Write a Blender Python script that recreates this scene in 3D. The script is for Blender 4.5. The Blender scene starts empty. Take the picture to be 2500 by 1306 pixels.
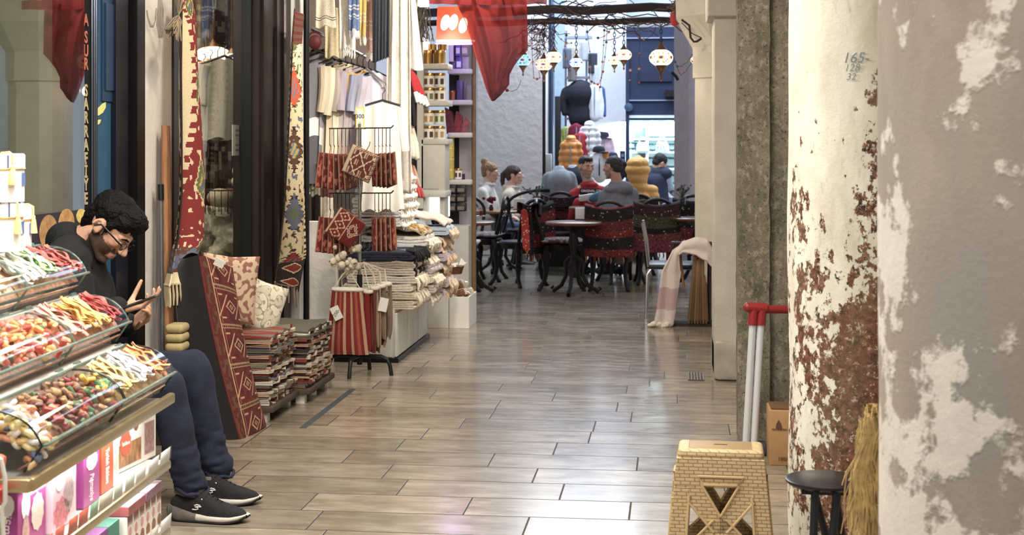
import bpy,bmesh,math,random
from mathutils import Vector,Matrix,Euler,noise
random.seed(7)
SC=bpy.context.scene
COL=SC.collection
PI=math.pi
R=math.radians
V3=Vector
F=3472.0;CAMH=1.45;HOR=345.0;TH=math.atan(395/3472.0);CT=math.cos(TH);ST=math.sin(TH)
def W(px,py,dc):
 xc=(px-1250)/F*dc
 return V3((CT*xc-ST*dc,CT*dc+ST*xc,CAMH-(py-HOR)*dc/F))
def FL(px,py):
 return W(px,py,F*CAMH/(py-HOR))
def onX(px,py,X):
 a=(px-1250)/F
 return W(px,py,X/(CT*a-ST))
def onY(px,py,Y):
 a=(px-1250)/F
 return W(px,py,Y/(CT+ST*a))
def onZ(px,py,z):
 return W(px,py,(CAMH-z)*F/(py-HOR))
def lin(c):
 c=c/255.0
 return c/12.92 if c<=0.04045 else((c+0.055)/1.055)**2.4
def rgb(*c):
 if len(c)==1:c=c[0]
 return(lin(c[0]),lin(c[1]),lin(c[2]))
MATS={}
def nodes(m):
 m.use_nodes=True
 nt=m.node_tree
 return nt,nt.nodes,nt.links
def M(name,c=(200,200,200),rough=.6,metal=0.,var=0.,scale=18.,bump=0.,bscale=90.,spec=.4,attr=False,sheen=0.,emit=0.,ecol=None,coat=0.,stretch=(1,1,1),sss=0.):
 if name in MATS:return MATS[name]
 m=bpy.data.materials.new(name);MATS[name]=m
 nt,N,L=nodes(m)
 b=N['Principled BSDF']
 b.inputs['Roughness'].default_value=rough
 b.inputs['Metallic'].default_value=metal
 b.inputs['Specular IOR Level'].default_value=spec
 b.inputs['Coat Weight'].default_value=coat
 b.inputs['Sheen Weight'].default_value=sheen
 b.inputs['Subsurface Weight'].default_value=0
 col=rgb(c)
 b.inputs['Base Color'].default_value=(*col,1)
 src=None
 if attr:
  a=N.new('ShaderNodeVertexColor');a.layer_name='Col';src=a.outputs['Color']
 if var>0 or bump>0:
  tc=N.new('ShaderNodeTexCoord');mp=N.new('ShaderNodeMapping');mp.inputs['Scale'].default_value=stretch
  L.new(tc.outputs['Object'],mp.inputs['Vector'])
 if var>0:
  n=N.new('ShaderNodeTexNoise');n.inputs['Scale'].default_value=scale;n.inputs['Detail'].default_value=5
  L.new(mp.outputs['Vector'],n.inputs['Vector'])
  mr=N.new('ShaderNodeMapRange');mr.inputs['From Min'].default_value=.3;mr.inputs['From Max'].default_value=.7
  mr.inputs['To Min'].default_value=1-var;mr.inputs['To Max'].default_value=1+var
  L.new(n.outputs['Fac'],mr.inputs['Value'])
  mx=N.new('ShaderNodeMix');mx.data_type='RGBA';mx.blend_type='MULTIPLY';mx.inputs['Factor'].default_value=1
  if src is not None:L.new(src,mx.inputs['A'])
  else:mx.inputs['A'].default_value=(*col,1)
  L.new(mr.outputs['Result'],mx.inputs['B'])
  src=mx.outputs['Result']
 if src is not None:L.new(src,b.inputs['Base Color'])
 if bump>0:
  n2=N.new('ShaderNodeTexNoise');n2 .inputs['Scale'].default_value=bscale;n2 .inputs['Detail'].default_value=4
  L.new(mp.outputs['Vector'],n2 .inputs['Vector'])
  bp=N.new('ShaderNodeBump');bp.inputs['Strength'].default_value=bump;bp.inputs['Distance'].default_value=.01
  L.new(n2 .outputs['Fac'],bp.inputs['Height']);L.new(bp.outputs['Normal'],b.inputs['Normal'])
 if emit>0:
  b.inputs['Emission Strength'].default_value=emit
  e=rgb(ecol)if ecol else col
  b.inputs['Emission Color'].default_value=(*e,1)
  if attr:L.new(src,b.inputs['Emission Color'])
 return m
def GLASS(name,tint=(235,245,242),refl=1.0,rough=.02,ior=1.45,film=0.,filmcol=(255,255,255)):
 """thin clear sheet: see-through plus a fresnel mirror"""
 if name in MATS:return MATS[name]
 m=bpy.data.materials.new(name);MATS[name]=m
 nt,N,L=nodes(m);N.remove(N['Principled BSDF'])
 out=N['Material Output']
 t=N.new('ShaderNodeBsdfTransparent');t.inputs['Color'].default_value=(*rgb(tint),1)
 g=N.new('ShaderNodeBsdfGlossy');g.inputs['Roughness'].default_value=rough
 f=N.new('ShaderNodeLayerWeight');f.inputs['Blend'].default_value=.5
 p=N.new('ShaderNodeMath');p.operation='POWER';p.inputs[1].default_value=3.2;L.new(f.outputs['Facing'],p.inputs[0])
 k=N.new('ShaderNodeMath');k.operation='MULTIPLY_ADD';k.inputs[1].default_value=.75*refl;k.inputs[2].default_value=.035*refl;k.use_clamp=True
 L.new(p.outputs[0],k.inputs[0])
 mx=N.new('ShaderNodeMixShader');L.new(k.outputs[0],mx.inputs[0]);L.new(t.outputs[0],mx.inputs[1]);L.new(g.outputs[0],mx.inputs[2])
 last=mx
 if film>0:
  d=N.new('ShaderNodeBsdfDiffuse');d.inputs['Color'].default_value=(*rgb(filmcol),1)
  mf=N.new('ShaderNodeMixShader');mf.inputs[0].default_value=film
  L.new(mx.outputs[0],mf.inputs[1]);L.new(d.outputs[0],mf.inputs[2]);last=mf
 L.new(last.outputs[0],out.inputs['Surface'])
 return m
class MB:
 def __init__(s):s.V=[];s.Fc=[];s.C=[];s.M=Matrix.Identity(4);s.anyc=False;s.sm=[]
 def add(s,V,Fc,col=None,smooth=True):
  o=len(s.V);mt=s.M
  s.V+=[tuple(mt@V3(v))for v in V]
  for f in Fc:s.Fc.append([i+o for i in f]);s.C.append(col);s.sm.append(smooth)
  if col is not None:s.anyc=True
  return s
 def box(s,c,d,rot=None,col=None,taper=1.0):
  hx,hy,hz=d[0]/2,d[1]/2,d[2]/2
  v=[(-hx,-hy,-hz),(hx,-hy,-hz),(hx,hy,-hz),(-hx,hy,-hz),(-hx*taper,-hy*taper,hz),(hx*taper,-hy*taper,hz),(hx*taper,hy*taper,hz),(-hx*taper,hy*taper,hz)]
  m=Matrix.Translation(V3(c))
  if rot is not None:m=m@(Euler(rot).to_matrix().to_4x4()if not isinstance(rot,Matrix)else rot.to_4x4())
  return s.add([m@V3(p)for p in v],[(0,3,2,1),(4,5,6,7),(0,1,5,4),(1,2,6,5),(2,3,7,6),(3,0,4,7)],col,False)
 def rbox(s,c,d,r=.01,rot=None,col=None,seg=2):
  """box with rounded edges"""
  bm=bmesh.new();bmesh.ops.create_cube(bm,size=1)
  for v in bm.verts:v.co=V3((v.co.x*d[0],v.co.y*d[1],v.co.z*d[2]))
  bmesh.ops.bevel(bm,geom=list(bm.edges)+list(bm.verts),offset=min(r,min(d)*.49),segments=seg,profile=.5,affect='EDGES')
  m=Matrix.Translation(V3(c))
  if rot is not None:m=m@(Euler(rot).to_matrix().to_4x4()if not isinstance(rot,Matrix)else rot.to_4x4())
  bm.verts.index_update()
  vs=[m@v.co for v in bm.verts];fs=[[v.index for v in f.verts]for f in bm.faces]
  bm.free();return s.add(vs,fs,col)
 def tube(s,pts,r,n=8,col=None,closed=False,caps=True,flat=1.0,up=None):
  pts=[V3(p)for p in pts];k=len(pts)
  rr=r if isinstance(r,(list,tuple))else[r]*k
  V=[];Fc=[]
  T=[]
  for i in range(k):
   a=pts[i-1]if(i>0 or closed)else pts[i];b=pts[(i+1)%k]if(i<k-1 or closed)else pts[i]
   t=b-a
   T.append(t.normalized()if t.length>1e-9 else V3((0,0,1)))
  ref=V3(up)if up else(V3((0,0,1))if abs(T[0].z)<.9 else V3((1,0,0)))
  nrm=(ref-T[0]*ref.dot(T[0])).normalized()
  for i in range(k):
   nrm=nrm-T[i]*nrm.dot(T[i])
   nrm=nrm.normalized()if nrm.length>1e-6 else T[i].orthogonal().normalized()
   bn=T[i].cross(nrm)
   for j in range(n):
    a=2*PI*j/n
    V.append(pts[i]+(nrm*math.cos(a)*flat+bn*math.sin(a))*rr[i])
  e=k if closed else k-1
  for i in range(e):
   i2=(i+1)%k
   for j in range(n):
    j2=(j+1)%n
    Fc.append((i*n+j,i*n+j2,i2*n+j2,i2*n+j))
  if caps and not closed:
   Fc.append(tuple(range(n-1,-1,-1)));Fc.append(tuple((k-1)*n+j for j in range(n)))
  return s.add(V,Fc,col)
 def rod(s,a,b,r,r2=None,n=10,col=None):return s.tube([a,b],[r,r if r2 is None else r2],n,col)
 def lathe(s,prof,c=(0,0,0),n=20,col=None,rot=None,colfn=None):
  V=[];Fc=[]
  for(r,z)in prof:
   for j in range(n):V.append((r*math.cos(2*PI*j/n),r*math.sin(2*PI*j/n),z))
  m=Matrix.Translation(V3(c))
  if rot is not None:m=m@Euler(rot).to_matrix().to_4x4()
  V=[m@V3(v)for v in V]
  k=len(prof)
  if colfn:
   s.add(V,[],None)
   o=len(s.V)-len(V)
   for i in range(k-1):
    for j in range(n):
     s.Fc.append([o+i*n+j,o+i*n+(j+1)%n,o+(i+1)*n+(j+1)%n,o+(i+1)*n+j]);s.C.append(colfn((j+.5)/n,(i+.5)/(k-1)));s.sm.append(True)
   s.anyc=True
   return s
  for i in range(k-1):
   for j in range(n):Fc.append((i*n+j,i*n+(j+1)%n,(i+1)*n+(j+1)%n,(i+1)*n+j))
  if prof[0][0]>1e-5:Fc.append(tuple(range(n-1,-1,-1)))
  if prof[-1][0]>1e-5:Fc.append(tuple((k-1)*n+j for j in range(n)))
  return s.add(V,Fc,col)
 def ell(s,c,r,rot=None,nu=14,nv=9,col=None):
  V=[(0,0,-1)];Fc=[]
  for i in range(1,nv):
   t=-PI/2+PI*i/nv
   for j in range(nu):V.append((math.cos(t)*math.cos(2*PI*j/nu),math.cos(t)*math.sin(2*PI*j/nu),math.sin(t)))
  V.append((0,0,1));top=len(V)-1
  for j in range(nu):Fc.append((0,1+(j+1)%nu,1+j));Fc.append((top,top-nu+j,top-nu+(j+1)%nu))
  for i in range(nv-2):
   for j in range(nu):Fc.append((1+i*nu+j,1+i*nu+(j+1)%nu,1+(i+1)*nu+(j+1)%nu,1+(i+1)*nu+j))
  if not isinstance(r,(tuple,list)):r=(r,r,r)
  m=Matrix.Translation(V3(c))
  if rot is not None:m=m@(Euler(rot).to_matrix().to_4x4()if not isinstance(rot,Matrix)else rot.to_4x4())
  m=m@Matrix.Diagonal((r[0],r[1],r[2],1))
  return s.add([m@V3(v)for v in V],Fc,col)
 def cap(s,a,b,ra,rb=None,n=12,col=None):
  """capsule with two radii"""
  a=V3(a);b=V3(b);rb=ra if rb is None else rb
  d=(b-a);L=d.length
  if L<1e-6:return s.ell(a,ra,col=col)
  d/=L;pts=[];rr=[]
  for i in range(5):t=PI/2*i/5;pts.append(a-d*ra*math.cos(t));rr.append(max(ra*math.sin(t),.0005))
  pts.append(a);rr.append(ra);pts.append(b);rr.append(rb)
  for i in range(1,6):t=PI/2*i/5;pts.append(b+d*rb*math.sin(t));rr.append(max(rb*math.cos(t),.0005))
  return s.tube(pts,rr,n,col)
 def chain(s,pts,rr,n=12,col=None):
  for i in range(len(pts)-1):s.cap(pts[i],pts[i+1],rr[i],rr[i+1],n,col)
  return s
 def prism(s,poly,d,mat=None,col=None):
  """polygon in local xy, extruded along local z from 0 to d"""
  n=len(poly);m=mat if mat is not None else Matrix.Identity(4)
  V=[m@V3((p[0],p[1],0))for p in poly]+[m@V3((p[0],p[1],d))for p in poly]
  Fc=[tuple(range(n-1,-1,-1)),tuple(range(n,2*n))]+[(i,(i+1)%n,n+(i+1)%n,n+i)for i in range(n)]
  return s.add(V,Fc,col,False)
 def sheet(s,fn,nu,nv,colfn=None,col=None,smooth=True):
  V=[fn(i/nu,j/nv)for j in range(nv+1)for i in range(nu+1)]
  o=len(s.V);s.V+=[tuple(s.M@V3(v))for v in V]
  for j in range(nv):
   for i in range(nu):
    a=o+j*(nu+1)+i
    s.Fc.append([a,a+1,a+nu+2,a+nu+1]);s.sm.append(smooth)
    s.C.append(colfn((i+.5)/nu,(j+.5)/nv)if colfn else col)
  if colfn or col is not None:s.anyc=True
  return s
 def serp(s,mat,w,L,h,folds,col=None,jit=.004,n=8,cols=None,seed=0):
  """cloth folded back and forth: cross-section along local x (w) and z (h), long along local y (L)"""
  rnd=random.Random(seed);t=h/folds;c=[]
  for k in range(folds):
   z=t*(k+.5);x0,x1=(-w/2,w/2-t/2)if k%2==0 else(w/2-t/2,-w/2+(t/2 if k<folds-1 else 0))
   if k>0:x0=(w/2-t/2)if k%2 else(-w/2+t/2)
   for i in range(5):
    u=i/4;c.append((x0+(x1-x0)*u,z))
   if k<folds-1:
    sg=1 if k%2==0 else-1
    for i in range(1,4):
     a=-PI/2+PI*i/4;c.append((x1+sg*math.cos(a)*t/2,z+t/2+math.sin(a)*t/2))
  k=len(c);th=t*.42;up=[];lo=[]
  for i in range(k):
   a=V3((*c[max(0,i-1)],0));b=V3((*c[min(k-1,i+1)],0));d=(b-a).normalized();nn=V3((-d.y,d.x,0))
   p=V3((*c[i],0));up.append(p+nn*th);lo.append(p-nn*th)
  ring=up+lo[::-1];m=len(ring);V=[];Fc=[]
  ph=[rnd.uniform(0,6)for _ in range(4)]
  for q in range(n+1):
   y=-L/2+L*q/n
   dx=jit*math.sin(ph[0]+q*1.3);dz=jit*.6*math.sin(ph[1]+q*1.1)
   for p in ring:
    wob=jit*.7*math.sin(ph[2]+p.x*30+q)
    V.append(mat@V3((p.x+dx,y,p.y+dz*(p.y/h)+wob*(p.y/h))))
  for q in range(n):
   for i in range(m):Fc.append((q*m+i,q*m+(i+1)%m,(q+1)*m+(i+1)%m,(q+1)*m+i))
  for q,sgn in((0,1),(n,-1)):
   for i in range(k-1):
    f=(q*m+i,q*m+i+1,q*m+m-2-i,q*m+m-1-i);Fc.append(f if sgn<0 else f[::-1])
  return s.add(V,Fc,col)
 def mesh(s,name,angle=40):
  me=bpy.data.meshes.new(name);me.from_pydata(s.V,[],s.Fc);me.update()
  if s.anyc:
   ca=me.color_attributes.new('Col','FLOAT_COLOR','CORNER')
   buf=[]
   for f,c in zip(s.Fc,s.C):
    c=c or(.5,.5,.5);buf+=[c[0],c[1],c[2],1.0]*len(f)
   ca.data.foreach_set('color',buf)
  me.polygons.foreach_set('use_smooth',s.sm)
  bm=bmesh.new();bm.from_mesh(me)
  bmesh.ops.recalc_face_normals(bm,faces=bm.faces)
  bm.to_mesh(me);bm.free()
  if any(s.sm):me.set_sharp_from_angle(angle=R(angle))
  return me
def link(name,me,mat=None,parent=None,thick=0,bevel=0,subd=0,offset=0.):
 o=bpy.data.objects.new(name,me);COL.objects.link(o)
 if mat is not None:
  me.materials.clear();me.materials.append(mat)
 if parent is not None:
  o.parent=parent;o.matrix_parent_inverse=Matrix(parent['_inv'])if '_inv' in parent else Matrix.Translation(-wloc(parent))
 if thick:md=o.modifiers.new('thick','SOLIDIFY');md.thickness=thick;md.offset=offset
 if bevel:md=o.modifiers.new('edge','BEVEL');md.width=bevel;md.segments=2;md.limit_method='ANGLE';md.angle_limit=R(40)
 if subd:md=o.modifiers.new('soft','SUBSURF');md.levels=subd;md.render_levels=subd
 return o
def wloc(o):
 l=V3(o.location)
 while o.parent:o=o.parent;l=V3(o.location)if o.type=='EMPTY' else l
 return l
def tag(o,label=None,cat=None,group=None,kind=None):
 if label:o['label']=label
 if cat:o['category']=cat
 if group:o['group']=group
 if kind:o['kind']=kind
 return o
def thing(name,label,cat,loc=(0,0,0),group=None):
 o=bpy.data.objects.new(name,None);COL.objects.link(o);o.empty_display_size=.1
 o.location=loc
 return tag(o,label,cat,group)
def part(name,mb,mat,parent,**k):
 """a mesh built in world coordinates, hung on its thing (or on a part of it)"""
 me=mb.mesh(name)
 o=bpy.data.objects.new(name,me);COL.objects.link(o);me.materials.append(mat)
 o.parent=parent
 p=parent;off=V3((0,0,0))
 while p is not None:
  if p.type=='EMPTY':off=V3(p.location)
  p=p.parent
 if parent.type=='EMPTY':o.matrix_parent_inverse=Matrix.Translation(-off)
 for kk in('thick','bevel','subd'):
  v=k.get(kk,0)
  if not v:continue
  if kk=='thick':md=o.modifiers.new('thick','SOLIDIFY');md.thickness=v;md.offset=k.get('offset',0)
  if kk=='bevel':md=o.modifiers.new('edge','BEVEL');md.width=v;md.segments=2;md.limit_method='ANGLE';md.angle_limit=R(40)
  if kk=='subd':md=o.modifiers.new('soft','SUBSURF');md.levels=v;md.render_levels=v
 if 'label' in k:o['label']=k['label']
 return o
def single(name,mb,mat,label,cat,group=None,loc=None,**k):
 """a thing that is one mesh; its origin is set at loc (a point at its base)"""
 me=mb.mesh(name)
 o=bpy.data.objects.new(name,me);COL.objects.link(o);me.materials.append(mat)
 if loc is not None:
  me.transform(Matrix.Translation(-V3(loc)));o.location=loc
 if k.get('thick'):md=o.modifiers.new('thick','SOLIDIFY');md.thickness=k['thick'];md.offset=k.get('offset',0)
 if k.get('bevel'):md=o.modifiers.new('edge','BEVEL');md.width=k['bevel'];md.segments=2;md.limit_method='ANGLE';md.angle_limit=R(40)
 if k.get('subd'):md=o.modifiers.new('soft','SUBSURF');md.levels=k['subd'];md.render_levels=k['subd']
 return tag(o,label,cat,group)
def struct(name,mb,mat,**k):
 o=single(name,mb,mat,k.pop('label',None),None,**k);o['kind']='structure';return o
def dup(o,loc=None,rot=None,label=None,scale=None,parent=None,mat=None):
 c=o.copy();COL.objects.link(c)
 if parent is not None:c.parent=parent
 if mat is not None and c.type=='MESH':
  c.material_slots[0].link='OBJECT';c.material_slots[0].material=mat
 for ch in list(o.children):dup(ch,parent=c)
 if loc is not None:c.location=loc
 if rot is not None:c.rotation_euler=rot
 if scale is not None:c.scale=scale if isinstance(scale,(tuple,list))else(scale,)*3
 if label:c['label']=label
 return c
def text(name,body,size,mat4,mat,parent=None,ext=.0006,align='CENTER',shear=0.,spacing=1.,bold=0.):
 """flat lettering, turned into an ordinary mesh"""
 cu=bpy.data.curves.new(name,'FONT');cu.body=body;cu.size=size;cu.extrude=ext;cu.align_x=align;cu.align_y='CENTER'
 cu.shear=shear;cu.space_character=spacing;cu.offset=bold;cu.resolution_u=3
 t=bpy.data.objects.new(name+'_curve',cu);COL.objects.link(t)
 dg=bpy.context.evaluated_depsgraph_get();dg.update()
 me=bpy.data.meshes.new_from_object(t.evaluated_get(dg));bpy.data.objects.remove(t);bpy.data.curves.remove(cu)
 me.name=name;me.transform(mat4);me.materials.clear();me.materials.append(mat)
 o=bpy.data.objects.new(name,me);COL.objects.link(o)
 if parent is not None:
  o.parent=parent;p=parent;off=V3((0,0,0))
  while p is not None:
   if p.type=='EMPTY':off=V3(p.location)
   p=p.parent
  if parent.type=='EMPTY':o.matrix_parent_inverse=Matrix.Translation(-off)
 return o
def frame(o,x,y):
 """matrix whose local x,y point along x,y and whose origin is o"""
 x=V3(x).normalized();y=V3(y);y=(y-x*y.dot(x)).normalized();z=x.cross(y)
 m=Matrix((x,y,z)).transposed().to_4x4();m.translation=V3(o);return m
RV=V3((CT,ST,0));DV=V3((-ST,CT,0));UV=V3((0,0,1))
def fuse(mb,voxel,smooth=4,colfn=None,disp=None,name='body'):
 """weld overlapping solids into one continuous skin"""
 me=mb.mesh(name+'_raw')
 o=bpy.data.objects.new('tmp',me);COL.objects.link(o)
 md=o.modifiers.new('r','REMESH');md.mode='VOXEL';md.voxel_size=voxel;md.use_smooth_shade=True
 dg=bpy.context.evaluated_depsgraph_get();dg.update()
 me2=bpy.data.meshes.new_from_object(o.evaluated_get(dg))
 bpy.data.objects.remove(o);bpy.data.meshes.remove(me)
 bm=bmesh.new();bm.from_mesh(me2)
 for _ in range(smooth):bmesh.ops.smooth_vert(bm,verts=bm.verts,factor=.5,use_axis_x=True,use_axis_y=True,use_axis_z=True)
 if disp:
  bm.normal_update()
  for v in bm.verts:
   v.co+=v.normal*disp(v.co)
 for f in bm.faces:f.smooth=True
 bm.to_mesh(me2);bm.free()
 if colfn:
  ca=me2 .color_attributes.new('Col','FLOAT_COLOR','POINT')
  buf=[]
  for v in me2 .vertices:c=colfn(v.co);buf+=[c[0],c[1],c[2],1.0]
  ca.data.foreach_set('color',buf)
 me2 .name=name
 me2 .materials.clear()
 return me2
def mpart(name,me,mat,parent):
 o=bpy.data.objects.new(name,me);COL.objects.link(o);me.materials.clear();me.materials.append(mat)
 o.parent=parent
 p=parent;off=V3((0,0,0))
 while p is not None:
  if p.type=='EMPTY':off=V3(p.location)
  p=p.parent
 if parent.type=='EMPTY':o.matrix_parent_inverse=Matrix.Translation(-off)
 return o
def fold(amp,sc=9.,st=(1,1,.35),seed=0):
 o=V3((seed*7.3,seed*3.1,seed*1.7))
 return lambda p:amp*noise.noise(V3((p.x*sc*st[0],p.y*sc*st[1],p.z*sc*st[2]))+o)
def lerp(a,b,t):return a+(b-a)*t
def clamp(x,a=0.,b=1.):return max(a,min(b,x))
# camera, sky, exposure
cam=bpy.data.cameras.new('camera');cam.lens=36.0*F/2500;cam.sensor_width=36;cam.shift_y=-(653-HOR)/2500
cam.clip_start=.05;cam.clip_end=200
co=bpy.data.objects.new('camera',cam);COL.objects.link(co);SC.camera=co
co.location=(0,0,CAMH);co.rotation_euler=(PI/2,0,TH)
cam.dof.use_dof=True;cam.dof.focus_distance=6.6;cam.dof.aperture_fstop=6.0
SC.view_settings.view_transform='Standard';SC.view_settings.look='None';SC.view_settings.exposure=0.0;SC.view_settings.gamma=1
SC.cycles.max_bounces=7;SC.cycles.transparent_max_bounces=24;SC.cycles.use_denoising=True;SC.cycles.sample_clamp_indirect=6
wd=bpy.data.worlds.new('sky');SC.world=wd;wd.use_nodes=True
bg=wd.node_tree.nodes['Background'];bg.inputs[0].default_value=(.72,.83,1.0,1);bg.inputs[1].default_value=.7
def area(name,loc,size,power,col,rot=(0,0,0),sy=None):
 l=bpy.data.lights.new(name,'AREA');l.energy=power;l.color=col;l.size=size
 if sy:l.shape='RECTANGLE';l.size_y=sy
 o=bpy.data.objects.new(name,l);COL.objects.link(o);o.location=loc;o.rotation_euler=rot;return o
def pointl(name,loc,power,col,r=.03):
 l=bpy.data.lights.new(name,'POINT');l.energy=power;l.color=col;l.shadow_soft_size=r
 o=bpy.data.objects.new(name,l);COL.objects.link(o);o.location=loc;return o
def spot(name,loc,target,power,col,angle=60,blend=.5,r=.05):
 l=bpy.data.lights.new(name,'SPOT');l.energy=power;l.color=col;l.spot_size=R(angle);l.spot_blend=blend;l.shadow_soft_size=r
 o=bpy.data.objects.new(name,l);COL.objects.link(o);o.location=loc
 o.rotation_euler=(V3(target)-V3(loc)).to_track_quat('-Z','Y').to_euler();return o
WARM=(1.0,.86,.68);NEUT=(1.0,.94,.86);COOL=(.55,.74,1.0)
# floor: long polished travertine slabs
def floor_material():
 m=bpy.data.materials.new('travertine');nt,N,L=nodes(m);b=N['Principled BSDF']
 tc=N.new('ShaderNodeTexCoord');sp=N.new('ShaderNodeSeparateXYZ');L.new(tc.outputs['Object'],sp.inputs[0])
 def mth(op,a,b_=None):
  n=N.new('ShaderNodeMath');n.operation=op
  for i,x in enumerate((a,b_)):
   if x is None:continue
   if isinstance(x,(int,float)):n.inputs[i].default_value=x
   else:L.new(x,n.inputs[i])
  return n.outputs[0]
 w=.2727
 yr=mth('DIVIDE',mth('ADD',sp.outputs['Y'],-6.008+w*40),w)
 row=mth('FLOOR',yr);fy=mth('SUBTRACT',yr,row)
 wn=N.new('ShaderNodeTexWhiteNoise');wn.noise_dimensions='1D';L.new(row,wn.inputs['W'])
 Ln=mth('ADD',mth('MULTIPLY',wn.outputs['Value'],.22),.62)
 wn2=N.new('ShaderNodeTexWhiteNoise');wn2 .noise_dimensions='1D';L.new(mth('ADD',row,13.7),wn2 .inputs['W'])
 xr=mth('DIVIDE',mth('ADD',sp.outputs['X'],mth('ADD',mth('MULTIPLY',wn2 .outputs['Value'],.9),20)),Ln)
 cl=mth('FLOOR',xr);fx=mth('SUBTRACT',xr,cl)
 ex=mth('MULTIPLY',mth('SUBTRACT',.5,mth('ABSOLUTE',mth('SUBTRACT',fx,.5))),Ln)
 ey=mth('MULTIPLY',mth('SUBTRACT',.5,mth('ABSOLUTE',mth('SUBTRACT',fy,.5))),w)
 ed=mth('MINIMUM',ex,ey)
 gr=N.new('ShaderNodeMapRange');gr.inputs['From Min'].default_value=.0024;gr.inputs['From Max'].default_value=.0044;L.new(ed,gr.inputs['Value'])
 cv=N.new('ShaderNodeCombineXYZ');L.new(row,cv.inputs[0]);L.new(cl,cv.inputs[1])
 tn=N.new('ShaderNodeTexWhiteNoise');tn.noise_dimensions='2D';L.new(cv.outputs[0],tn.inputs['Vector'])
 mp=N.new('ShaderNodeMapping');mp.inputs['Scale'].default_value=(2.6,8,1);L.new(tc.outputs['Object'],mp.inputs[0])
 off=N.new('ShaderNodeVectorMath');off.operation='MULTIPLY_ADD';L.new(tn.outputs['Color'],off.inputs[0]);off.inputs[1].default_value=(9,9,9);L.new(mp.outputs[0],off.inputs[2])
 ns=N.new('ShaderNodeTexNoise');ns.inputs['Scale'].default_value=1.6;ns.inputs['Detail'].default_value=9;ns.inputs['Roughness'].default_value=.65;L.new(off.outputs[0],ns.inputs['Vector'])
 cr=N.new('ShaderNodeValToRGB');e=cr.color_ramp.elements
 e[0].position=.28;e[0].color=(*rgb(112,102,88),1);e[1].position=.72;e[1].color=(*rgb(166,155,139),1)
 x=e.new(.5);x.color=(*rgb(141,130,114),1)
 L.new(ns.outputs['Fac'],cr.inputs[0])
 mr=N.new('ShaderNodeMapRange');mr.inputs['To Min'].default_value=.72;mr.inputs['To Max'].default_value=1.12;L.new(tn.outputs['Value'],mr.inputs['Value'])
 mx=N.new('ShaderNodeMix');mx.data_type='RGBA';mx.blend_type='MULTIPLY';mx.inputs['Factor'].default_value=1
 L.new(cr.outputs[0],mx.inputs['A']);L.new(mr.outputs[0],mx.inputs['B'])
 mp2=N.new('ShaderNodeMapping');mp2 .inputs['Scale'].default_value=(6,22,1);L.new(tc.outputs['Object'],mp2 .inputs[0])
 n3=N.new('ShaderNodeTexNoise');n3 .inputs['Scale'].default_value=2.4;n3 .inputs['Detail'].default_value=8;n3 .inputs['Roughness'].default_value=.7;L.new(mp2 .outputs[0],n3 .inputs['Vector'])
 pit=N.new('ShaderNodeMapRange');pit.inputs['From Min'].default_value=.66;pit.inputs['From Max'].default_value=.72;L.new(n3 .outputs['Fac'],pit.inputs['Value'])
 m3=N.new('ShaderNodeMix');m3 .data_type='RGBA';L.new(mth('MULTIPLY',pit.outputs[0],.75),m3 .inputs['Factor']);L.new(mx.outputs['Result'],m3 .inputs['A']);m3 .inputs['B'].default_value=(*rgb(62,50,40),1)
 m2=N.new('ShaderNodeMix');m2 .data_type='RGBA';L.new(gr.outputs[0],m2 .inputs['Factor']);m2 .inputs['A'].default_value=(*rgb(34,28,23),1);L.new(m3 .outputs['Result'],m2 .inputs['B'])
 L.new(m2 .outputs['Result'],b.inputs['Base Color'])
 rr=N.new('ShaderNodeMapRange');rr.inputs['To Min'].default_value=.09;rr.inputs['To Max'].default_value=.26;L.new(ns.outputs['Fac'],rr.inputs['Value'])
 r2=mth('ADD',mth('MULTIPLY',mth('SUBTRACT',1.0,gr.outputs[0]),.5),rr.outputs[0]);L.new(r2,b.inputs['Roughness'])
 bp=N.new('ShaderNodeBump');bp.inputs['Strength'].default_value=.25;bp.inputs['Distance'].default_value=.004
 hh=mth('ADD',gr.outputs[0],mth('MULTIPLY',ns.outputs['Fac'],.16));L.new(hh,bp.inputs['Height']);L.new(bp.outputs[0],b.inputs['Normal'])
 b.inputs['Specular IOR Level'].default_value=.6
 return m
g=MB();g.box((-.5,14,-.05),(12,32,.1));struct('floor',g,floor_material())
# walls
plaster=M('plaster',(214,209,202),.85,var=.06,scale=6,bump=.35,bscale=24)
plaster2=M('limewash',(206,200,188),.9,var=.1,scale=5,bump=.45,bscale=40)
black=M('black_lacquer',(20,19,21),.35,var=.1)
dark_br=M('dark_bronze',(44,36,33),.45)
XF=-2.55
def yx(px,X=XF):return onX(px,345,X).y
HC=3.3
g=MB()
ys=[yx(352),yx(432)]
g.box((XF-.15,(ys[0]+ys[1])/2,HC/2),(.3,ys[1]-ys[0],HC))
struct('wall_left',g,plaster)
g=MB();g.box((-2.49,9.165+.06,.46),(.56,.1,.92));g.box((-2.515,9.165+.05,HC/2),(.13,.12,HC));struct('wall_return',g,plaster)
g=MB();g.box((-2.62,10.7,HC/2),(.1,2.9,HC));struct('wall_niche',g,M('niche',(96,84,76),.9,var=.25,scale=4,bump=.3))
g=MB();g.box((-2.2,3.2,HC-.15),(.9,7,.3));
struct('ceiling',MB().box((-.5,4.6,HC+.05),(6.5,13.2,.1)),M('ceiling_paint',(196,188,176),.9))
struct('wall_right',MB().box((2.0,6.5,HC/2),(.15,17,HC)),plaster2)
struct('wall_back',MB().box((-.5,-2.0,HC/2),(6.5,.15,HC)),plaster2)
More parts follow.
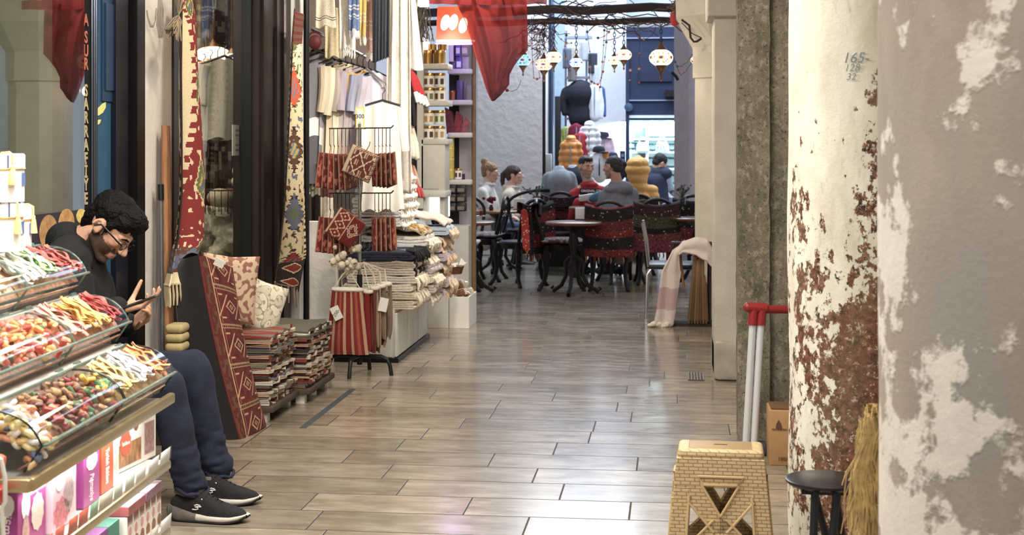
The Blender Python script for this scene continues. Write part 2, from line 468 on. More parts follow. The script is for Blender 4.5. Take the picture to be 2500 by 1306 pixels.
# big columns on the right
def column_material(name,base,patch,dark,kind):
 m=bpy.data.materials.new(name);nt,N,L=nodes(m);b=N['Principled BSDF'];b.inputs['Roughness'].default_value=.82;b.inputs['Specular IOR Level'].default_value=.25
 tc=N.new('ShaderNodeTexCoord')
 def nz(scale,detail=6,rough=.6,st=(1,1,1),loc=(0,0,0),dist=0.):
  mp=N.new('ShaderNodeMapping');mp.inputs['Scale'].default_value=st;mp.inputs['Location'].default_value=loc
  L.new(tc.outputs['Object'],mp.inputs[0])
  n=N.new('ShaderNodeTexNoise');n.inputs['Scale'].default_value=scale;n.inputs['Detail'].default_value=detail;n.inputs['Roughness'].default_value=rough;n.inputs['Distortion'].default_value=dist
  L.new(mp.outputs[0],n.inputs['Vector']);return n.outputs['Fac']
 def ramp(v,lo,hi):
  r=N.new('ShaderNodeMapRange');r.inputs['From Min'].default_value=lo;r.inputs['From Max'].default_value=hi;L.new(v,r.inputs['Value']);return r.outputs[0]
 def mth(op,a,b_):
  n=N.new('ShaderNodeMath');n.operation=op
  for i,x in enumerate((a,b_)):
   if isinstance(x,(int,float)):n.inputs[i].default_value=x
   else:L.new(x,n.inputs[i])
  return n.outputs[0]
 def mix(f,a,b_):
  n=N.new('ShaderNodeMix');n.data_type='RGBA'
  if isinstance(f,(int,float)):n.inputs['Factor'].default_value=f
  else:L.new(f,n.inputs['Factor'])
  for k,x in(('A',a),('B',b_)):
   if isinstance(x,tuple):n.inputs[k].default_value=(*rgb(x),1)
   else:L.new(x,n.inputs[k])
  return n.outputs['Result']
 sp=N.new('ShaderNodeSeparateXYZ');L.new(tc.outputs['Object'],sp.inputs[0])
 if kind=='painted':
  side=mth('MULTIPLY',sp.outputs['X'],1.75)
  low=mth('MINIMUM',mth('MULTIPLY',mth('SUBTRACT',1.30,sp.outputs['Z']),.24),.15)
  big=nz(5.2,5,.6,(1,1,.5));fine=nz(26,7,.68,(1,1,.75));mid=nz(11,5,.6,(1,1,.6),(3,1,2))
  s=mth('ADD',mth('ADD',mth('MULTIPLY',big,.72),mth('MULTIPLY',fine,.74)),mth('ADD',mth('MULTIPLY',mid,.26),mth('ADD',mth('MULTIPLY',side,.42),low)))
  mask=ramp(s,.795,.815)
  stone=mix(ramp(nz(48,6,.75),.40,.62),(50,34,28),(146,106,84))
  stone=mix(mth('MULTIPLY',ramp(nz(9,4,.6,(1,1,.6),(5,5,5)),.45,.62),.6),stone,(112,60,46))
  stone=mix(mth('MULTIPLY',ramp(nz(38,6,.75,(1,1,1),(9,1,1)),.565,.60),.9),stone,(206,192,172))
  stone=mix(mth('MULTIPLY',ramp(nz(30,6,.75,(1,1,1),(2,6,1)),.57,.61),.85),stone,(40,27,23))
  stone=mix(mth('MULTIPLY',ramp(nz(3,3,.5,(1,1,.5),(1,7,3)),.5,.62),.4),stone,(120,98,78))
  paint=mix(ramp(nz(6,6,.65,(1,1,.35),(2,2,2)),.42,.75),base,(188,182,160))
  paint=mix(mth('MULTIPLY',ramp(nz(30,6,.7,(1,1,.25),(8,2,2)),.58,.72),.5),paint,(140,130,112))
  col=mix(mask,paint,stone);h=mth('SUBTRACT',mth('MULTIPLY',nz(50,5,.7),.35),mask)
 elif kind=='grey':
  big=nz(4.6,5,.55,(1,1,.8),(4,2,.6),.3);mid=nz(9,5,.6,(1,1,.9),(1,1,1))
  low=mth('MULTIPLY',mth('SUBTRACT',1.45,sp.outputs['Z']),.10)
  side=mth('MULTIPLY',mth('ADD',sp.outputs['X'],.12),-.22)
  fn_=nz(22,5,.6,(1,1,1),(6,1,4))
  s=mth('ADD',mth('ADD',mth('MULTIPLY',big,.62),mth('ADD',mth('MULTIPLY',mid,.40),mth('MULTIPLY',fn_,.16))),mth('ADD',low,side))
  mask=ramp(s,.665,.70)
  gb=mix(ramp(nz(5,6,.65,(1,1,.5),(7,3,3)),.3,.7),base,(138,127,114))
  gb=mix(ramp(nz(2.2,4,.5,(1,1,.5),(2,9,1)),.5,.7),gb,(139,133,128))
  wh=mix(ramp(nz(14,5,.6,(1,1,1),(3,3,9)),.4,.7),patch,(200,193,184))
  col=mix(mth('MULTIPLY',mask,.9),gb,wh);h=mth('ADD',mth('MULTIPLY',nz(70,4,.6),.25),mth('MULTIPLY',mask,.5))
 else:
  a=nz(7,7,.7,(1,1,.5));bb=nz(40,6,.75,(1,1,.8),(1,2,3))
  col=mix(ramp(a,.32,.68),dark,base)
  col=mix(mth('MULTIPLY',ramp(bb,.5,.68),.8),col,patch)
  col=mix(mth('MULTIPLY',ramp(nz(3,4,.6,(1,1,.3),(6,1,1)),.52,.64),.55),col,(176,168,152))
  col=mix(mth('MULTIPLY',ramp(nz(80,5,.7,(1,1,1),(2,8,2)),.58,.63),.8),col,(48,40,33))
  h=mth('ADD',a,mth('MULTIPLY',bb,.8))
 L.new(col,b.inputs['Base Color'])
 bp=N.new('ShaderNodeBump');bp.inputs['Strength'].default_value=.5;bp.inputs['Distance'].default_value=.012;L.new(h,bp.inputs['Height']);L.new(bp.outputs[0],b.inputs['Normal'])
 return m
m_near=column_material('worn_render',(160,150,137),(210,204,195),None,'grey')
m_paint=column_material('flaking_paint',(226,222,208),None,None,'painted')
m_stone=column_material('pitted_stone',(128,120,104),(160,152,134),(84,76,64),'stone')
def drum(r,h,n=64,z0=0.,wob=.004,seed=0):
 g=MB()
 def fn(u,v):
  a=2*PI*u;z=z0+h*v
  k=r+wob*noise.noise(V3((math.cos(a)*3+seed,math.sin(a)*3,z*2.2)))
  return(k*math.cos(a),k*math.sin(a),z)
 g.sheet(fn,n,60);return g
def placed(name,mb,mat,loc,label=None):
 o=struct(name,mb,mat);o.location=loc
 if label:o['label']=label
 return o
placed('column_near',drum(.345,HC,seed=3),m_near,(.775,3.06,0))
c2=W(1927,345,4.95)
placed('column_painted',drum(.295,HC,seed=5,wob=.007),m_paint,(c2 .x+.296,c2 .y+.03,0))
ink=M('pencil_ink',(122,134,136),.8)
ctr=V3((c2 .x+.296,c2 .y+.03,0))
for s_,px,py,sz in(('165-',2089,142,.048),('128',2080,166,.034),('32',2078,188,.032)):
 dcm=4.7
 p=W(px,py,dcm);ang=math.atan2(p.y-ctr.y,p.x-ctr.x)
 best=min((abs((W(px,py,4.5+i*.002)-V3((ctr.x,ctr.y,W(px,py,4.5+i*.002).z))).length-.298),4.5+i*.002)for i in range(250))[1]
 p=W(px,py,best);nrm=V3((p.x-ctr.x,p.y-ctr.y,0)).normalized()
 xd=V3((-nrm.y,nrm.x,0))
 t=text('trim_writing',s_,sz,frame(p+nrm*.004,xd,V3((0,0,1))),ink,None,.0004,shear=.25);t['kind']='structure'
pc=FL(1801,1082);
def jag(p,a=.006,s=9):return V3(p)+V3((noise.noise(V3(p)*s)*a,noise.noise(V3(p)*s+V3((5,0,0)))*a,0))
g=MB()
x0=pc.x;y0=pc.y
xs=onY(1882,345,y0).x
outline=[(x0,y0),(xs-.006,y0-.004),(xs,y0+.035),(xs+.3,y0+.03),(xs+.3,y0+.62),(x0+.02,y0+.62)]
def side(i,poly):return poly[i],poly[(i+1)%len(poly)]
for i in range(len(outline)):
 a,b=side(i,outline)
 g.sheet(lambda u,v,a=a,b=b:jag((lerp(a[0],b[0],u),lerp(a[1],b[1],u),HC*v)),14,80)
struct('column_pier',g,m_stone)
pw=FL(1743,928)
g=MB();g.rbox((pw.x+.3,pw.y+.24,HC/2),(.6,.46,HC),.02)
z_imp=1.45+(345-45)*pw.y/F
struct('column_white',g,plaster2)
g=MB();g.rbox((pw.x+.29,pw.y+.22,z_imp+.35),(.66,.54,.7),.02);struct('trim_impost',g,plaster2)
g=MB();g.rbox((pw.x+.31,pw.y+.22,.12),(.62,.5,.24),.03);struct('trim_white_base',g,M('dirty_plaster',(176,166,152),.9,var=.25,scale=7,bump=.3))
p8a=W(1693,345,11.7)
rad=.27
g=MB();c8=(p8a.x+rad*.98,p8a.y+.12)
def octa(r,rot=PI/8):return[(c8[0]+r*math.cos(rot+PI/4*i),c8[1]+r*math.sin(rot+PI/4*i))for i in range(8)]
zc=1.45+(345-190)*11.7/F
def ring8(prof):
 g=MB();V=[];Fc=[]
 for r,z in prof:V+=[(x,y,z)for x,y in octa(r)]
 for k in range(len(prof)-1):
  for i in range(8):Fc.append((k*8+i,k*8+(i+1)%8,k*8+8+(i+1)%8,k*8+8+i))
 Fc.append(tuple(range(8)));Fc.append(tuple(range(len(prof)*8-8,len(prof)*8)))
 g.add(V,Fc,None,False);return g
struct('column_octagonal',ring8([(rad,0),(rad,zc)]),M('cream_stone',(214,208,190),.85,var=.07,scale=7,bump=.3,bscale=50))
struct('trim_octagonal_head',ring8([(rad+.02,zc),(rad+.02,zc+.25),(rad+.17,zc+.5),(rad+.19,zc+1.2)]),MATS['cream_stone'])
pq=W(1646,345,16.2);pq2=W(1678,345,16.2)
struct('column_far',MB().box(((pq.x+pq2 .x)/2,pq.y+.2,1.6),(pq2 .x-pq.x,.4,3.2)),M('grey_lilac_plaster',(176,166,170),.9,var=.06,bump=.25))
g=MB();g.box((pq2 .x+.35,pq.y+.25,1.6),(.7,.3,3.2));struct('wall_far_right',g,M('lilac_plaster',(206,196,204),.9,var=.05))
# far end
YW=17.9
a=onY(1163,345,YW);b=onY(1332,345,YW)
struct('wall_end',MB().box(((a.x+b.x)/2-.0,YW+.2,1.75),(b.x-a.x,.4,3.5)),M('white_render',(216,210,210),.9,var=.03,scale=5,bump=1.0,bscale=13),bevel=.02)
YB=20.8
a=onY(1300,345,YB);b=onY(1700,345,YB);dl=onY(1528,345,YB);dr=onY(1760,345,YB)
struct('wall_white_far',MB().box(((a.x+dl.x)/2,YB+.15,2.4),(dl.x-a.x,.3,4.8)),M('white_far',(214,214,220),.9,var=.04,bump=.3))
# the sweets stand in front on the left
SM=Matrix.Translation((-1.56,3.31,0))@Matrix.Rotation(R(3.5),4,'Z')
def sp(x,y,z):return SM@V3((x,y,z))
def smb():g=MB();g.M=SM.copy();return g
white_l=M('white_laminate',(226,224,220),.45,var=.03)
gold_e=M('champagne_metal',(196,178,140),.3,metal=.75)
acryl=GLASS('clear_acrylic',(251,253,252),.55,.05)
acryl_e=GLASS('acrylic_edge',(190,208,200),1.2,.08,film=.3,filmcol=(150,166,158))
led=M('led_strip',(255,248,236),.5,emit=2.5)
Ls=1.13
st=thing('sweets_stand','white three-tier sweets display stand with metal-edged shelves in the front corner','display stand',sp(-.38,.56,0))
g=smb();g.box((-.74,Ls/2-.2,.55),(.03,Ls+.4,1.1));part('back_panel',g,white_l,st)
g=smb();g.box((-.4,Ls/2,.04),(.72,Ls-.04,.08));part('plinth',g,white_l,st)
g=smb()
for(xx,zz,ww)in((-.37,.612,.72),):g.box((xx,Ls/2-.0,zz),(ww,Ls-.02,.02))
part('bin_shelf',g,white_l,st)
for nm,zz in(('middle_shelf',.412),('lower_shelf',.195)):
 g=smb();g.box((-.37,Ls/2,zz),(.73,Ls,.018));s_=part(nm,g,white_l,st)
 g=smb();g.rbox((.004,Ls/2,zz-.006),(.02,Ls+.02,.028),.006);g.rbox((-.37,-.004,zz-.006),(.74,.02,.028),.006);part('metal_edge',g,gold_e,s_)
 g=smb();g.sheet(lambda u,v,z=zz:(.015+.004*v,Ls*u,z+.012+.046*v),1,1);part('ticket_rail',g,acryl,s_)
 tk=random.Random(int(zz*1000));y=.03
 while y<Ls-.1:
  wd_=tk.uniform(.06,.12)
  c_=tk.choice([(226,220,214),(222,196,190),(206,212,202),(230,226,222),(214,206,190),(150,188,160)])if y>.35 else(206,96,74)
  g=smb();g.sheet(lambda u,v,z=zz,y=y,w=wd_:(.0125+.004*v,y+w*u,z+.013+.042*v),1,1);part('price_ticket',g,M('ticket%d%d%d'%c_,c_,.5),s_,thick=.0006)
  y+=wd_+tk.uniform(.002,.03)
 g=smb();g.box((-.1,Ls/2,zz+(.165 if zz>.3 else.155)+.02),(.02,Ls-.1,.008));part('light_strip',g,led,st)
g=smb();g.rbox((.004,Ls/2+.02,.614),(.024,Ls+.06,.034),.007);g.rbox((-.37,-.012,.614),(.76,.024,.034),.007);part('metal_rail',g,gold_e,st)
g=smb();g.box((-.58,Ls/2-.1,1.09),(.33,Ls+.2,.016));part('top_shelf',g,white_l,st)
g=smb()
for yy in(.01,Ls-.01):g.box((-.4,yy,.3),(.66,.015,.62))
part('end_panel',g,M('clear_side',(226,224,220),.5),st)if False else None
TIERS=[(-.27,1.022),(-.13,.863),(.018,.70)]
g=smb()
for xl,zl in TIERS[:2]:
 g.box((xl-.16,Ls/2,zl-.075),(.3,Ls,.012));g.box((xl-.012,Ls/2,zl-.10),(.01,Ls,.06))
part('step_board',g,white_l,st)
def lidp(xl,zl,t,off=0.):
 x=xl-.155*t;z=zl+.086*t
 b=.036*4*t*(1-t)*(1-.25*t)
 n=V3((.086,.155)).normalized()
 return x+n.x*(b+off),z+n.y*(b+off)
def make_bin(tier,y0,y1,label):
 xl,zl=TIERS[tier]
 o=thing('sweet_bin',label,'bin',sp(xl-.08,(y0+y1)/2,zl-.066),'clear sweet bins with curved lids')
 yb0,yb1=y0+.004,y1-.004
 zb=zl-.064
 fr=lambda u,v:(lerp(xl,xl-.045,v),lerp(yb0,yb1,u),lerp(zl,zb,v))
 g=smb();g.sheet(fr,1,1)
 g.sheet(lambda u,v:(lerp(xl-.045,xl-.165,v),lerp(yb0,yb1,u),zb),1,1)
 g.sheet(lambda u,v:(xl-.165,lerp(yb0,yb1,u),lerp(zb,zl+.08,v)),1,1)
 tr=part('tray',g,acryl,o)
 for yy in(yb0,yb1):
  g=smb()
  top=[lidp(xl,zl,t/10)for t in range(11)]
  poly=[(xl-.045,zb)]+top+[(xl-.165,zb)]
  n=len(poly)
  g.add([(p[0],yy-.0015,p[1])for p in poly]+[(p[0],yy+.0015,p[1])for p in poly],[tuple(range(n)),tuple(range(2*n-1,n-1,-1))]+[(i,(i+1)%n,n+(i+1)%n,n+i)for i in range(n)],None,False)
  part('end_wall',g,acryl,o)
  g=smb();g.tube([(p[0],yy,p[1])for p in top],.0028,6);g.tube([(xl,yy,zl),(xl-.045,yy,zb)],.0028,6)
  part('end_edge',g,acryl_e if tier<2 else M('dark_edge',(28,34,32),.3),o)
 g=smb();g.sheet(lambda u,v:(lidp(xl,zl,v,.004)[0],lerp(yb0,yb1,u),lidp(xl,zl,v,.004)[1]),1,12);ld=part('lid',g,acryl,o)
 g=smb();g.rbox((xl+.006,(yb0+yb1)/2,zl+.001),(.012,yb1-yb0,.007),.002);g.rbox((xl-.157,(yb0+yb1)/2,zl+.09),(.012,yb1-yb0,.006),.002);part('lid_lip',g,acryl_e,ld)
 g=smb()
 for k in(.12,.88):
  g=smb();g.tube([(xl-.165,lerp(yb0,yb1,k)-.02,zl+.094),(xl-.165,lerp(yb0,yb1,k)+.02,zl+.094)],.006,8);part('hinge',g,acryl_e,ld)
 return o
YB1=.665
BIN_L={(0,0):'clear bin of nut sweets at the near end of the top row',(0,1):'clear bin of white, green and red belts at the far end of the top row',(1,0):'clear bin of pebble and mixed sweets at the near end of the middle row',(1,1):'clear bin of pink, yellow and red belts at the far end of the middle row',(2,0):'clear bin of gummy rings and dark mixed gummies, bottom row near end',(2,1):'clear bin of yellow, white and orange strips, bottom row far end'}
for t in range(3):
 make_bin(t,.03 if t==2 else-.18,YB1,BIN_L[(t,0)])
 make_bin(t,YB1,Ls+.03,BIN_L[(t,1)])
rc=random.Random(11)
def surf(tier,y,t,off):
 xl,zl=TIERS[tier];x,z=lidp(xl,zl,t,off);return sp(x,y,z)
def slope_rot():return math.atan2(.086,.155)
def candy_proto(name,mb,mat):return bpy.data.meshes.new_from_object if False else mb.mesh(name)
def put(me,mat,name,label,group,cat,loc,rot,sc=1):
 o=bpy.data.objects.new(name,me);COL.objects.link(o);o.location=loc;o.rotation_euler=rot
 o.scale=(sc,)*3 if not isinstance(sc,tuple)else sc
 if len(me.materials)==0:me.materials.append(mat)
 o.material_slots[0].link='OBJECT';o.material_slots[0].material=mat
 return tag(o,label,cat,group)
def CM(n,c):return M('sweet_'+n,c,.45,var=.12,scale=60,bump=.15,bscale=400,spec=.5)
ring=MB();ring.tube([(.0125*math.cos(a*PI/8),.0125*math.sin(a*PI/8),0)for a in range(16)],.0075,8,closed=True);ring=ring.mesh('gummy_ring')
peb=MB();peb.ell((0,0,0),(.017,.011,.008));peb=peb.mesh('pebble_sweet')
chk=MB();chk.rbox((0,0,0),(.026,.018,.013),.005);chk=chk.mesh('gummy_chunk')
def belt_mesh(seed,L=.13,w=.017):
 r=random.Random(seed);ph=r.uniform(0,6);g=MB()
 def fn(u,v):
  x=(u-.5)*L;s=math.sin(ph+u*7)
  return(x,(v-.5)*w+.006*s,.004*math.sin(ph*2+u*9)+.004*math.sin(u*12+v*3+ph)*(v-.5)*2)
 g.sheet(fn,14,2);gg=MB();V=list(g.V);n=len(V)
 gg.sheet(lambda u,v:fn(u,v),14,2);gg.sheet(lambda u,v:V3(fn(u,v))-V3((0,0,.005)),14,2)
 return gg.mesh('jelly_belt')
belts=[belt_mesh(i)for i in range(4)]
sr=slope_rot()
def zone(kind,tier,y0,y1,n,cols,label,group,cat,t0=.08,t1=.92,layers=(-.018,-.034)):
 for i in range(n):
  y=rc.uniform(y0+.012,y1-.012);t=rc.uniform(t0,t1);off=layers[i%len(layers)]+rc.uniform(-.004,.003)
  c=rc.choice(cols);mat=CM('%d_%d_%d'%c,c)
  if kind=='belt':
   t=rc.uniform(.42,.58);off=layers[i%len(layers)]+rc.uniform(-.006,.006)+.012
   y=lerp(y0+.012,y1-.012,(i+.5)/n)+rc.uniform(-.006,.006)
   put(rc.choice(belts),mat,'jelly_belt',label,group,cat,surf(tier,y,t,off),(rc.uniform(-.3,.3),sr+rc.uniform(-.06,.06),rc.uniform(-.22,.1)+R(3.5)),(rc.uniform(.9,1.1),rc.uniform(.8,1.2),1))
  elif kind=='ring':put(ring,mat,'gummy_ring',label,group,cat,surf(tier,y,t,off),(rc.uniform(-.7,.7),sr+rc.uniform(-.6,.6),rc.uniform(0,3)),rc.uniform(.9,1.1))
  elif kind=='pebble':put(peb,mat,'pebble_sweet',label,group,cat,surf(tier,y,t,off),(rc.uniform(-.6,.6),sr+rc.uniform(-.5,.5),rc.uniform(0,3)),rc.uniform(.85,1.15))
  else:put(chk,mat,{'dark':'dark_gummy','green':'dark_gummy','pink':'fruit_gummy','brown':'nut_sweet'}[label.split()[0]],label,group,cat,surf(tier,y,t,off),(rc.uniform(-.8,.8),sr+rc.uniform(-.7,.7),rc.uniform(0,3)),rc.uniform(.8,1.3))
zone('ring',2,.04,.2,62,[(236,230,224),(226,190,128),(108,122,156),(224,158,128),(238,222,170),(226,224,226)],'sugared gummy ring in the bottom bin nearest the corner','gummy rings in the bottom bin','sweet',.03,.95,(-.014,-.028,-.042))
zone('chunk',2,.2,.655,210,[(140,52,50),(124,92,70),(168,130,90),(96,66,58),(150,60,56),(186,152,110),(90,118,84),(112,70,66)],'dark sugared gummy chunk heaped in the bottom bin','dark gummies in the bottom bin','sweet',.03,.97,(-.013,-.028))
zone('chunk',2,.55,.655,16,[(84,130,92),(222,180,90)],'green or yellow gummy chunk at the far side of the dark gummies','green and yellow gummies','sweet',.3,.7,(-.008,))
zone('belt',2,.672,.82,13,[(226,200,138),(218,188,120),(232,212,158)],'pale yellow strip in the bottom far bin','pale yellow strips','sweet')
zone('belt',2,.80,.98,18,[(240,238,234),(246,244,242)],'white coconut strip in the bottom far bin','white strips in the bottom bin','sweet',layers=(-.012,-.028))
zone('belt',2,.96,1.14,16,[(222,146,92),(214,130,80),(228,160,108)],'orange strip at the far end of the bottom bin','orange strips','sweet')
zone('ring',2,.036,.062,30,[(236,230,224),(226,190,128),(108,122,156),(224,158,128),(238,222,170)],'sugared gummy ring pressed against the end wall of the bottom bin','gummy rings at the end wall','sweet',.03,.95,(-.02,-.04,-.058))
zone('pebble',1,-.1,.2,70,[(230,232,236),(214,220,230),(150,168,194),(224,226,232)],'blue or white pebble sweet in the middle near bin','pebble sweets','sweet',.03,.95,(-.012,-.026,-.04))
zone('chunk',1,.17,.655,170,[(216,132,124),(226,168,112),(230,200,140),(206,110,108),(228,176,160),(216,150,90),(104,120,88),(196,84,78)],'pink or amber fruit gummy heaped in the middle near bin','mixed fruit gummies','sweet',.03,.97,(-.013,-.028))
zone('belt',1,.672,.83,14,[(220,140,122),(226,156,136)],'pink jelly belt in the middle far bin','pink belts','sweet')
zone('belt',1,.81,.99,16,[(236,190,108),(228,172,88),(240,206,132)],'yellow jelly belt in the middle far bin','yellow belts','sweet',layers=(-.012,-.028))
zone('belt',1,.97,1.14,16,[(184,66,66),(198,84,80)],'red jelly belt at the far end of the middle bin','red belts in the middle bin','sweet')
zone('chunk',0,.2,.655,70,[(150,122,88),(206,186,150),(120,92,66),(186,160,118),(216,204,176)],'brown nut sweet in the top near bin','brown nut sweets','sweet',.03,.97)
zone('belt',0,.672,.85,16,[(240,238,222),(244,240,228)],'white jelly belt in the top far bin','white belts in the top bin','sweet')
zone('belt',0,.83,.96,12,[(170,206,150),(196,222,176),(150,192,128)],'pale green jelly belt in the top far bin','green belts','sweet',layers=(-.012,-.026))
zone('belt',0,.94,1.14,18,[(186,84,76),(176,70,66),(200,104,92)],'red jelly belt at the far end of the top bin','red belts in the top bin','sweet')
for t,(xl,zl)in enumerate(TIERS):
 for(ya,yb,cc,w)in((.035 if t==2 else-.17,YB1-.006,(176,128,108)if t==2 else(222,180,156),'near'),(YB1+.006,Ls+.02,(228,196,150)if t==2 else(214,160,130),'far')):
  g=smb();g.sheet(lambda u,v:(lidp(xl,zl,lerp(.06,.96,v),-.046)[0],lerp(ya,yb,u),lidp(xl,zl,lerp(.06,.96,v),-.046)[1]),8,6)
  g.sheet(lambda u,v:(lidp(xl,zl,.06,-.046)[0]-.035*v,lerp(ya,yb,u),lidp(xl,zl,.06,-.046)[1]-.012-.02*v),8,1)
  row=('top','middle','bottom')[t]
  o=single('sugar_layer',g,M('sugar%d%s'%(t,w),cc,.8,var=.3,scale=70,bump=.4,bscale=150),'loose sugared layer under the sweets in the %s row, %s bin'%(row,w),'sweets',thick=.004);o['kind']='stuff'
tin_w=M('tin_white',(240,238,234),.35,var=.02)
def tile_pat(u,v):
 a=math.sin(u*60)*math.sin(v*9);b=math.sin(u*120+1)*math.sin(v*15+1)
 return rgb(96,104,140)if a*b>.28 else(rgb(200,202,214)if a>.55 else rgb(238,238,240))
tin_lid=M('tin_lid_tiles',(240,240,242),.4,attr=True)
tassel_m=M('tassel_gold',(236,208,140),.8,var=.1)
def tin(px,py,dc,r,h,label,tas=None):
 p=W(px,py,dc);z=p.z
 o=thing('sweets_tin',label,'tin',p,'white tins with tasselled lids')
 g=MB();g.lathe([(r,0),(r,h*.68),(r-.004,h*.68)],p,28);b_=part('tin_body',g,tin_w,o)
 g=MB();g.lathe([(r+.002,h*.7),(r+.002,h*.97),(r-.002,h),(0,h)],p,72,colfn=tile_pat);part('tin_lid',g,tin_lid,o)
 g=MB();g.lathe([(r+.0035,h*.675),(r+.0045,h*.685),(r+.0035,h*.7)],p,28);part('gold_band',g,M('gold',(212,160,70),.3,metal=.8),o)
 to=V3((0,0,0))-p;to.z=0;to.normalize();sd=V3((to.y,-to.x,0))if False else V3((-to.y,to.x,0))
 lab=(to*.35+sd*.94).normalized()
 m=frame(p+lab*(r+.0008)+V3((0,0,h*.47)),V3((-lab.y,lab.x,0)),V3((0,0,1)))
 g=MB();g.prism([(-.012,-.019),(.012,-.019),(.012,.019),(-.012,.019)],.001,m);part('blue_label',g,M('label_blue',(82,108,164),.5,var=.2,scale=90),o)
 tdir=(to*math.cos(tas)+sd*math.sin(tas)).normalized()
 g=MB();q=p+tdir*(r+.006)
 g.tube([p+V3((0,0,h+.002)),p+tdir*r*.8+V3((0,0,h+.005)),q+V3((0,0,h*.98)),q+V3((0,0,h*.7))],.003,6)
 g.lathe([(.002,.058),(.007,.054),(.006,.046),(.008,.042),(.013,0),(0,0)],q+V3((0,0,h*.36)),12)
 part('tassel',g,tassel_m,o)
 return o
tin(8,612,4.25,.057,.146,'white tin with tiled lid standing on the top shelf, front of the pair',.7)
tin(40,607,4.52,.046,.136,'white tin at the far side of the pair, tassel hanging to the right',1.35)
tin(3,492,4.25,.066,.143,'white tin with tiled lid stacked on top of the lower tins',.45)
purple=M('box_purple',(168,78,146),.4,var=.05);pinkw=M('box_pink_white',(238,214,226),.4,var=.05)
orange_b=M('box_orange',(222,104,72),.4,var=.05);whiteb=M('box_white',(244,240,234),.4);lett=M('letter_white',(250,246,246),.5)
brownp=M('print_brown',(146,106,78),.5,var=.5,scale=120);creamp=M('print_cream',(232,224,214),.5,var=.12,scale=100)
def oval(g,m,rx,ry,d=.0008,n=20,sc=.06):
 return g.prism([(rx*math.cos(2*PI*i/n)*(1+sc*(i%2)),ry*math.sin(2*PI*i/n)*(1+sc*(i%2)))for i in range(n)],d,m)
def carton(name,label,group,x0,y0,z0,wx,wy,h,mat,rz=0.,cat='box',bev=.002):
 """x0 = the right-hand face, y0 = the near face"""
 base=SM@Matrix.Translation((x0,y0,z0))@Matrix.Rotation(R(rz),4,'Z')
 o=thing(name,label,cat,base@V3((-wx/2,wy/2,0)),group)
 g=MB();g.M=base;g.box((-wx/2,wy/2,h/2),(wx,wy,h));part('carton',g,mat,o,bevel=bev)
 nearm=lambda x,z:base@frame((x-wx,-.0006,z),(1,0,0),(0,0,1))
 sidem=lambda y,z:base@frame((.0006,y,z),(0,1,0),(0,0,1))
 neard=lambda x,z:base@frame((x-wx,-.0012,z),(0,0,-1),(1,0,0))
 return o,nearm,sidem,neard
ZS=.423
o,nm,sm_,nd=carton('sweets_box','large purple candyfloss box with white ornament, near end of the middle shelf',None,-.05,.05,ZS,.05,.185,.165,purple)
g=MB();oval(g,nm(.025,.125),.017,.026);part('spine_emblem',g,lett,o);text('spine_lettering','Pişmaniye',.031,nd(.025,.055),lett,o,shear=.2)
g=MB();oval(g,sm_(.05,.115),.026,.036);part('cover_emblem',g,lett,o)
g=MB();g.prism([(0,0),(.15,0),(.15,.03),(0,.03)],.0008,sm_(.03,.132));part('cover_band',g,pinkw,o);text('cover_lettering','Pişmaniye',.02,sm_(.12,.147)@Matrix.Translation((0,0,.001)),purple,o)
g=MB();oval(g,sm_(.125,.08)@Matrix.Translation((0,0,.0006)),.038,.045,sc=.12);part('floss_picture',g,creamp,o)
g=MB();oval(g,sm_(.05,.04),.022,.05);part('tower_picture',g,M('print_tan',(206,178,172),.5,var=.3,scale=90),o)
o,nm,sm_,nd=carton('sweets_box','pale pink candyfloss box with flower picture beside the purple one',None,-.035,.245,ZS,.05,.17,.165,pinkw)
g=MB();g.prism([(0,0),(.15,0),(.15,.022),(0,.022)],.0008,sm_(.012,.135));part('cover_band',g,M('mauve',(214,170,196),.5),o)
g=MB();oval(g,sm_(.11,.085),.034,.05,sc=.1);part('flower_picture',g,M('print_grey',(186,168,172),.5,var=.25,scale=90),o)
g=MB();oval(g,sm_(.06,.045),.05,.035,sc=.25);part('wafer_picture',g,M('print_rose',(206,140,150),.5,var=.35,scale=90),o)
g=MB();oval(g,sm_(.04,.13)@Matrix.Translation((0,0,.001)),.022,.025);part('cover_emblem',g,lett,o)
o,nm,sm_,nd=carton('sweets_box','narrow purple candyfloss box standing alone on the middle shelf',None,-.045,.50,ZS,.042,.13,.158,purple)
DN=Matrix.Rotation(-PI/2,4,'Z')
g=MB();oval(g,sm_(.065,.122),.042,.025);part('spine_emblem',g,lett,o);text('spine_lettering','Pişmaniye',.030,sm_(.065,.048)@DN@Matrix.Diagonal((.62,1.5,1,1)),lett,o,shear=.2)
o,nm,sm_,nd=carton('sweets_box','narrow orange baklava box beside the tilted white box',None,-.05,.66,ZS,.036,.15,.148,orange_b)
text('spine_lettering','Turkish Baklava',.026,sm_(.05,.074)@DN@Matrix.Diagonal((.62,1.5,1,1)),lett,o,bold=.0006)
g=MB();g.prism([(.10,0),(.15,0),(.15,.148),(.10,.148)],.0006,sm_(0,0));part('white_side',g,whiteb,o)
g=MB();oval(g,sm_(.125,.07)@Matrix.Translation((0,0,.001)),.022,.022);part('side_emblem',g,creamp,o)
o,nm,sm_,nd=carton('sweets_box','big white baklava box set at an angle on the middle shelf',None,-.10,.84,ZS,.036,.35,.168,whiteb,rz=-8)
g=MB();g.prism([(0,0),(.036,0),(.036,.168),(0,.168)],.0005,nm(0,0));part('gold_spine',g,M('spine_gold',(222,176,108),.5),o)
g=MB();g.prism([(0,0),(.19,0),(.19,.07),(0,.07)],.0008,sm_(.05,.014));part('baklava_picture',g,M('print_baklava',(170,128,92),.5,var=.55,scale=55,stretch=(1,1,.4)),o)
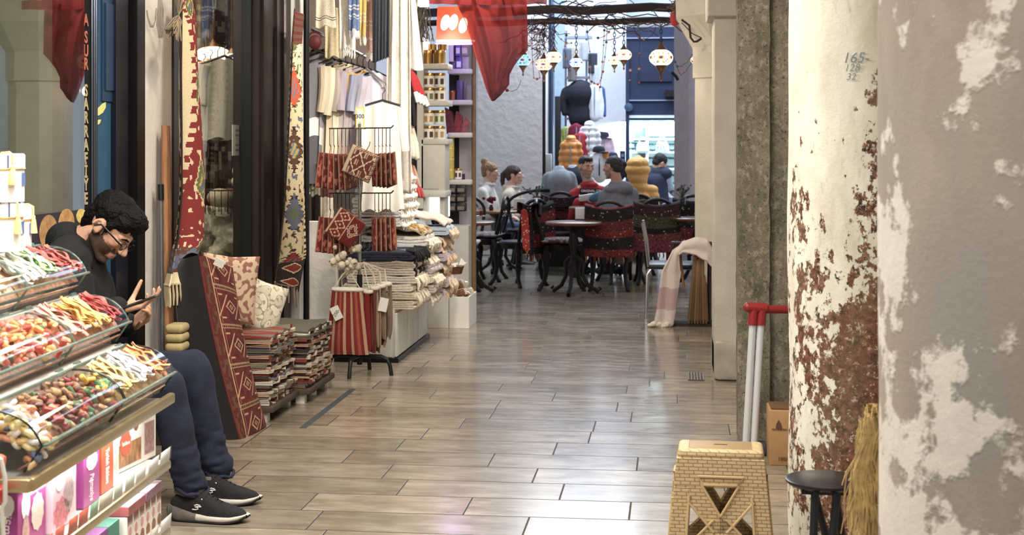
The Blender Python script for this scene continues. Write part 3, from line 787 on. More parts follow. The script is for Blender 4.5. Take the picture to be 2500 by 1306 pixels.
g=MB();oval(g,sm_(.13,.085)@Matrix.Translation((0,0,.0012)),.034,.036,sc=.14);em=part('red_emblem',g,M('emblem_red',(206,106,84),.5),o)
text('emblem_lettering','Baklava',.018,sm_(.13,.085)@Matrix.Translation((0,0,.0028)),lett,o)
g=MB();oval(g,sm_(.205,.13),.017,.02);part('walnut_picture',g,brownp,o)
g=MB();g.prism([(0,0),(.07,0),(.07,.1),(0,.1)],.0008,sm_(.265,.02));part('side_picture',g,M('print_plum',(172,140,138),.5,var=.35,scale=70),o)
ZL=.206
for k in range(6):
 y=.80+k*.058
 o,nm,sm_,nd=carton('sweets_carton','slim white carton with zigzag brown top, far end of the lower shelf','slim white cartons on the lower shelf',-.02,y,ZL,.06,.052,.115,whiteb)
 g=MB();zz=[(.002,.115),(.05,.115)]+[(.05-.006*i,(.085 if i%2 else.108))for i in range(1,9)]
 g.prism([(p[0],p[1])for p in zz],.0006,sm_(0,0));part('zigzag_print',g,M('print_cocoa',(132,90,84),.5,var=.2),o)
 g=MB();oval(g,sm_(.026,.066),.012,.015);part('emblem',g,M('emblem_pink',(214,160,158),.5),o)
 g=MB();oval(g,sm_(.028,.026),.017,.019,sc=.1);part('cookie_picture',g,brownp,o)
for k,(yy,c,nmz)in enumerate(((.80,(168,96,96),'rose'),(.975,(146,104,122),'mauve'))):
 o,nm,sm_,nd=carton('gift_box','flat %s gift box lying on the slim cartons'%nmz,None,-.015,yy,ZL+.117,.1,.16,.03,M('gift_'+nmz,c,.4,var=.1))
 g=MB();g.M=SM@Matrix.Translation((-.065,yy,ZL+.1475));g.box((0,.08,0),(.098,.156,.001));part('lid_paper',g,M('paper_lilac',(222,206,220),.5),o)
for k,(yy,wy,c,h,nmz,w_)in enumerate(((.66,.10,(66,132,116),.125,'green carton with white zigzag edge',None),(.56,.095,(132,70,134),.125,'violet carton with white zigzag edge',None),(.455,.085,(72,62,128),.135,'navy carton with a white flower','Lokum'),(.36,.085,(150,104,84),.125,'brown carton with a cream flower','Helva'),(.27,.085,(126,172,206),.11,'pale blue carton',None),(.12,.14,(214,92,66),.12,'red carton at the near end',None))):
 o,nm,sm_,nd=carton('sweets_carton',nmz+' on the lower shelf',None,-.03,yy,ZL,.06,wy,h,M('carton_%d'%k,c,.4,var=.06))
 if w_:
  g=MB();oval(g,sm_(wy/2,h*.68),.024,.02,n=10,sc=.35);part('flower_print',g,lett,o);text('lettering',w_,.026,sm_(wy/2,h*.36),lett,o)
 elif 'zigzag' in nmz:
  g=MB();g.prism([(.002,0),(wy-.002,0)]+[(wy-.002-(wy-.004)*i/8,.07 if i%2 else.03)for i in range(9)],.0006,sm_(0,0));part('zigzag_print',g,lett,o)
 else:
  g=MB();oval(g,sm_(wy/2,h*.5),.03,.03);part('emblem',g,creamp,o)
wr=thing('wire_rack','white wire packet rack cut off by the near end of the sweets stand','rack',W(10,1300,3.3))
g=MB();q=lambda px,py,d=3.32:W(px,py,d)
g.tube([q(2,1120),q(12,1165),q(13,1225),q(4,1240),q(8,1306),q(8,1420)],.0055,8);g.tube([q(-40,1240),q(4,1240)],.005,8);g.tube([q(-60,1120),q(2,1120)],.005,8)
part('wire_frame',g,M('white_wire',(232,228,222),.4),wr)
for i,(py,c,l)in enumerate(((1140,(206,110,84),'orange packet in the wire rack, uppermost'),(1215,(190,70,58),'red packet in the wire rack, second down'),(1290,(150,172,130),'green packet in the wire rack, lowest'))):
 g=MB();p=q(-16,py,3.36);g.rbox(p,(.045,.05,.06),.012,rot=(0,.2,0));single('sweets_packet',g,M('packet%d'%i,c,.3,var=.3,scale=40),l,'packet',loc=p-V3((0,0,.03)))
area('stand_lamp',sp(.05,.5,2.5),.5,82,NEUT,sy=1.1)
for zz in(.575,.385):area('shelf_light',sp(-.02,.56,zz),.03,1.3,(1,.95,.9),rot=(0,R(-38)if False else 0,R(3.5)),sy=1.0)
# shop fronts on the left
def fz(px,py,X=XF):return onX(px,py,X).z
navy=M('navy_panel',(24,30,46),.4,var=.1);bluep=M('blue_panel',(38,76,104),.6,var=.08)
y0,y1=2.2,yx(203);zs=fz(200,511)
g=MB();g.box((XF,(y0+y1)/2,(zs+HC)/2),(.012,y1-y0,HC-zs));struct('window_1',g,GLASS('shop_glass',(196,206,200),2.6,.012))
g=MB();g.box((XF-1.5,(y0+y1)/2,HC/2),(.1,y1-y0+1,HC));struct('wall_room',g,M('room_grey',(176,178,164),.9,var=.05))
g=MB();g.box((XF-.95,y1+.3,HC/2),(1.6,.06,HC));struct('wall_room_end',g,MATS['room_grey'])
g=MB();g.box((XF-.8,y0-.05,HC/2),(1.6,.1,HC));struct('wall_room_near',g,MATS['room_grey'])
area('room_fill',(XF-.8,(y0+y1)/2,HC-.1),1,80,NEUT)  # unseen area light added to brighten the room behind the glass
g=MB();g.box((XF-1.35,5.0,2.0),(.25,3.2,.10));single('wall_shelf',g,M('shelf_pale',(206,206,196),.6),'pale shelf on the grey wall seen through the front shop window','shelf',loc=(XF-1.35,5,1.95))
band=M('pastry_band',(46,40,52),.45,var=.1)
g=MB();g.box((XF-.03,(y0+y1)/2,zs-.10),(.07,y1-y0,.2));pb=struct('trim_1',g,band)
g=MB();g.box((XF-.03,(y0+y1)/2,(zs-.2)/2),(.06,y1-y0,zs-.2));struct('trim_2',g,M('stall_riser',(60,54,54),.6))
for i,(px,py,w,h,c)in enumerate(((118,567,.085,.115,(176,134,88)),(162,547,.08,.105,(186,142,92)),(198,527,.05,.05,(214,190,110)))):
 p=onX(px,py,XF+.006);m=frame(p,(0,1,0),(0,0,1));g=MB();oval(g,m,w,h*.62,.0012,28,0);
 g2=MB();oval(g2,m@Matrix.Translation((0,0,.0012)),w*.45,h*.3,.0008,20,0)
 a=single('pastry_picture',g,M('pastry%d'%i,c,.5,var=.3,scale=40),('round pastry picture on the dark band under the window, first from the tins','round pastry picture on the dark band, just behind the seated man','small yellow pastry picture at the end of the dark band')[i],'picture',loc=p)
yA,yB_,yC,yD=yx(203),yx(236),yx(315),yx(352)
g=MB();g.box((XF-.07,(yA+yB_)/2,HC/2),(.14,yB_-yA,HC));struct('trim_3',g,M('frame_black',(11,10,12),.65,spec=.15))
g=MB()
for k in(.62,.8,.95):g.rod((XF+.002,lerp(yA,yB_,k),0),(XF+.002,lerp(yA,yB_,k),HC),.006,n=8)
struct('trim_4',g,M('frame_bead',(92,96,110),.25,metal=.8))
gilt=M('gilt_letter',(176,160,122),.5,emit=.0)
for ch,py in zip('ASURSARRAFİYE',(50,92,125,157,222,255,288,322,355,388,421,452,486)):
 p=onX(210,py,XF+.004);t=text('trim_letter',ch,.072,frame(p,(0,1,0),(0,0,1)),gilt if py>200 else M('gilt_red',(176,96,72),.5),None,.001,bold=.002);t['kind']='structure'
g=MB();g.box((XF-.10,(yB_+yD)/2,HC/2),(.06,yD-yB_,HC));dr1=struct('door_1',g,navy)
g=MB();a_,b_=yx(238,XF-.045),yx(279,XF-.045);g.box((XF-.055,(a_+b_)/2,HC/2+.3),(.02,b_-a_,HC-.3));part('blue_pane',g,bluep,dr1)
g=MB();g.box((XF-.043,lerp(a_,b_,.55),fz(255,110)),(.012,.14,.5));g.box((XF-.034,lerp(a_,b_,.55),fz(255,110)),(.008,.09,.4),col=None);part('picture_frame',g,M('frame_navy',(28,52,80),.4),dr1)
g=MB();a2,b2=yx(283,XF-.02),yx(313,XF-.02);g.box((XF-.045,(a2+b2)/2,HC/2),(.05,b2-a2,HC));part('dark_stile',g,M('stile_navy',(17,20,32),.3),dr1)
g=MB();a3,b3=yx(318,XF-.04),yx(331,XF-.04);zt=fz(325,37);g.box((XF-.055,(a3+b3)/2,zt/2),(.03,b3-a3,zt));part('teal_strip',g,M('teal_strip',(74,118,138),.5,var=.05),dr1)
g=MB();g.box((XF-.06,(yx(333)+yD)/2,HC/2),(.13,yD-yx(333),HC));struct('trim_5',g,M('black_jamb',(16,14,16),.35))
leafm=M('leaf_gilt',(206,210,132),.5)
g=MB()
for(pts,nm_)in(([(234,283),(241,264),(252,253),(259,249),(259,262),(252,275),(242,282)],'upper'),([(232,308),(236,297),(243,292),(248,292),(244,302)],'lower')):
 q=[onX(px,py,XF-.04)for px,py in pts]
 g=MB();n=len(q);g.add([(XF-.044,v.y,v.z)for v in q]+[(XF-.041,v.y,v.z)for v in q],[tuple(range(n)),tuple(range(2*n-1,n-1,-1))]+[(i,(i+1)%n,n+(i+1)%n,n+i)for i in range(n)],None,False)
 part('leaf_mark',g,leafm,dr1)
wire_g=M('grey_wire',(150,146,140),.5)
g=MB();X1=XF+.006
for k in range(4):
 pts=[onX(px,py,X1)for px,py in((389+k*2,-5),(386+k*3,30),(384+k*4,60),(389+k*3,90),(395+k,62),(392+k*2,25),(394,-5))];g.tube(pts,.003,5)
g.tube([onX(px,py,X1)for px,py in((359,25),(362,45),(368,62),(375,64),(380,50),(382,20))],.0025,5)
single('wire_loop',g,wire_g,'thin grey wire loops hanging high on the white wall strip','wire',loc=onX(390,95,X1))
yE,yF,yG,yH=yx(432),yx(470),yx(612),yx(692)
g=MB();g.box((XF-.035,(yx(420)+yE)/2,HC/2),(.09,yE-yx(420),HC));struct('trim_6',g,dark_br)
g=MB();g.box((XF-.05,(yE+yG)/2,HC/2),(.01,yG-yE,HC));struct('window_2',g,GLASS('shop_glass_clear',(236,238,236),.7,.01))
g=MB();g.box((XF-.03,(yG+yH)/2,HC/2),(.16,yH-yG,HC))
for k in(.1,.5,.72):g.box((XF+.058,lerp(yG,yH,k),HC/2),(.02,.05,HC))
struct('trim_7',g,M('bronze_door',(48,38,34),.4,var=.12,scale=6))
g=MB();g.box((XF-.02,yG-.012,HC/2),(.06,.03,HC));struct('trim_8',g,M('black_strip',(28,32,34),.25))
def interior_pat(u,v):
 k=noise.noise(V3((u*22,v*26,0)));q=noise.noise(V3((u*60,v*50,4)))
 c=(70,34,34)if k<.05 else(52,34,32)if k<.2 else(96,84,76)
 if q>.36:c=(168,150,132)
 return rgb(c)
g=MB();g.sheet(lambda u,v:(XF-1.9,lerp(6.6,12.5,u),HC*v),110,90,interior_pat);struct('wall_shop',g,M('shop_wall_textile',attr=True,rough=.9),thick=.03)
g=MB();g.box((XF-1.0,6.75,HC/2),(1.9,.06,HC));struct('wall_shop_near',g,M('shop_dark',(70,60,56),.9))
g=MB();g.sheet(lambda u,v:(lerp(XF-1.9,XF-.1,u),12.3,HC*v),60,80,interior_pat);struct('wall_shop_end',g,MATS['shop_wall_textile'],thick=.03)
area('shop_fill',(XF-.75,8.6,HC-.15),1.3,80,WARM)  # unseen area light added to brighten the shop interior
area('shop_window_fill',(XF-.35,7.7,HC-.1),.5,60,NEUT,sy=1.2)  # extra unseen light put in so the coats show
def mosaic(u,v,cols,base):
 a=int(u*14);k=noise.noise(V3((a*3.1,int(v*9)*2.7,len(cols))))
 s=(u*14-a-.5)**2*4+((v*9)%1-.5)**2*4
 return rgb(cols[int(abs(k)*97)%len(cols)])if s<.55 else rgb(base)
def glow_mat(name,st):return M(name,(255,240,210),.3,attr=True,emit=st)
for i,(px,py,Y_,r,l)in enumerate(((520,133,9.4,.095,'large mosaic lamp with red petals inside the shop window'),(508,168,10.2,.10,'oval white mosaic lamp lowest but one inside the shop window'),(497,199,11.0,.075,'blue mosaic lamp, lowest inside the shop window'),(566,146,9.0,.07,'pale mosaic lamp beside the hanging coats inside the shop window'),(602,133,8.8,.06,'pale lamp half behind the window frame inside the shop'))):
 p=onY(px,py,Y_);o=thing('mosaic_lamp',l,'lamp',p,'mosaic lamps inside the shop')
 cols=[(255,214,150),(230,120,90),(255,244,224)]if i!=2 else[(120,150,255),(210,220,255)]
 g=MB();g.lathe([(r*1.25*math.sin(PI*k/10),-.6*r*math.cos(PI*k/10))for k in range(11)],p,28,colfn=lambda u,v:mosaic(u,v,cols,(255,246,230)));part('globe',g,glow_mat('glow_in',3.5),o)
 g=MB();g.lathe([(r*.5,.52*r),(r*.3,.8*r),(.006,1.1*r)],p,14);g.rod(p+V3((0,0,r)),p+V3((0,0,HC-p.z)),.005,n=6);part('brass_cap',g,M('brass_dark',(92,66,40),.4,metal=.7),o)
hang_m=M('hanger_dark',(38,34,34),.4);
def garment(p,yaw,w,L,col,label,group,fold_seed,sleeve=.5,band=None,thick=.055,name='garment',cat='garment',stripes=None,fringe=False):
 """a coat or shawl on a hanger at p (its hook): yaw turns its broad side"""
 o=thing(name,label,cat,p-V3((0,0,L+.1)),group)
 m=Matrix.Translation(p)@Matrix.Rotation(yaw,4,'Z')
 rs=random.Random(fold_seed);ph=rs.uniform(0,6)
 def body(side):
  def fn(u,v):
   x=(u-.5)
   sl=.16*abs(x)*2
   wid=w*(1-.10*math.sin(v*PI))*(1+.12*v)
   z=-.05-sl*w*.9*(1-v)-L*v-.012*math.sin(u*17+ph)*v
   y=side*thick*(.55+.35*math.cos(x*PI))*(1+.18*math.sin(u*19+ph+v*2))+.018*math.sin(u*9+ph+v)*v
   return m@V3((x*wid,y,z))
  return fn
 def cf(u,v):
  if stripes:
   for(a,b,c)in stripes:
    if a<=v<b:return rgb(c)
  k=1+.05*math.sin(u*70)
  return tuple(min(1,q*k)for q in rgb(col))
 g=MB();g.sheet(body(1),18,20,cf);g.sheet(body(-1),18,20,cf)
 part('cloth_body',g,M('woollen',attr=True,rough=.95,bump=.3,bscale=220,sheen=.2),o)
 if sleeve:
  for s in(-1,1):
   g=MB();pts=[];rr=[]
   for k in range(8):
    t=k/7;pts.append(m@V3((s*w*(.46+.11*t),.01*math.sin(ph+t*4),-.05-.14*w-sleeve*L*t)));rr.append(.052-.012*t)
   g.tube(pts,rr,10,col=rgb(tuple(int(q*.97)for q in col)),flat=.8);part('sleeve',g,MATS['woollen'],o)
 g=MB();g.tube([m@V3((x*w*.45,0,-.035-.15*abs(x)*w*.9))for x in(-1,-.6,-.2,0,.2,.6,1)],.008,6)
 g.tube([m@V3(q)for q in((0,0,-.035),(0,0,.01),(.018,0,.03),(.01,0,.05),(-.01,0,.045))],.003,5);part('hanger',g,hang_m,o)
 if fringe:
  g=MB()
  for k in range(9):
   q=body(1)((k+.5)/9,1);g.cap(q,q-V3((0,0,.05)),.006,.009,6);g.ell(q-V3((0,0,.06)),(.012,.012,.014))
  part('tassels',g,M('wool_cream',(226,220,206),.95),o)
 return o
for i,(px,py,Y_,w,L,c,l)in enumerate(((548,150,9.0,.34,.95,(92,78,74),'grey brown coat farthest from the window frame inside the shop'),(566,140,8.85,.33,.95,(198,186,160),'cream coat third from the window frame inside the shop'),(584,128,8.7,.35,.98,(122,112,108),'grey coat second from the window frame inside the shop'),(602,122,8.55,.36,1.0,(190,180,162),'pale coat next to the window frame inside the shop'))):
 p=onX(px,py,XF-.45-.05*i)if False else onY(px,py,Y_)
 garment(p+V3((-.14,0,0)),R(62),w,L*.5,c,l,'coats inside the shop window',40+i,thick=.04)
g=MB();g.rod(onY(535,150,9.1),onY(612,118,8.4),.012,n=8);single('coat_rail',g,M('rail_grey',(90,86,84),.4,metal=.6),'sloping metal rail carrying the coats inside the shop','rail',loc=onY(535,150,9.1))
paper=M('card_white',(226,224,218),.6);greyp=M('card_grey',(150,150,148),.6)
Xc_=XF-.075
def card(px0,py0,px1,py1,label,lines=True,X=Xc_,mat=None):
 a=onX(px0,py1,X);b=onX(px1,py0,X)
 o=thing('price_card',label,'card',V3((X,(a.y+b.y)/2,a.z)))
 g=MB();g.box((X,(a.y+b.y)/2,(a.z+b.z)/2),(.006,abs(b.y-a.y),abs(b.z-a.z)));part('sheet',g,mat or paper,o)
 if lines:
  for k in range(5):
   if k==2:continue
   z=lerp(b.z,a.z,.18+.16*k);g=MB();g.box((X+.0038,(a.y+b.y)/2,z),(.001,abs(b.y-a.y)*.7,abs(b.z-a.z)*.07));part('print_line',g,greyp,o)
 return o
card(567,306,608,380,'large printed card hanging in the shop window beside the frame')
card(592,422,607,535,'narrow upright card in the shop window beside the frame')
card(502,258,523,305,'small white card deep in the shop window beside the kilim',X=XF-.5)
g=MB()
for px,py in((578,418),(584,430),(576,444),(587,446)):g.ell(onX(px,py,XF-.14),(.03,.03,.035))
single('woollen_purse',g,M('wool_pale',(206,196,176),.95,bump=.5,bscale=60),'pale woollen purse hanging in the shop window over the basket','purse',loc=onX(582,455,XF-.14))
fl=MB();p=onX(560,640,XF-.35);rf=random.Random(3)
for k in range(60):fl.ell(p+V3((rf.uniform(-.22,.22),rf.uniform(-.34,.34),rf.uniform(-.2,.2)+.12)),rf.uniform(.04,.08))
me=fuse(fl,.02,2,disp=fold(.03,30,(1,1,1)));o=bpy.data.objects.new('sheepskin',me);COL.objects.link(o);me.materials.append(M('fleece',(196,186,166),1.,var=.3,scale=30,bump=.8,bscale=80));tag(o,'shaggy pale sheepskin heaped at the foot of the shop window','sheepskin')
bk=thing('wire_basket','wire basket of folded scarves in the middle of the shop window','basket',onX(545,505,XF-.3))
c_=onX(545,490,XF-.3)
g=MB();g.tube([c_+V3((.13*math.cos(a),.17*math.sin(a),.07))for a in[2*PI*i/20 for i in range(20)]],.004,6,closed=True)
for i in range(20):
 a=2*PI*i/20;g.rod(c_+V3((.13*math.cos(a),.17*math.sin(a),.07)),c_+V3((.12*math.cos(a),.16*math.sin(a),-.08)),.0025,n=5)
part('basket_wires',g,hang_m,bk)
for i,(dx,dy,c,l)in enumerate(((0,-.06,(206,192,164),'cream'),(.02,.06,(150,106,90),'brown'),(-.03,.02,(220,214,200),'white'))):
 g=MB();g.ell(c_+V3((dx,dy,.02)),(.08,.09,.06));single('rolled_scarf',g,M('scarf'+l,c,.95,bump=.4,bscale=90),l+' rolled scarf in the wire basket in the shop window','scarf',loc=c_+V3((dx,dy,-.04)))
for i,(px,py,w,h,c)in enumerate(((515,60,.34,.62,(88,74,80)),(575,70,.42,.5,(120,108,110)),(500,420,.3,.8,(92,44,44)),(560,560,.3,.5,(110,92,80)))):
 p=onX(px,py,XF-1.2);g=MB()
 g.sheet(lambda u,v:p+V3((.02*math.sin(u*15),(u-.5)*w*2,-(v-.5)*h)),14,14,lambda u,v:rgb(c)if noise.noise(V3((u*16,v*16,i)))<.15 else rgb((176,160,142)))
 single('woven_hanging',g,M('woven',attr=True,rough=.95),('dusky woven hanging at the top of the shop interior','lilac grey woven hanging under the shop ceiling','dark red woven hanging behind the kilim in the shop','brown woven hanging low behind the basket in the shop')[i],'hanging',loc=p,thick=.01)
wood_p=M('pole_wood',(150,106,72),.55,var=.25,scale=14,stretch=(6,6,.6));
for i,(a,b,r,mt,l)in enumerate((((401,306),(410,862),.017,wood_p,'wooden pole leaning at the wall strip, nearer to the door'),((408,308),(422,858),.016,M('pole_wood2',(120,82,58),.55,var=.25,stretch=(6,6,.6)),'darker wooden pole leaning beside the first one'))):
 p=onX(a[0],a[1],XF+.05);q=onX(b[0],b[1],XF+.10);q.z=max(q.z,0);g=MB();g.rod(V3((q.x,q.y,0)),p,r,r*.9,12);single('wooden_pole',g,mt,l,'pole',loc=V3((q.x,q.y,0)))
p=onX(392,455,XF+.05);q=onX(398,835,XF+.09);o=thing('grey_pole','grey metal pole with a black grip leaning at the white wall strip','pole',V3((q.x,q.y,0)))
g=MB();g.rod(V3((q.x,q.y,0)),p,.012);part('shaft',g,M('steel_grey',(120,124,124),.35,metal=.7),o)
g=MB();g.rod(lerp(q,p,.91),p+V3((0,0,.01)),.016);part('grip',g,black,o)
tw=M('twine',(132,118,98),.95,var=.2)
g=MB();c_=onX(432,62,XF+.17);rt=random.Random(9)
for k in range(22):
 a0=rt.uniform(1.7,3.9);L_=rt.uniform(.10,.2);d=V3((.02*rt.uniform(-1,1),math.cos(a0)*L_*.7,-abs(math.sin(a0))*L_*.35-.06));s_=V3((rt.uniform(-.015,.015),.02,.02))
 top=c_+V3((0,.02,.05));g.tube([top,top+d*.5+s_,top+d,top+d*1.02-s_*.6,top+d*.5-s_,top],.0032,5)
for k in range(8):g.tube([c_+V3((0,.02,.05)),c_+V3((.01,rt.uniform(-.12,.12),rt.uniform(.08,.2))),c_+V3((.01,rt.uniform(-.3,.2),.3))],.003,5)
single('twine_bundle',g,tw,'loose bundle of grey twine tied at the top of the first kilim','twine',loc=c_)
def serr(x,n):return abs((x*n)%1-.5)*2
KC=dict(red=(132,48,48),dred=(94,36,37),cream=(222,206,170),green=(104,112,66),blue=(104,108,128),black=(44,34,32),brown=(96,66,50),orange=(196,92,62),sky=(74,136,176),ochre=(196,168,96))
def kc(n):return rgb(KC[n])
def kilim1(u,v):
 if v>.95:return kc('cream')
 d=u-.5-.28*math.sin(v*5.2)+.03*serr(v,30)
 if v>.88:return kc('brown')if noise.noise(V3((u*14,v*60,2)))>0 else kc('blue')
 if d<-.10:
  if u<.10+.09*round(serr(v,26)):return kc('black')
  e=((u-.22)/.10)**2+(((v*6)%1-.5)/.28)**2+.3*serr(v,60)
  if e<.8:return kc('red')if int(v*6)%2 else kc('green')
  return kc('cream')
 if d<0:return kc('red')if serr(v,28)>.5 else kc('cream')
 e=abs(u-.72)/.17+abs((v*3.6+.2)%1-.5)/.34+.12*serr(v,70)
 if e<.45:return kc('blue')if int(v*60+u*20)%3 else kc('ochre')
 if e<.78:return kc('green')
 if e<.9:return kc('cream')
 if noise.noise(V3((u*16,v*44,7)))>.34:return kc('cream')
 return kc('red')if u<.9 else kc('dred')
def kilim2(u,v):
 s=serr(v,46)
 if v>.86:
  e=abs(u-.45)/.3+abs((v*14)%1-.5)/.5
  return kc('red')if e<.6 else(kc('cream')if e<.75 else kc('black'))
 if v<.13:return kc('brown')if serr(v,40)>.4 else kc('dred')
 if u>.86:return kc('black')if s>.5 else kc('cream')
 if u<.07+.06*round(s):return kc('black')
 k=(v*5.2)%1;j=int(v*5.2)
 e=abs(u-.42)/.34+abs(k-.5)/.5+.10*round(serr(v,60))
 base='cream'
 if e<.42:return kc(('orange','orange','ochre','green','brown')[j%5])if(int(u*30+v*80)%3)else kc('sky' if j in(1,2)else 'blue')
 if e<.75:return kc(('green','orange','brown','blue','red')[j%5])
 if e<.88:return kc('black')if int(v*90)%2 else kc('cream')
 if noise.noise(V3((u*12,v*70,3)))>.25:return kc(('brown','green','blue')[j%3])
 return kc(base)
rugm=M('kilim_weave',attr=True,rough=.95,bump=.5,bscale=260,var=.10,scale=120)
def hung_rug(name,label,edges,X,cf,fold_amp,fringe_mat,nf,nv=150,seed=0,ff=2.5):
 """edges: rows (left px, right px, py) measured down the cloth on the plane X"""
 def row(v):
  k=v*(len(edges)-1);i=min(int(k),len(edges)-2);t=k-i;t=t*t*(3-2*t)*.5+t*.5
  a,b=edges[i],edges[i+1];return[lerp(a[j],b[j],t)for j in range(4)]
 def fn(u,v):
  l,r,pl,pr=row(v);px=lerp(l,r,u);py=lerp(pl,pr,u)
  p=onX(px,py,X);p.x+=fold_amp*math.sin(u*PI*ff+seed+v*1.5)*(.4+.6*v)
  return p
 bot=edges[-1]
 o=thing(name,label,'kilim',fn(.5,1))
 g=MB();g.sheet(fn,60,nv*2,cf);part('weave',g,rugm,o,thick=.008)
 g=MB()
 for k in range(nf):
  q=fn((k+.5)/nf,1);g.tube([q+V3((0,0,.01)),q+V3((.004,.004*math.sin(k),-.05)),q+V3((.006,.006*math.sin(k*2),-.10))],[.005,.006,.003],5)
 g.tube([fn(i/20,1)+V3((0,0,.004))for i in range(21)],.005,5)
 part('fringe',g,fringe_mat,o)
 return o
fr_c=M('fringe_cream',(198,182,150),.95)
hung_rug('kilim','red and cream kilim draped beside the shop window, fringe hanging behind the long cushion',[(436,462,-20,-20),(432,472,60,40),(430,480,180,180),(431,492,330,330),(432,500,470,470),(424,500,580,575),(404,462,700,690)],XF+.13,kilim1,.035,fr_c,20,seed=1)
hung_rug('kilim','long multicoloured kilim with orange medallion hanging before the dark bronze frame',[(716,742,20,40),(709,736,130,120),(704,741,250,250),(699,746,380,380),(692,752,520,520),(680,756,640,620),(676,738,690,715)],XF+.20,kilim2,.03,M('fringe_grey',(150,136,122),.95),9,seed=2)
g=MB();p=onX(748,60,XF+.16);g.rod((p.x,p.y,0),(p.x,p.y,HC),.02,n=10);single('black_post',g,black,'thin black post standing beside the multicoloured kilim','post',loc=(p.x,p.y,0))
for i,py in enumerate((845,822,800)):
 p=onX(433,py,XF+.16);g=MB();g.rbox(p,(.09,.12,.043),.018,seg=3);
 single('small_cushion',g,M('straw_yellow',(176,160,116),.95,bump=.3,bscale=80),('lowest of three small straw-yellow cushions under the first kilim','middle one of three small straw-yellow cushions under the first kilim','topmost of three small straw-yellow cushions under the first kilim')[i],'cushion',loc=p-V3((0,0,.022)))
p=onX(433,860,XF+.16)
g=MB();z_=fz(433,868);g.rbox((XF+.17,p.y,z_/2),(.2,.24,max(.05,z_)),.01);single('low_crate',g,M('crate_dark',(70,52,42),.8),'dark low crate under the small yellow cushions','crate',loc=(XF+.17,p.y,0))
CB=[W(486,622,6.98),W(566,655,7.28),W(648,1040,7.2),W(588,1078,6.92)]
def cush_pat(u,v):
 if u<.16:return kc('brown')if noise.noise(V3((u*20,v*30,1)))>.1 else rgb((88,36,34))
 if abs(u-.17)<.02:return rgb((186,150,120))
 if u>.96:return rgb((60,28,26))
 w=(u-.2)/.76;k=v*4.45+.32;j=int(k);f=k-j
 if f<.10 or f>.96:
  return rgb((160,122,92))if(f<.02 or.07<f<.10 or f>.98)else(rgb((52,34,30))if int(w*26)%2 else rgb((116,86,62)))
 x=w-.5;y=(f-.53)/.43*.5*1.15
 d=abs(x)*1.15+abs(y)
 if d<.07:return rgb((126,90,64))
 if d<.10:return rgb((178,140,112))
 if d<.20:return rgb((84,32,30))
 if d<.245+.03*(int((x-y)*40)%2):return rgb((188,150,124))
 q=abs(x-y*.9)
 if abs(abs(x+y*.55)-.33)<.025 and abs(y)<.42:return rgb((186,150,122))
 if.28<abs(x)<.44 and abs(abs(y)-.40)<.03:return rgb((186,150,122))
 if abs(abs(x)-.46)<.015:return rgb((150,110,84))
 return rgb((96,36,34))if noise.noise(V3((u*9,v*22,5)))>-.1 else rgb((78,30,30))
nF=(CB[1]-CB[0]).cross(CB[3]-CB[0]).normalized()
if nF.x<0:nF=-nF
def cface(u,v):
 p=(CB[0]*(1-u)+CB[1]*u)*(1-v)+(CB[3]*(1-u)+CB[2]*u)*v
 e=math.sin(PI*clamp(u))**.5*math.sin(PI*clamp(v*.98+.01))**.35
 return p+nF*(.035*e)+V3((-.018*math.sin(v*PI),0,0))
th=.18
o=thing('long_cushion','long black-sided kilim cushion standing on end beside the folded rugs','cushion',(CB[3]+CB[2])/2)
g=MB();g.sheet(cface,80,300,cush_pat);part('woven_face',g,rugm,o)
velv=M('black_velvet',(20,16,18),.95,sheen=.3,var=.2)
g=MB()
back=lambda u,v:cface(u,v)-nF*(th*(.55+.45*math.sin(PI*clamp(v))**.5))-nF*(.07*math.sin(PI*u)**.5)
g.sheet(back,14,40)
for ue in(0,1):
 g.sheet(lambda s,v:lerp(cface(ue,v),back(ue,v),s)+V3((0,-.03 if ue==0 else.02,0))*math.sin(PI*s),8,40)
for ve in(0,1):
 g.sheet(lambda s,u:lerp(cface(u,ve),back(u,ve),s)+V3((0,0,.02 if ve==0 else-.0))*math.sin(PI*s),8,14)
part('black_side',g,velv,o)
g=MB();g.tube([cface(0,i/40)for i in range(41)]+[cface(1,i/40)for i in range(40,-1,-1)],.006,6,closed=True);part('piping',g,M('piping_red',(96,40,38),.9),o)
g=MB();t_=W(526,642,7.05);g.box(t_+V3((.02,0,.0)),(.05,.004,.04),rot=(.3,.5,.3));part('paper_tag',g,paper,o)
def pillow(name,label,c,sx,sz,t,R3,cf,mat):
 g=MB()
 def fn(side):
  def f(u,v):
   x=(u-.5)*2;z=(v-.5)*2;k=(1-x**4)*(1-z**4)
   pin=1-.08*(1-abs(x))*(abs(z)**3);pin2=1-.08*(1-abs(z))*(abs(x)**3)
   return c+R3@V3((x*sx/2*pin2,side*t/2*max(k,0)**.55,z*sz/2*pin))
  return f
 g.sheet(fn(1),24,24,cf);g.sheet(fn(-1),90,90,cf)
 return single(name,g,mat,label,'cushion',loc=c-V3((0,0,sz/2)))
def floral(u,v):
 k=noise.noise(V3((u*7,v*7,1)));q=noise.noise(V3((u*15,v*15,5)))
 if abs(k)<.05:return rgb((150,140,118))
 if q>.3:return rgb((168,152,138))
 return rgb((222,214,196))if k>0 else rgb((206,198,178))
pillow('floral_cushion','pale cream floral cushion leaning in the corner on the rug stack',W(630,748,7.75),.30,.30,.13,Euler((R(-12),R(22),R(38))).to_matrix(),floral,M('linen_print',attr=True,rough=.95,bump=.3,bscale=150))
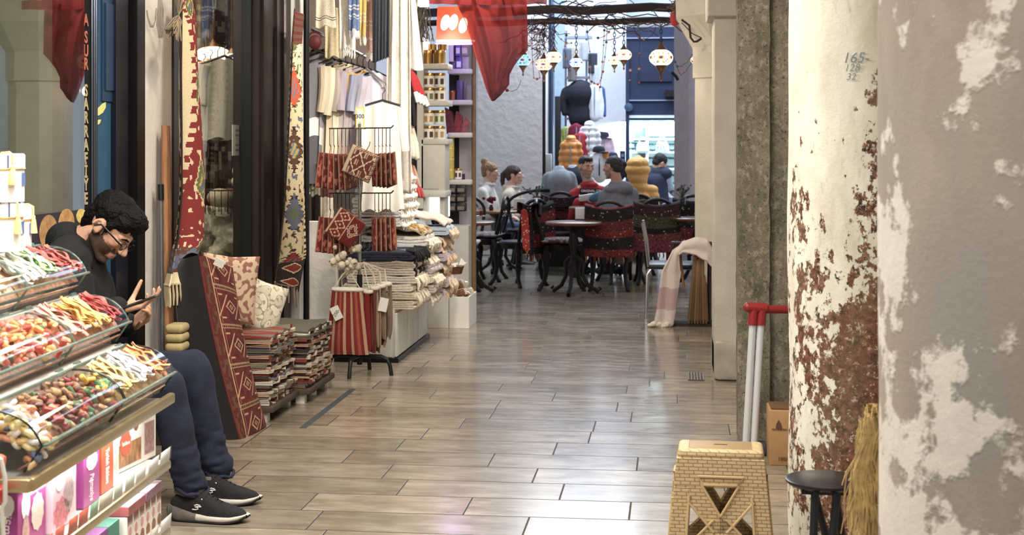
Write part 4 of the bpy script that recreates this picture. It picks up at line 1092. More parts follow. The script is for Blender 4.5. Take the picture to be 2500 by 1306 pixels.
pillow('beige_cushion','beige patterned cushion squeezed between the long cushion and the floral one',W(560,705,7.45),.3,.36,.1,Euler((R(-6),R(6),R(30))).to_matrix(),lambda u,v:rgb((196,172,146))if noise.noise(V3((u*12,v*12,9)))>-.1 else rgb((140,96,84)),MATS['linen_print'])
plat_m=M('platform_wood',(74,60,50),.7,var=.2);white_b=M('white_block',(206,202,194),.7)
rr_=random.Random(21)
RUGC=[(136,62,54),(200,190,174),(104,66,56),(96,92,82),(172,136,116),(128,124,136),(210,202,184),(66,52,48),(136,104,86),(206,196,180),(116,118,100),(190,160,132),(182,172,156)]
def rugstack(cx,y0,y1,x1,depth,n,zt,who,seed,near):
 cy=(y0+y1)/2;zb=.085
 o=thing('rug_platform','low wooden platform on blocks under the %s stack of folded rugs'%who,'platform',(x1-depth/2,cy,0))
 g=MB();g.rbox((x1-depth/2,cy,.068),(depth+.03,y1-y0+.03,.03),.004);part('board',g,plat_m,o)
 for xx in(x1-.05,x1-depth+.05):
  for yy in(y0+.04,y1-.04):g=MB();g.box((xx,yy,.027),(.05,.05,.054));part('foot',g,white_b,o)
 t=(zt-zb)/n
 for i in range(n):
  z=zb+t*i;c=rr_.choice(RUGC);c2=rr_.choice(RUGC)
  m=Matrix.Translation((x1-depth/2+rr_.uniform(-.012,.012),cy+rr_.uniform(-.012,.012),z))@Matrix.Rotation(rr_.uniform(-.03,.03)+(PI/2 if near else 0),4,'Z')
  if not near:m=m@Matrix.Rotation(PI,4,'Z')
  W_=depth if not near else y1-y0;Lg=(y1-y0)if not near else depth
  g=MB();g.serp(m,W_-.01+rr_.uniform(-.025,.012),Lg-.02+rr_.uniform(-.02,.03),t*1.0,2,None,.008,16,seed=seed+i)
  ca,cb=rgb(c),rgb(c2);g.C=[]
  for f in g.Fc:
   q=sum((V3(g.V[j])for j in f),V3())/len(f);s=(m.inverted()@q).y
   g.C.append(ca if math.sin(s*70+i)+.6*math.sin(s*23+i*2)>-.2 else cb)
  g.anyc=True
  pos='at the bottom of' if i==0 else('on top of' if i==n-1 else None)
  lab='folded striped rug %s the %s rug stack'%(pos,who)if pos else 'folded striped rug inside the %s rug stack'%who
  single('folded_rug',g,rugm,lab,'rug','folded rugs inside the %s stack'%who,loc=(x1-depth/2,cy,z))if not pos else single('folded_rug',g,rugm,lab,'rug','folded rugs on the platforms',loc=(x1-depth/2,cy,z))
pA=FL(662,1032);pB=FL(722,988);pC=FL(818,945)
rugstack(0,pA.y,pB.y-.02,pA.x+.0,.5,24,.445,'nearer',100,False)
rugstack(0,pB.y+.03,pC.y,pC.x-.02,.5,22,.40,'farther',200,False)
g=MB();a=FL(735,1045);b=FL(865,950);g.box(((a.x+b.x)/2,(a.y+b.y)/2,.001),(.035,b.y-a.y,.002));struct('trim_9',g,M('floor_tape',(58,64,66),.7))
a=FL(1682,908);b=FL(1716,932);g=MB();cx,cy=(a.x+b.x)/2,(a.y+b.y)/2;g.box((cx,cy,.001),(abs(b.x-a.x)*1.1,.30,.002));struct('trim_10',g,M('drain_dark',(52,46,40),.8))
g=MB()
for k in range(6):g.box((cx-.045+.018*k,cy,.004),(.010,.28,.004))
struct('trim_11',g,M('drain_stone',(120,108,94),.7))
# towel bench and hanging clothes
bw=M('bench_white',(222,220,214),.5,var=.04)
BX0,BX1,BY0,BY1,BZ=-2.22,-1.81,9.17,10.36,.345
o=thing('towel_bench','long white panelled bench carrying the stacks of towels','bench',((BX0+BX1)/2,(BY0+BY1)/2,0))
g=MB();g.box(((BX0+BX1)/2-.006,(BY0+BY1)/2+.01,.03+(BZ-.03)/2),(BX1-BX0-.012,BY1-BY0-.02,BZ-.03));part('carcass',g,bw,o)
for k in range(3):
 a=lerp(BY0,BY1,k/3)+.012;b=lerp(BY0,BY1,(k+1)/3)-.012;g=MB();g.box((BX1-.003,(a+b)/2,.03+(BZ-.05)/2),(.016,b-a,BZ-.06));part('front_panel',g,bw,o,bevel=.003)
g=MB();g.box(((BX0+BX1)/2,BY0+.004,.03+(BZ-.05)/2),(BX1-BX0-.05,.016,BZ-.06));part('end_panel',g,bw,o,bevel=.003)
g=MB();g.box(((BX0+BX1)/2+.01,(BY0+BY1)/2,.015),(BX1-BX0+.02,BY1-BY0+.02,.03));part('black_plinth',g,black,o)
g=MB()
for z in(.26,.12):g.ell((BX1-.03,BY0-.005,z),.006)
part('screw_head',g,hang_m,o)if False else None
towm=M('towelling',attr=True,rough=1.,var=.10,scale=50,bump=.7,bscale=170)
rt=random.Random(77)
def towel(cx,cy,z,w,L,h,c,label,group,stripes=None,folds=3,yaw=0.,fringe=None,seed=0):
 m=Matrix.Translation((cx,cy,z))@Matrix.Rotation(yaw,4,'Z')
 g=MB();g.serp(m,w,L,h,folds,None,.010,14,seed=seed);mi=m.inverted();g.C=[]
 for f in g.Fc:
  q=mi@(sum((V3(g.V[j])for j in f),V3())/len(f));col=c
  if stripes:
   if(q.y*stripes[1])%1<stripes[2]:col=stripes[0]
  g.C.append(rgb(col))
 g.anyc=True
 o=single('folded_towel',g,towm,label,'towel',group,loc=(cx,cy,z))
 if fringe:
  g=MB();r=random.Random(seed+5);g.M=Matrix.Translation((0,0,0))
  n=fringe[1]
  for k in range(n):
   y=cy-L/2+L*(k+.5)/n;s=r.uniform(-.02,.02);x=cx+w/2;zz=z+h*fringe[3]
   ln=fringe[2]*r.uniform(.8,1.2)
   g.tube([(x-.05+s,y,zz+.012),(x+.012,y+s*.6,zz+.002),(x+.03+s*.4,y+s,zz-ln*.6),(x+.026+s*.5,y+s*1.4,zz-ln)],[.007,.007,.009,.005],6)
   if len(fringe)>4:g.ell((x+.028+s*.4,y+s,zz-ln*.5),fringe[4])
  fo=part('fringe',g,M('fringe_%d_%d_%d'%fringe[0],fringe[0],1.,var=.15,scale=60,bump=.5),o)if False else None
  me=g.mesh('fringe');fo=bpy.data.objects.new('fringe',me);COL.objects.link(fo);me.materials.append(M('fringe_%d_%d_%d'%fringe[0],fringe[0],1.,var=.15,scale=60,bump=.5));fo.parent=o;fo.matrix_parent_inverse=Matrix.Translation(-V3((cx,cy,z)))
 return o
CRM=[(226,216,196),(214,202,180),(232,226,212),(206,192,170)]
z=BZ+.001
hs=[(.062,4,(222,210,186),None),(.05,3,(210,198,176),None),(.052,3,(228,220,202),None),(.05,3,(216,208,194),((70,62,58),9,.12)),(.045,3,(56,50,50),((206,196,180),14,.3)),(.05,3,(170,156,140),((60,52,50),12,.25)),(.06,3,(40,42,56),((150,152,160),22,.2))]
names=['cream towel at the bottom of the nearest stack','beige towel second from the bottom of the nearest stack','ivory towel third from the bottom of the nearest stack','pale towel with thin dark lines, fourth in the nearest stack','black and beige striped towel, fifth in the nearest stack','taupe striped towel under the topmost of the nearest stack','navy towel with pale lines and dark fringe topping the nearest stack']
for i,((h,f,c,s),nm)in enumerate(zip(hs,names)):
 towel(-1.92+rt.uniform(-.015,.015),9.40,z,.46+rt.uniform(-.03,.02),.40,h,c,nm,None,s,f,seed=i,fringe=((30,28,30),26,.06,.9)if i==6 else(((224,214,194),14,.06,.5)if i in(1,3)else None));z+=h+.002
g=MB();r_=random.Random(4)
for k in range(70):
 p=V3((-2.02+r_.uniform(-.14,.12),9.33+r_.uniform(-.14,.2),z+.004));d=V3((r_.uniform(-.04,.04),r_.uniform(-.04,.04),0));g.tube([p,p+d*.5+V3((0,0,.03)),p+d+V3((0,0,.012))],.006,5)
o=single('shawl_fringe_knot',g,M('fringe_black',(28,27,30),1.),'heap of black fringe lying on the navy towel','fringe',loc=(-2.02,9.35,z));o['kind']='stuff'
z=BZ+.001
cs=[(228,220,206),(206,194,188),(222,214,194),(196,186,190),(230,226,216),(212,204,188),(234,230,222)]
for i,c in enumerate(cs):
 h=.062;towel(-1.90+.02*math.sin(i),9.80,z,.48+rt.uniform(-.03,.03),.34,h,c,'pale rolled-edge towel in the second stack on the bench, %s'%['lowest','second from below','third from below','in the middle','third from the top','second from the top','topmost'][i],None,None,3,seed=20+i,fringe=((226,218,202),16,.05,.5,.011)if i%2==0 else None);z+=h+.002
z=BZ+.001
cs=[(206,196,196),(190,176,170),(168,140,130),(210,198,200),(176,166,176),(222,206,198),(196,180,172),(160,172,186)]
for i,c in enumerate(cs):
 h=.06;towel(-1.88+.03*math.sin(i*2),10.17,z,.50+rt.uniform(-.03,.03),.36,h,c,'mauve or brown towel in the farthest stack on the bench, %s'%['lowest','second from below','third from below','fourth from below','fourth from the top','third from the top','second from the top','topmost'][i],None,None,2,seed=40+i,fringe=((204,184,160),18,.06,.5,.010)if i%2 else((206,176,150),10,.05,.5));z+=h+.002
z3=z
def throw_(name,label,cx,cy,z0,wx,wy,h,c,fr=None,stripe=None):
 g=MB()
 def fn(u,v):
  x=(u-.5)*2;y=(v-.5)*2;zz=z0+h*(1-abs(x)**2.6*.9)*(1-.25*abs(y)**3)+.006*math.sin(u*25+v*9)
  return(cx+wx/2*x*(1-.12*abs(x)**6),cy+wy/2*y,zz)
 g.sheet(fn,30,16,(lambda u,v:rgb(stripe)if stripe and(v*6)%1<.25 else rgb(c)))
 o=single(name,g,towm,label,'blanket',loc=(cx,cy,z0),thick=.02)
 if fr:
  g=MB();r=random.Random(9)
  for k in range(64):
   p=V3(fn(r.uniform(.1,.98),r.uniform(0,.5)))+V3((0,0,.014));d=V3((r.uniform(.0,.05),r.uniform(-.05,.0),-.012));g.tube([p,p+d*.6+V3((0,0,.008)),p+d],.0055,5)
  me=g.mesh('fringe');fo=bpy.data.objects.new('fringe',me);COL.objects.link(fo);me.materials.append(M('fringe_ochre',fr,1.));fo.parent=o;fo.matrix_parent_inverse=Matrix.Translation(-V3((cx,cy,z0)))
 return o
throw_('folded_blanket','ochre fringed blanket thrown over the second towel stack',-1.93,9.86,BZ+.45,.50,.40,.07,(196,178,150),(176,144,96))
throw_('folded_blanket','pink blanket laid over the farthest towel stack',-1.86,10.2,z3+.0,.54,.34,.085,(222,200,190))
throw_('folded_blanket','blue-grey blanket showing beside the pink one',-1.95,10.02,z3-.03,.46,.1,.085,(140,150,166))
g=MB();g.box((-2.17,9.98,BZ+.2),(.16,.8,.4));single('riser_box',g,bw,'white riser box behind the towel stacks on the bench','box',loc=(-2.17,9.98,BZ))
z=BZ+.52
for i in range(6):
 h=.062;c=[(236,234,230),(228,226,224),(238,236,232),(214,220,230),(236,234,230),(210,218,232)][i]
 towel(-2.03,9.88,z,.34-.012*i,.62-.03*i,h,c,'white knotted-tassel towel of the high stack, %s'%['lowest','second from below','third from below','third from the top','second from the top','topmost with blue stripes'][i],None,((150,170,206),10,.2)if i in(3,5)else None,3,seed=60+i,fringe=((236,232,224),22,.055,.5,.016));z+=h+.002
rl=thing('clothes_rail','sloping chrome arm rail that the shawls hang from','rail',onY(846,114,9.5))
chrome=M('chrome',(190,190,188),.2,metal=.9)
g=MB();g.rod(onY(760,70,9.45),onY(915,150,9.62),.012,n=8);part('rail_arm',g,chrome,rl)
g=MB();g.rod(onY(893,166,9.5),onY(945,210,9.6),.010,n=8);part('lower_arm',g,chrome,rl)
GARS=[(776,100,(92,88,88),.34,.80,None,'charcoal shawl, first on the rail from the kilim',True),(794,112,(120,118,120),.36,.86,[(.46,.62,(226,220,208)),(.62,1.1,(84,82,86))],'grey shawl with a broad white band, second on the rail',True),(812,118,(150,146,152),.30,.80,[(.55,.7,(214,208,200)),(.7,1.1,(110,118,130))],'lilac-grey shawl with pale band, third on the rail',True),(829,122,(206,188,162),.30,.72,None,'tan cotton robe, fourth on the rail',False),(844,126,(216,208,182),.30,.74,None,'pale green-cream robe, fifth on the rail',False),(858,130,(176,164,154),.28,.66,None,'taupe robe in the middle of the rail',False),(872,134,(172,162,174),.3,.62,None,'mauve robe seventh on the rail',False),(886,138,(214,176,110),.22,.45,None,'ochre shirt on the rail above the yellow price tag',False),(900,142,(158,162,184),.3,.58,None,'blue-grey shirt to the right of the ochre one',False),(915,148,(196,192,206),.28,.60,None,'pale lavender shirt last on the upper rail',False)]
for i,(px,py,c,w,L,st_,l,fr)in enumerate(GARS):
 p=onY(px,py+12,9.46+.016*i);garment(p,R(58),w,L,c,l,None,60+i,sleeve=.0 if fr else.42,stripes=st_,thick=.038,fringe=fr)
p=onY(934,232,9.35);garment(p,R(12),.26,.72,(232,228,218),'white gauze dress on a black hanger above the towels',None,90,sleeve=.4,thick=.05)
def hangcloth(label,px0,px1,py0,py1,Y,c,stripes=None,fr=None,wav=.018,flare=0.,name='hanging_towel',cat='towel',vert=None,thick=.008,waves=3):
 a=onY(px0,py0,Y);b=onY(px1,py1,Y);w=b.x-a.x;h=a.z-b.z
 o=thing(name,label,cat,V3(((a.x+b.x)/2,Y,b.z)))
 def fn(u,v):return V3((a.x+w*u+(u-.5)*flare*v*w,Y+wav*math.sin(u*PI*waves+v*1.3)+.3*wav*math.sin(u*PI*waves*2.3),a.z-h*v-.01*math.sin(u*9)*v))
 def cf(u,v):
  if stripes:
   for s0,s1,cc in stripes:
    if s0<=v<s1:return rgb(cc)
  if vert:
   for s0,s1,cc in vert:
    if s0<=u<s1:return rgb(cc)
  return rgb(c)
 g=MB();g.sheet(fn,26,50,cf);part('cloth',g,towm,o,thick=thick)
 if fr:
  g=MB()
  for k in range(8):
   q=fn((k+.5)/8,1);g.tube([q+V3((0,0,.005)),q+V3((.003,0,-.03)),q+V3((.002*math.sin(k*3),0,-.055))],[.004,.006,.002],5)
  part('fringe',g,M('fringe_%d_%d_%d'%fr,fr,1.,var=.15,scale=60,bump=.5),o)
 return o
hangcloth('cream tote cloth with two thin dark lines hanging at the top beside the kilim',772,818,-25,66,9.25,(228,216,190),[(.72,.745,(70,60,56)),(.79,.805,(70,60,56))],waves=1.5,flare=.15)
hangcloth('ochre-cream towel hanging under the cream tote cloth',792,838,20,140,9.35,(222,204,168),waves=2)
hangcloth('big white towel hanging at the top over the rail',828,866,-25,120,9.30,(238,234,224),waves=2,fr=(236,232,222))
hangcloth('blue towel with white stripes hanging at the top',851,878,-25,72,9.22,(112,132,172),[(.38,.42,(226,228,234)),(.46,.50,(226,228,234)),(.62,.66,(226,228,234)),(.7,.72,(226,228,234))],fr=(224,226,232),waves=1.5)
hangcloth('mustard towel with white stripes hanging beside the blue one',877,894,-25,88,9.24,(216,184,116),[(.5,.53,(236,230,216)),(.58,.6,(236,230,216)),(.66,.69,(236,230,216))],fr=(230,222,200),waves=1)
hangcloth('pink towel with white stripes hanging beside the mustard one',892,911,-25,126,9.26,(216,178,166),[(.5,.53,(238,232,228)),(.56,.58,(238,232,228)),(.78,.81,(238,232,228))],fr=(232,222,214),waves=1)
for k in range(5):hangcloth('dark charcoal scarf hanging at the top, %s of five'%['first from the rail','second','middle one','fourth','next to the white robe,'][k],910+8*k,919+8*k,-25,150-3*k,9.16+.012*k,(44,46,52)if k%2==0 else(62,64,70),wav=.008,waves=1,name='hanging_scarf',cat='scarf')
hangcloth('long white gauze robe hanging from the top down to the towels',946,1000,-25,470,9.55,(236,230,218),None,wav=.03,waves=5,name='gauze_robe',cat='robe',flare=.25,thick=.006)
hangcloth('second white gauze robe behind the first, flaring towards the shelves',966,1012,-25,170,9.7,(230,224,212),None,wav=.02,waves=4,name='gauze_robe',cat='robe',flare=.9,thick=.006)
hangcloth('black and white patterned shawl hanging low behind the rail',760,790,330,545,9.4,(58,50,48),[(.2,.32,(206,196,178)),(.55,.68,(206,196,178))],wav=.02,name='hanging_shawl',cat='shawl',waves=2)
hangcloth('brown and cream shawl hanging low beside the white panel',782,812,380,610,9.3,(104,70,60),[(0,.2,(150,82,72)),(.45,.9,(214,204,186))],fr=(222,212,192),wav=.02,name='hanging_shawl',cat='shawl',waves=2)
hangcloth('dark textile added for the darkness behind the rail',752,800,120,420,9.95,(62,48,44),wav=.03,waves=4,name='hanging_shawl',cat='shawl')  # dark cloth added to stand in for the darkness behind the rail
g=MB();c_=onY(769,92,9.3);g.tube([c_+V3((.045*math.cos(a),0,.038*math.sin(a)))for a in[PI*i/12 for i in range(13)]],.007,6);g.ell(c_+V3((0,0,-.03)),(.045,.03,.05));single('red_handbag',g,M('bag_red',(88,32,32),.6),'small bag with red rounded handle hanging beside the rail','bag',loc=c_-V3((0,0,.08)))
def purse(label,px,py,w,h,c,c2,Y,tilt,group=None):
 p=onY(px,py,Y);m=Matrix.Translation(p)@Matrix.Rotation(tilt,4,'Y')@Matrix.Rotation(R(25),4,'Z')
 o=thing('purse',label,'purse',p-V3((0,0,h)),group)
 g=MB();g.M=m;g.rbox((0,0,-h*.34),(w,.03,h*.66),.012);part('purse_body',g,M('purse_%d_%d_%d'%c,c,.8,var=.15,bump=.3),o)
 g=MB();g.M=m;g.rbox((0,0,-h*.83),(w*1.06,.034,h*.33),.012);part('pale_end',g,M('purse_%d_%d_%d'%c2,c2,.8,var=.15,bump=.3),o)
for k in range(4):purse('red purse with white end, %s in the fan beside the white robe'%['first','second','third','last'][k],1000+4*k,168+5*k,.035,.26,(176,48,56),(226,220,212),10.35+.05*k,R(-14-3*k))
for k in range(3):purse('black purse with dark end, %s in the fan beside the red ones'%['first','second','third'][k],980+5*k,166+3*k,.035,.22,(40,36,38),(70,60,58),10.3+.05*k,R(-4-2*k))
hangcloth('black fringed shawl hanging under the black purses',984,1010,236,305,10.3,(36,34,36),wav=.01,waves=6,name='fringed_shawl',cat='shawl',flare=.5)
for k in range(4):
 p=onY(986+6*k,300+4*k,10.3+.04*k);o=thing('wool_sock','white knitted sock hanging below the fringed shawl, %s from the robe'%['first','second','third','fourth'][k],'sock',p-V3((0,0,.24)))
 g=MB();g.chain([p,p+V3((.005+.008*k,0,-.12)),p+V3((.012+.012*k,-.02,-.22))],[.022,.026,.022]);part('knit',g,M('knit_white',(216,208,194),1.,var=.12,scale=60,bump=.6,bscale=90),o)
 g=MB();g.cap(p+V3((0,0,.0)),p+V3((0,0,.025)),.024,.024);part('cuff',g,M('knit_grey',(120,104,96),1.,bump=.5),o)
for k in range(6):purse('striped cream and red case hanging under the socks, %s'%['first from the robe','second','third','fourth','fifth','last'][k],988+4*k,388+3*k,.022,.26,(206,178,156)if k%2 else(186,116,98),(176,74,70)if k>1 else(104,134,178),10.3+.035*k,R(-3-3*k))
PC=W(878,345,8.86);PC.z=0
black_st=M('stand_black',(30,28,28),.45,metal=.3)
ps=thing('pouch_stand','black metal stand with three tiers of wire arms hung with pouches','stand',PC)
g=MB();g.rod(PC+V3((0,0,.06)),PC+V3((0,0,.62)),.017);part('lower_pole',g,black_st,ps)
g=MB();g.rod(PC+V3((0,0,.60)),PC+V3((0,0,1.56)),.011);part('upper_pole',g,chrome,ps)
for a in(R(-8),R(82),R(172),R(262)):
 d=V3((math.cos(a),math.sin(a),0));L_=.20 if abs(math.cos(a))>.5 else.17
 g=MB();g.tube([PC+V3((0,0,.115)),PC+d*L_*.7+V3((0,0,.115)),PC+d*L_*.92+V3((0,0,.10)),PC+d*L_+V3((0,0,.06)),PC+d*(L_+.01)],.013,8);part('leg',g,black_st,ps)
wire_d=M('wire_dark',(52,48,46),.4,metal=.5)
tiers=[1.53,1.125,.70]
for zt in tiers:
 g=MB();g.rod(PC+V3((-.195,.0,zt)),PC+V3((.20,0,zt+.004)),.0042,n=6);g.rod(PC+V3((.20,0,zt+.004)),PC+V3((.215,0,zt+.02)),.0042,n=6)
 g.rod(PC+V3((0,-.16,zt)),PC+V3((0,.16,zt)),.0042,n=6);part('wire_arm',g,wire_d,ps)
o=thing('price_sign','yellow framed price sign standing on top of the pouch stand','sign',PC+V3((0,0,1.565)));zt=CAMH+(345-288)*8.86/F
g=MB();g.box(PC+V3((.003,0,zt)),(.054,.006,.135));part('yellow_frame',g,M('sign_yellow',(226,208,92),.5),o)
g=MB();g.box(PC+V3((.003,-.0036,zt)),(.040,.001,.118));part('white_card',g,paper,o)
text('lettering','300',.036,frame(PC+V3((.003,-.005,zt+.01)),(1,0,0),(0,0,1)),M('ink_blue',(58,62,96),.7),o);text('lettering','TL',.014,frame(PC+V3((.003,-.005,zt-.03)),(1,0,0),(0,0,1)),greyp,o)
def pat_a(u,v):
 if u<.12 or v<.1 or u>.92 or v>.92:return rgb((196,176,152))if int((u+v)*24)%2 or u<.12 else rgb((120,74,62))
 a,b=(u*4)%1-.5,(v*3)%1-.5
 if abs(abs(a)-abs(b))<.10 and(int(u*4)+int(v*3))%2:return rgb((214,198,172))
 if abs(a)<.36 and(int(u*26)%2==0)and(int(u*4)+int(v*3))%2==0 and abs(b)<.34:return rgb((190,164,136))
 return rgb((104,52,46))
def pat_b(u,v):
 d=abs((u*1)%1-.5);k=v
 if u<.06:return rgb((190,166,140))
 if.30<u-.15*v<.62 and False:return rgb((0,0,0))
 e=abs(((v*3.0)%1)-.5)+abs(u-.3)*2.2
 if u<.55:return rgb((196,172,144))if.38<e<.5 or e<.12 or abs(u-.54)<.02 else rgb((112,40,38))
 q=abs(u-.76)*2.2+abs(v-.45)*1.6
 return rgb((206,188,160))if(.2<q<.5 and(int(u*40)+int(v*40))%2)else rgb((104,34,34))
def pat_plain(c):
 return lambda u,v:rgb(c)if noise.noise(V3((u*6,v*6,c[0])))<.2 else rgb((min(255,c[0]+70),c[1]+60,c[2]+50))
def pouch(p,roll,yaw,w,h,cf,edge,label,group,pitch=0.):
 """hangs by a corner strap from p; roll turns it in its own plane"""
 m=Matrix.Translation(p)@Matrix.Rotation(yaw,4,'Z')@Matrix.Rotation(roll,4,'Y')
 o=thing('kilim_pouch',label,'pouch',p-V3((0,0,h*1.1)),group)
 for s,nm in((-1,'front_panel'),(1,'back_panel')):
  g=MB();g.M=m
  g.sheet(lambda u,v:((u-.5)*w,s*(.004+.010*math.sin(PI*u)**.5*math.sin(PI*v)**.5),-h*v-.01),34,30,cf);part(nm,g,rugm,o,thick=.003)
 g=MB();g.M=m;g.tube([(-w/2,0,-.01),(-w/2,0,-h-.01),(w/2,0,-h-.01),(w/2,0,-.01)],.005,6,closed=True);part('piping',g,edge,o)
 g=MB();g.M=m;g.tube([(-w*.3,0,-.01),(-w*.15,0,.035),(0,0,.07),(w*.1,0,.04),(w*.2,0,-.01)],.0025,5)if False else g.tube([(0,0,-.01),(.004,0,.03),(0,0,.05)],.003,5);part('loop',g,edge,o)
 return o
edge_t=M('piping_tan',(150,110,88),.9)
PCOL=[(120,44,42),(96,40,38),(134,60,52),(84,44,40),(110,52,46),(92,54,44)]
def prong(x,y,zt,L):
 g=MB();g.tube([PC+V3((x,y,zt)),PC+V3((x,y,zt-L)),PC+V3((x+.008,y-.004,zt-L-.008))],.0026,5);part('prong',g,wire_d,ps)
for t,(zt,zp)in enumerate(((1.53,.105),(1.125,.10))):
 nm=('upper','middle')[t]
 ord_=['first','second','third','fourth','fifth','sixth']
 for k in range(6):
  x=-.19+.026*k;prong(x,-.02*k/6,zt,zp)
  pouch(PC+V3((x,-.02*k/6-.004,zt-zp-.045)),R(8-3*k),R(56+4*k),.17,.215,pat_plain(PCOL[k]),edge_t,'%s pouch from the outer end of the %s tier, on the side towards the kilim'%(ord_[k],nm),None)
 for k in range(5):
  x=.19-.024*k;prong(x,.01,zt,zp)
  pouch(PC+V3((x,.006,zt-zp-.045)),R(-10+2*k),R(-58-3*k),.16,.20,pat_plain(PCOL[(k+2)%6]),edge_t,'%s pouch from the outer end of the %s tier, on the side towards the towels'%(ord_[k],nm),None)
 prong(.035,-.12,zt,zp)
pouch(PC+V3((.075,-.13,1.402)),R(24),R(-6),.185,.175,pat_a,edge_t,'brown pouch with cream border and figures facing outwards on the upper tier',None)
pouch(PC+V3((-.005,-.13,1.0)),R(34),R(4),.185,.175,pat_b,edge_t,'dark red pouch with diamonds facing outwards on the middle tier',None)
g=MB();r_=random.Random(8)
for k in range(46):g.ell(PC+V3((-.075+r_.uniform(-.075,.085),-.06+r_.uniform(-.05,.05),.725+r_.uniform(-.075,.07))),r_.uniform(.012,.024))
o=single('wool_pompoms',g,M('pompom_cream',(216,206,186),1.,var=.2,scale=60,bump=.8,bscale=80),'cluster of cream wool tufts tied at the lowest tier of the pouch stand','pompoms',loc=PC+V3((-.07,-.06,.64)));o['kind']='stuff'
cord=M('cord_white',(214,206,190),.95)
def bag(x,y,z0,w,h,yaw,cols,label,big=False):
 p=PC+V3((x,y,z0));m=Matrix.Translation(p)@Matrix.Rotation(yaw,4,'Z')
 o=thing('drawstring_bag',label,'bag',p-V3((0,0,h)))
 def f(s):
  return lambda u,v:m@V3(((u-.5)*w*(.72+.34*v),s*(.012+.03*math.sin(PI*u)**.6*(.5+.5*v)*(1-.7*v**6))+.006*math.sin(u*14),-h*v+.012*math.sin(u*13)*(1-v)))
 def cf(u,v):
  k=(u*len(cols)*1.0);return rgb(cols[int(k)%len(cols)])
 g=MB();g.sheet(f(1),44,14,cf);g.sheet(f(-1),44,14,cf);part('bag_body',g,rugm,o)
 g=MB();g.M=m;g.tube([(w*.36*math.cos(a),.026*math.sin(a),.0)for a in[2*PI*i/18 for i in range(18)]],.012,7,closed=True);part('white_hem',g,M('canvas_white',(222,216,204),.95,bump=.3),o)
 for s in(-1,1):
  g=MB();g.tube([m@V3((s*w*.33,0,0)),m@V3((s*w*.12,-.01,.09)),PC+V3((.01+.02*s,-.02,.70))],.0035,5);part('drawstring',g,cord,o)
 return o
RED=[(126,42,40),(126,42,40),(186,150,122),(130,52,46),(160,84,68),(126,42,40),(186,150,122)]
BGE=[(176,152,128),(110,82,70),(206,188,160),(120,66,58)]
bag(-.13,.0,.50,.10,.30,R(65),[(120,112,104),(96,88,82)],'grey drawstring bag farthest from the towels on the lowest tier')
bag(-.06,-.08,.535,.26,.40,R(-4),RED*2,'large red striped drawstring bag on the lowest tier')
bag(.05,-.03,.52,.14,.36,R(-50),[(140,38,40),(140,38,40),(120,34,36)],'plain red drawstring bag beside the large striped one')
bag(.095,.0,.54,.13,.40,R(-66),BGE,'beige striped drawstring bag next to the plain red one')
bag(.13,.02,.55,.12,.38,R(-70),BGE[::-1],'brown striped drawstring bag second from the towels')
bag(.16,.04,.56,.12,.34,R(-72),[(200,186,164),(140,120,104)],'pale striped drawstring bag nearest to the towels')
for i,(x,y,z_,rl_,tx,l)in enumerate(((-.115,-.135,.395,.45,'250-','white price tag reading 250 on the red striped bag'),(.16,-.05,.44,-.2,'','blank white price tag on the bags next to the towels'))):
 m=Matrix.Translation(PC+V3((x,y,z_)))@Matrix.Rotation(-rl_,4,'Y');o=thing('price_tag',l,'tag',PC+V3((x,y,z_-.05)))
 g=MB();g.M=m;g.box((0,0,0),(.055,.002,.085));part('paper_tag',g,paper,o)
 if tx:text('lettering',tx,.03,m@frame((0,-.0018,0),(.8,0,.45),(-.45,0,.8)),M('ink_dark',(60,56,60),.7),o)
def openbox(label,x0,x1,y0,y1,h,t=.014):
 o=thing('display_box',label,'box',((x0+x1)/2,(y0+y1)/2,0))
 for nm,c,d in(('front_board',((x0+x1)/2,y0+t/2,h/2),(x1-x0,t,h)),('back_board',((x0+x1)/2,y1-t/2,h/2),(x1-x0,t,h)),('side_board',(x1-t/2,(y0+y1)/2,h/2),(t,y1-y0-2*t,h)),('side_board',(x0+t/2,(y0+y1)/2,h/2),(t,y1-y0-2*t,h)),('shelf_board',((x0+x1)/2,(y0+y1)/2,h*.72),(x1-x0-2*t,y1-y0-2*t,.01))):
  g=MB();g.box(c,d);part(nm,g,bw,o,bevel=.002)
 return o
openbox('tall white display box at the far end of the bench, holding a small basket',-1.90,-1.735,10.90,11.32,.405)
openbox('low white display box full of cellophane packets',-1.73,-1.575,10.90,11.32,.245)
cel=M('cellophane',(206,196,176),.15,var=.35,scale=30,spec=.8);brc=M('packet_brown',(120,76,52),.25,var=.3,scale=30,spec=.7)
r_=random.Random(12)
for k in range(9):
 p=V3((-1.65+r_.uniform(-.05,.05),10.97+.035*k,.235+r_.uniform(0,.05)+(.05 if k>5 else 0)));g=MB();g.rbox(p,(.07,.05,.055),.016,rot=(r_.uniform(-.5,.5),r_.uniform(-.5,.5),r_.uniform(0,3)));single('cellophane_packet',g,cel if k%3 else brc,'clear or brown packet in the low white display box','packet','packets in the low white box',loc=p-V3((0,0,.03)))
bz=.405;bk=thing('wicker_basket','small brown basket lined with paper on the tall white box','basket',(-1.70,11.12,bz));c_=V3((-1.71,11.05,bz+.035))
g=MB();g.lathe([(.055,0),(.075,.06),(.07,.06),(.05,.01),(0,.008)],c_-V3((0,0,.03)),20);part('weave',g,M('wicker_brown',(104,62,44),.8,var=.3,scale=60,bump=.5),bk)
g=MB()
for k in range(7):a=2*PI*k/7;g.add([c_+V3((.03*math.cos(a),.03*math.sin(a),0)),c_+V3((.10*math.cos(a+.3),.10*math.sin(a+.3),.06+.03*math.sin(k*2))),c_+V3((.095*math.cos(a-.4),.095*math.sin(a-.4),.05))],[(0,1,2)],None,False)
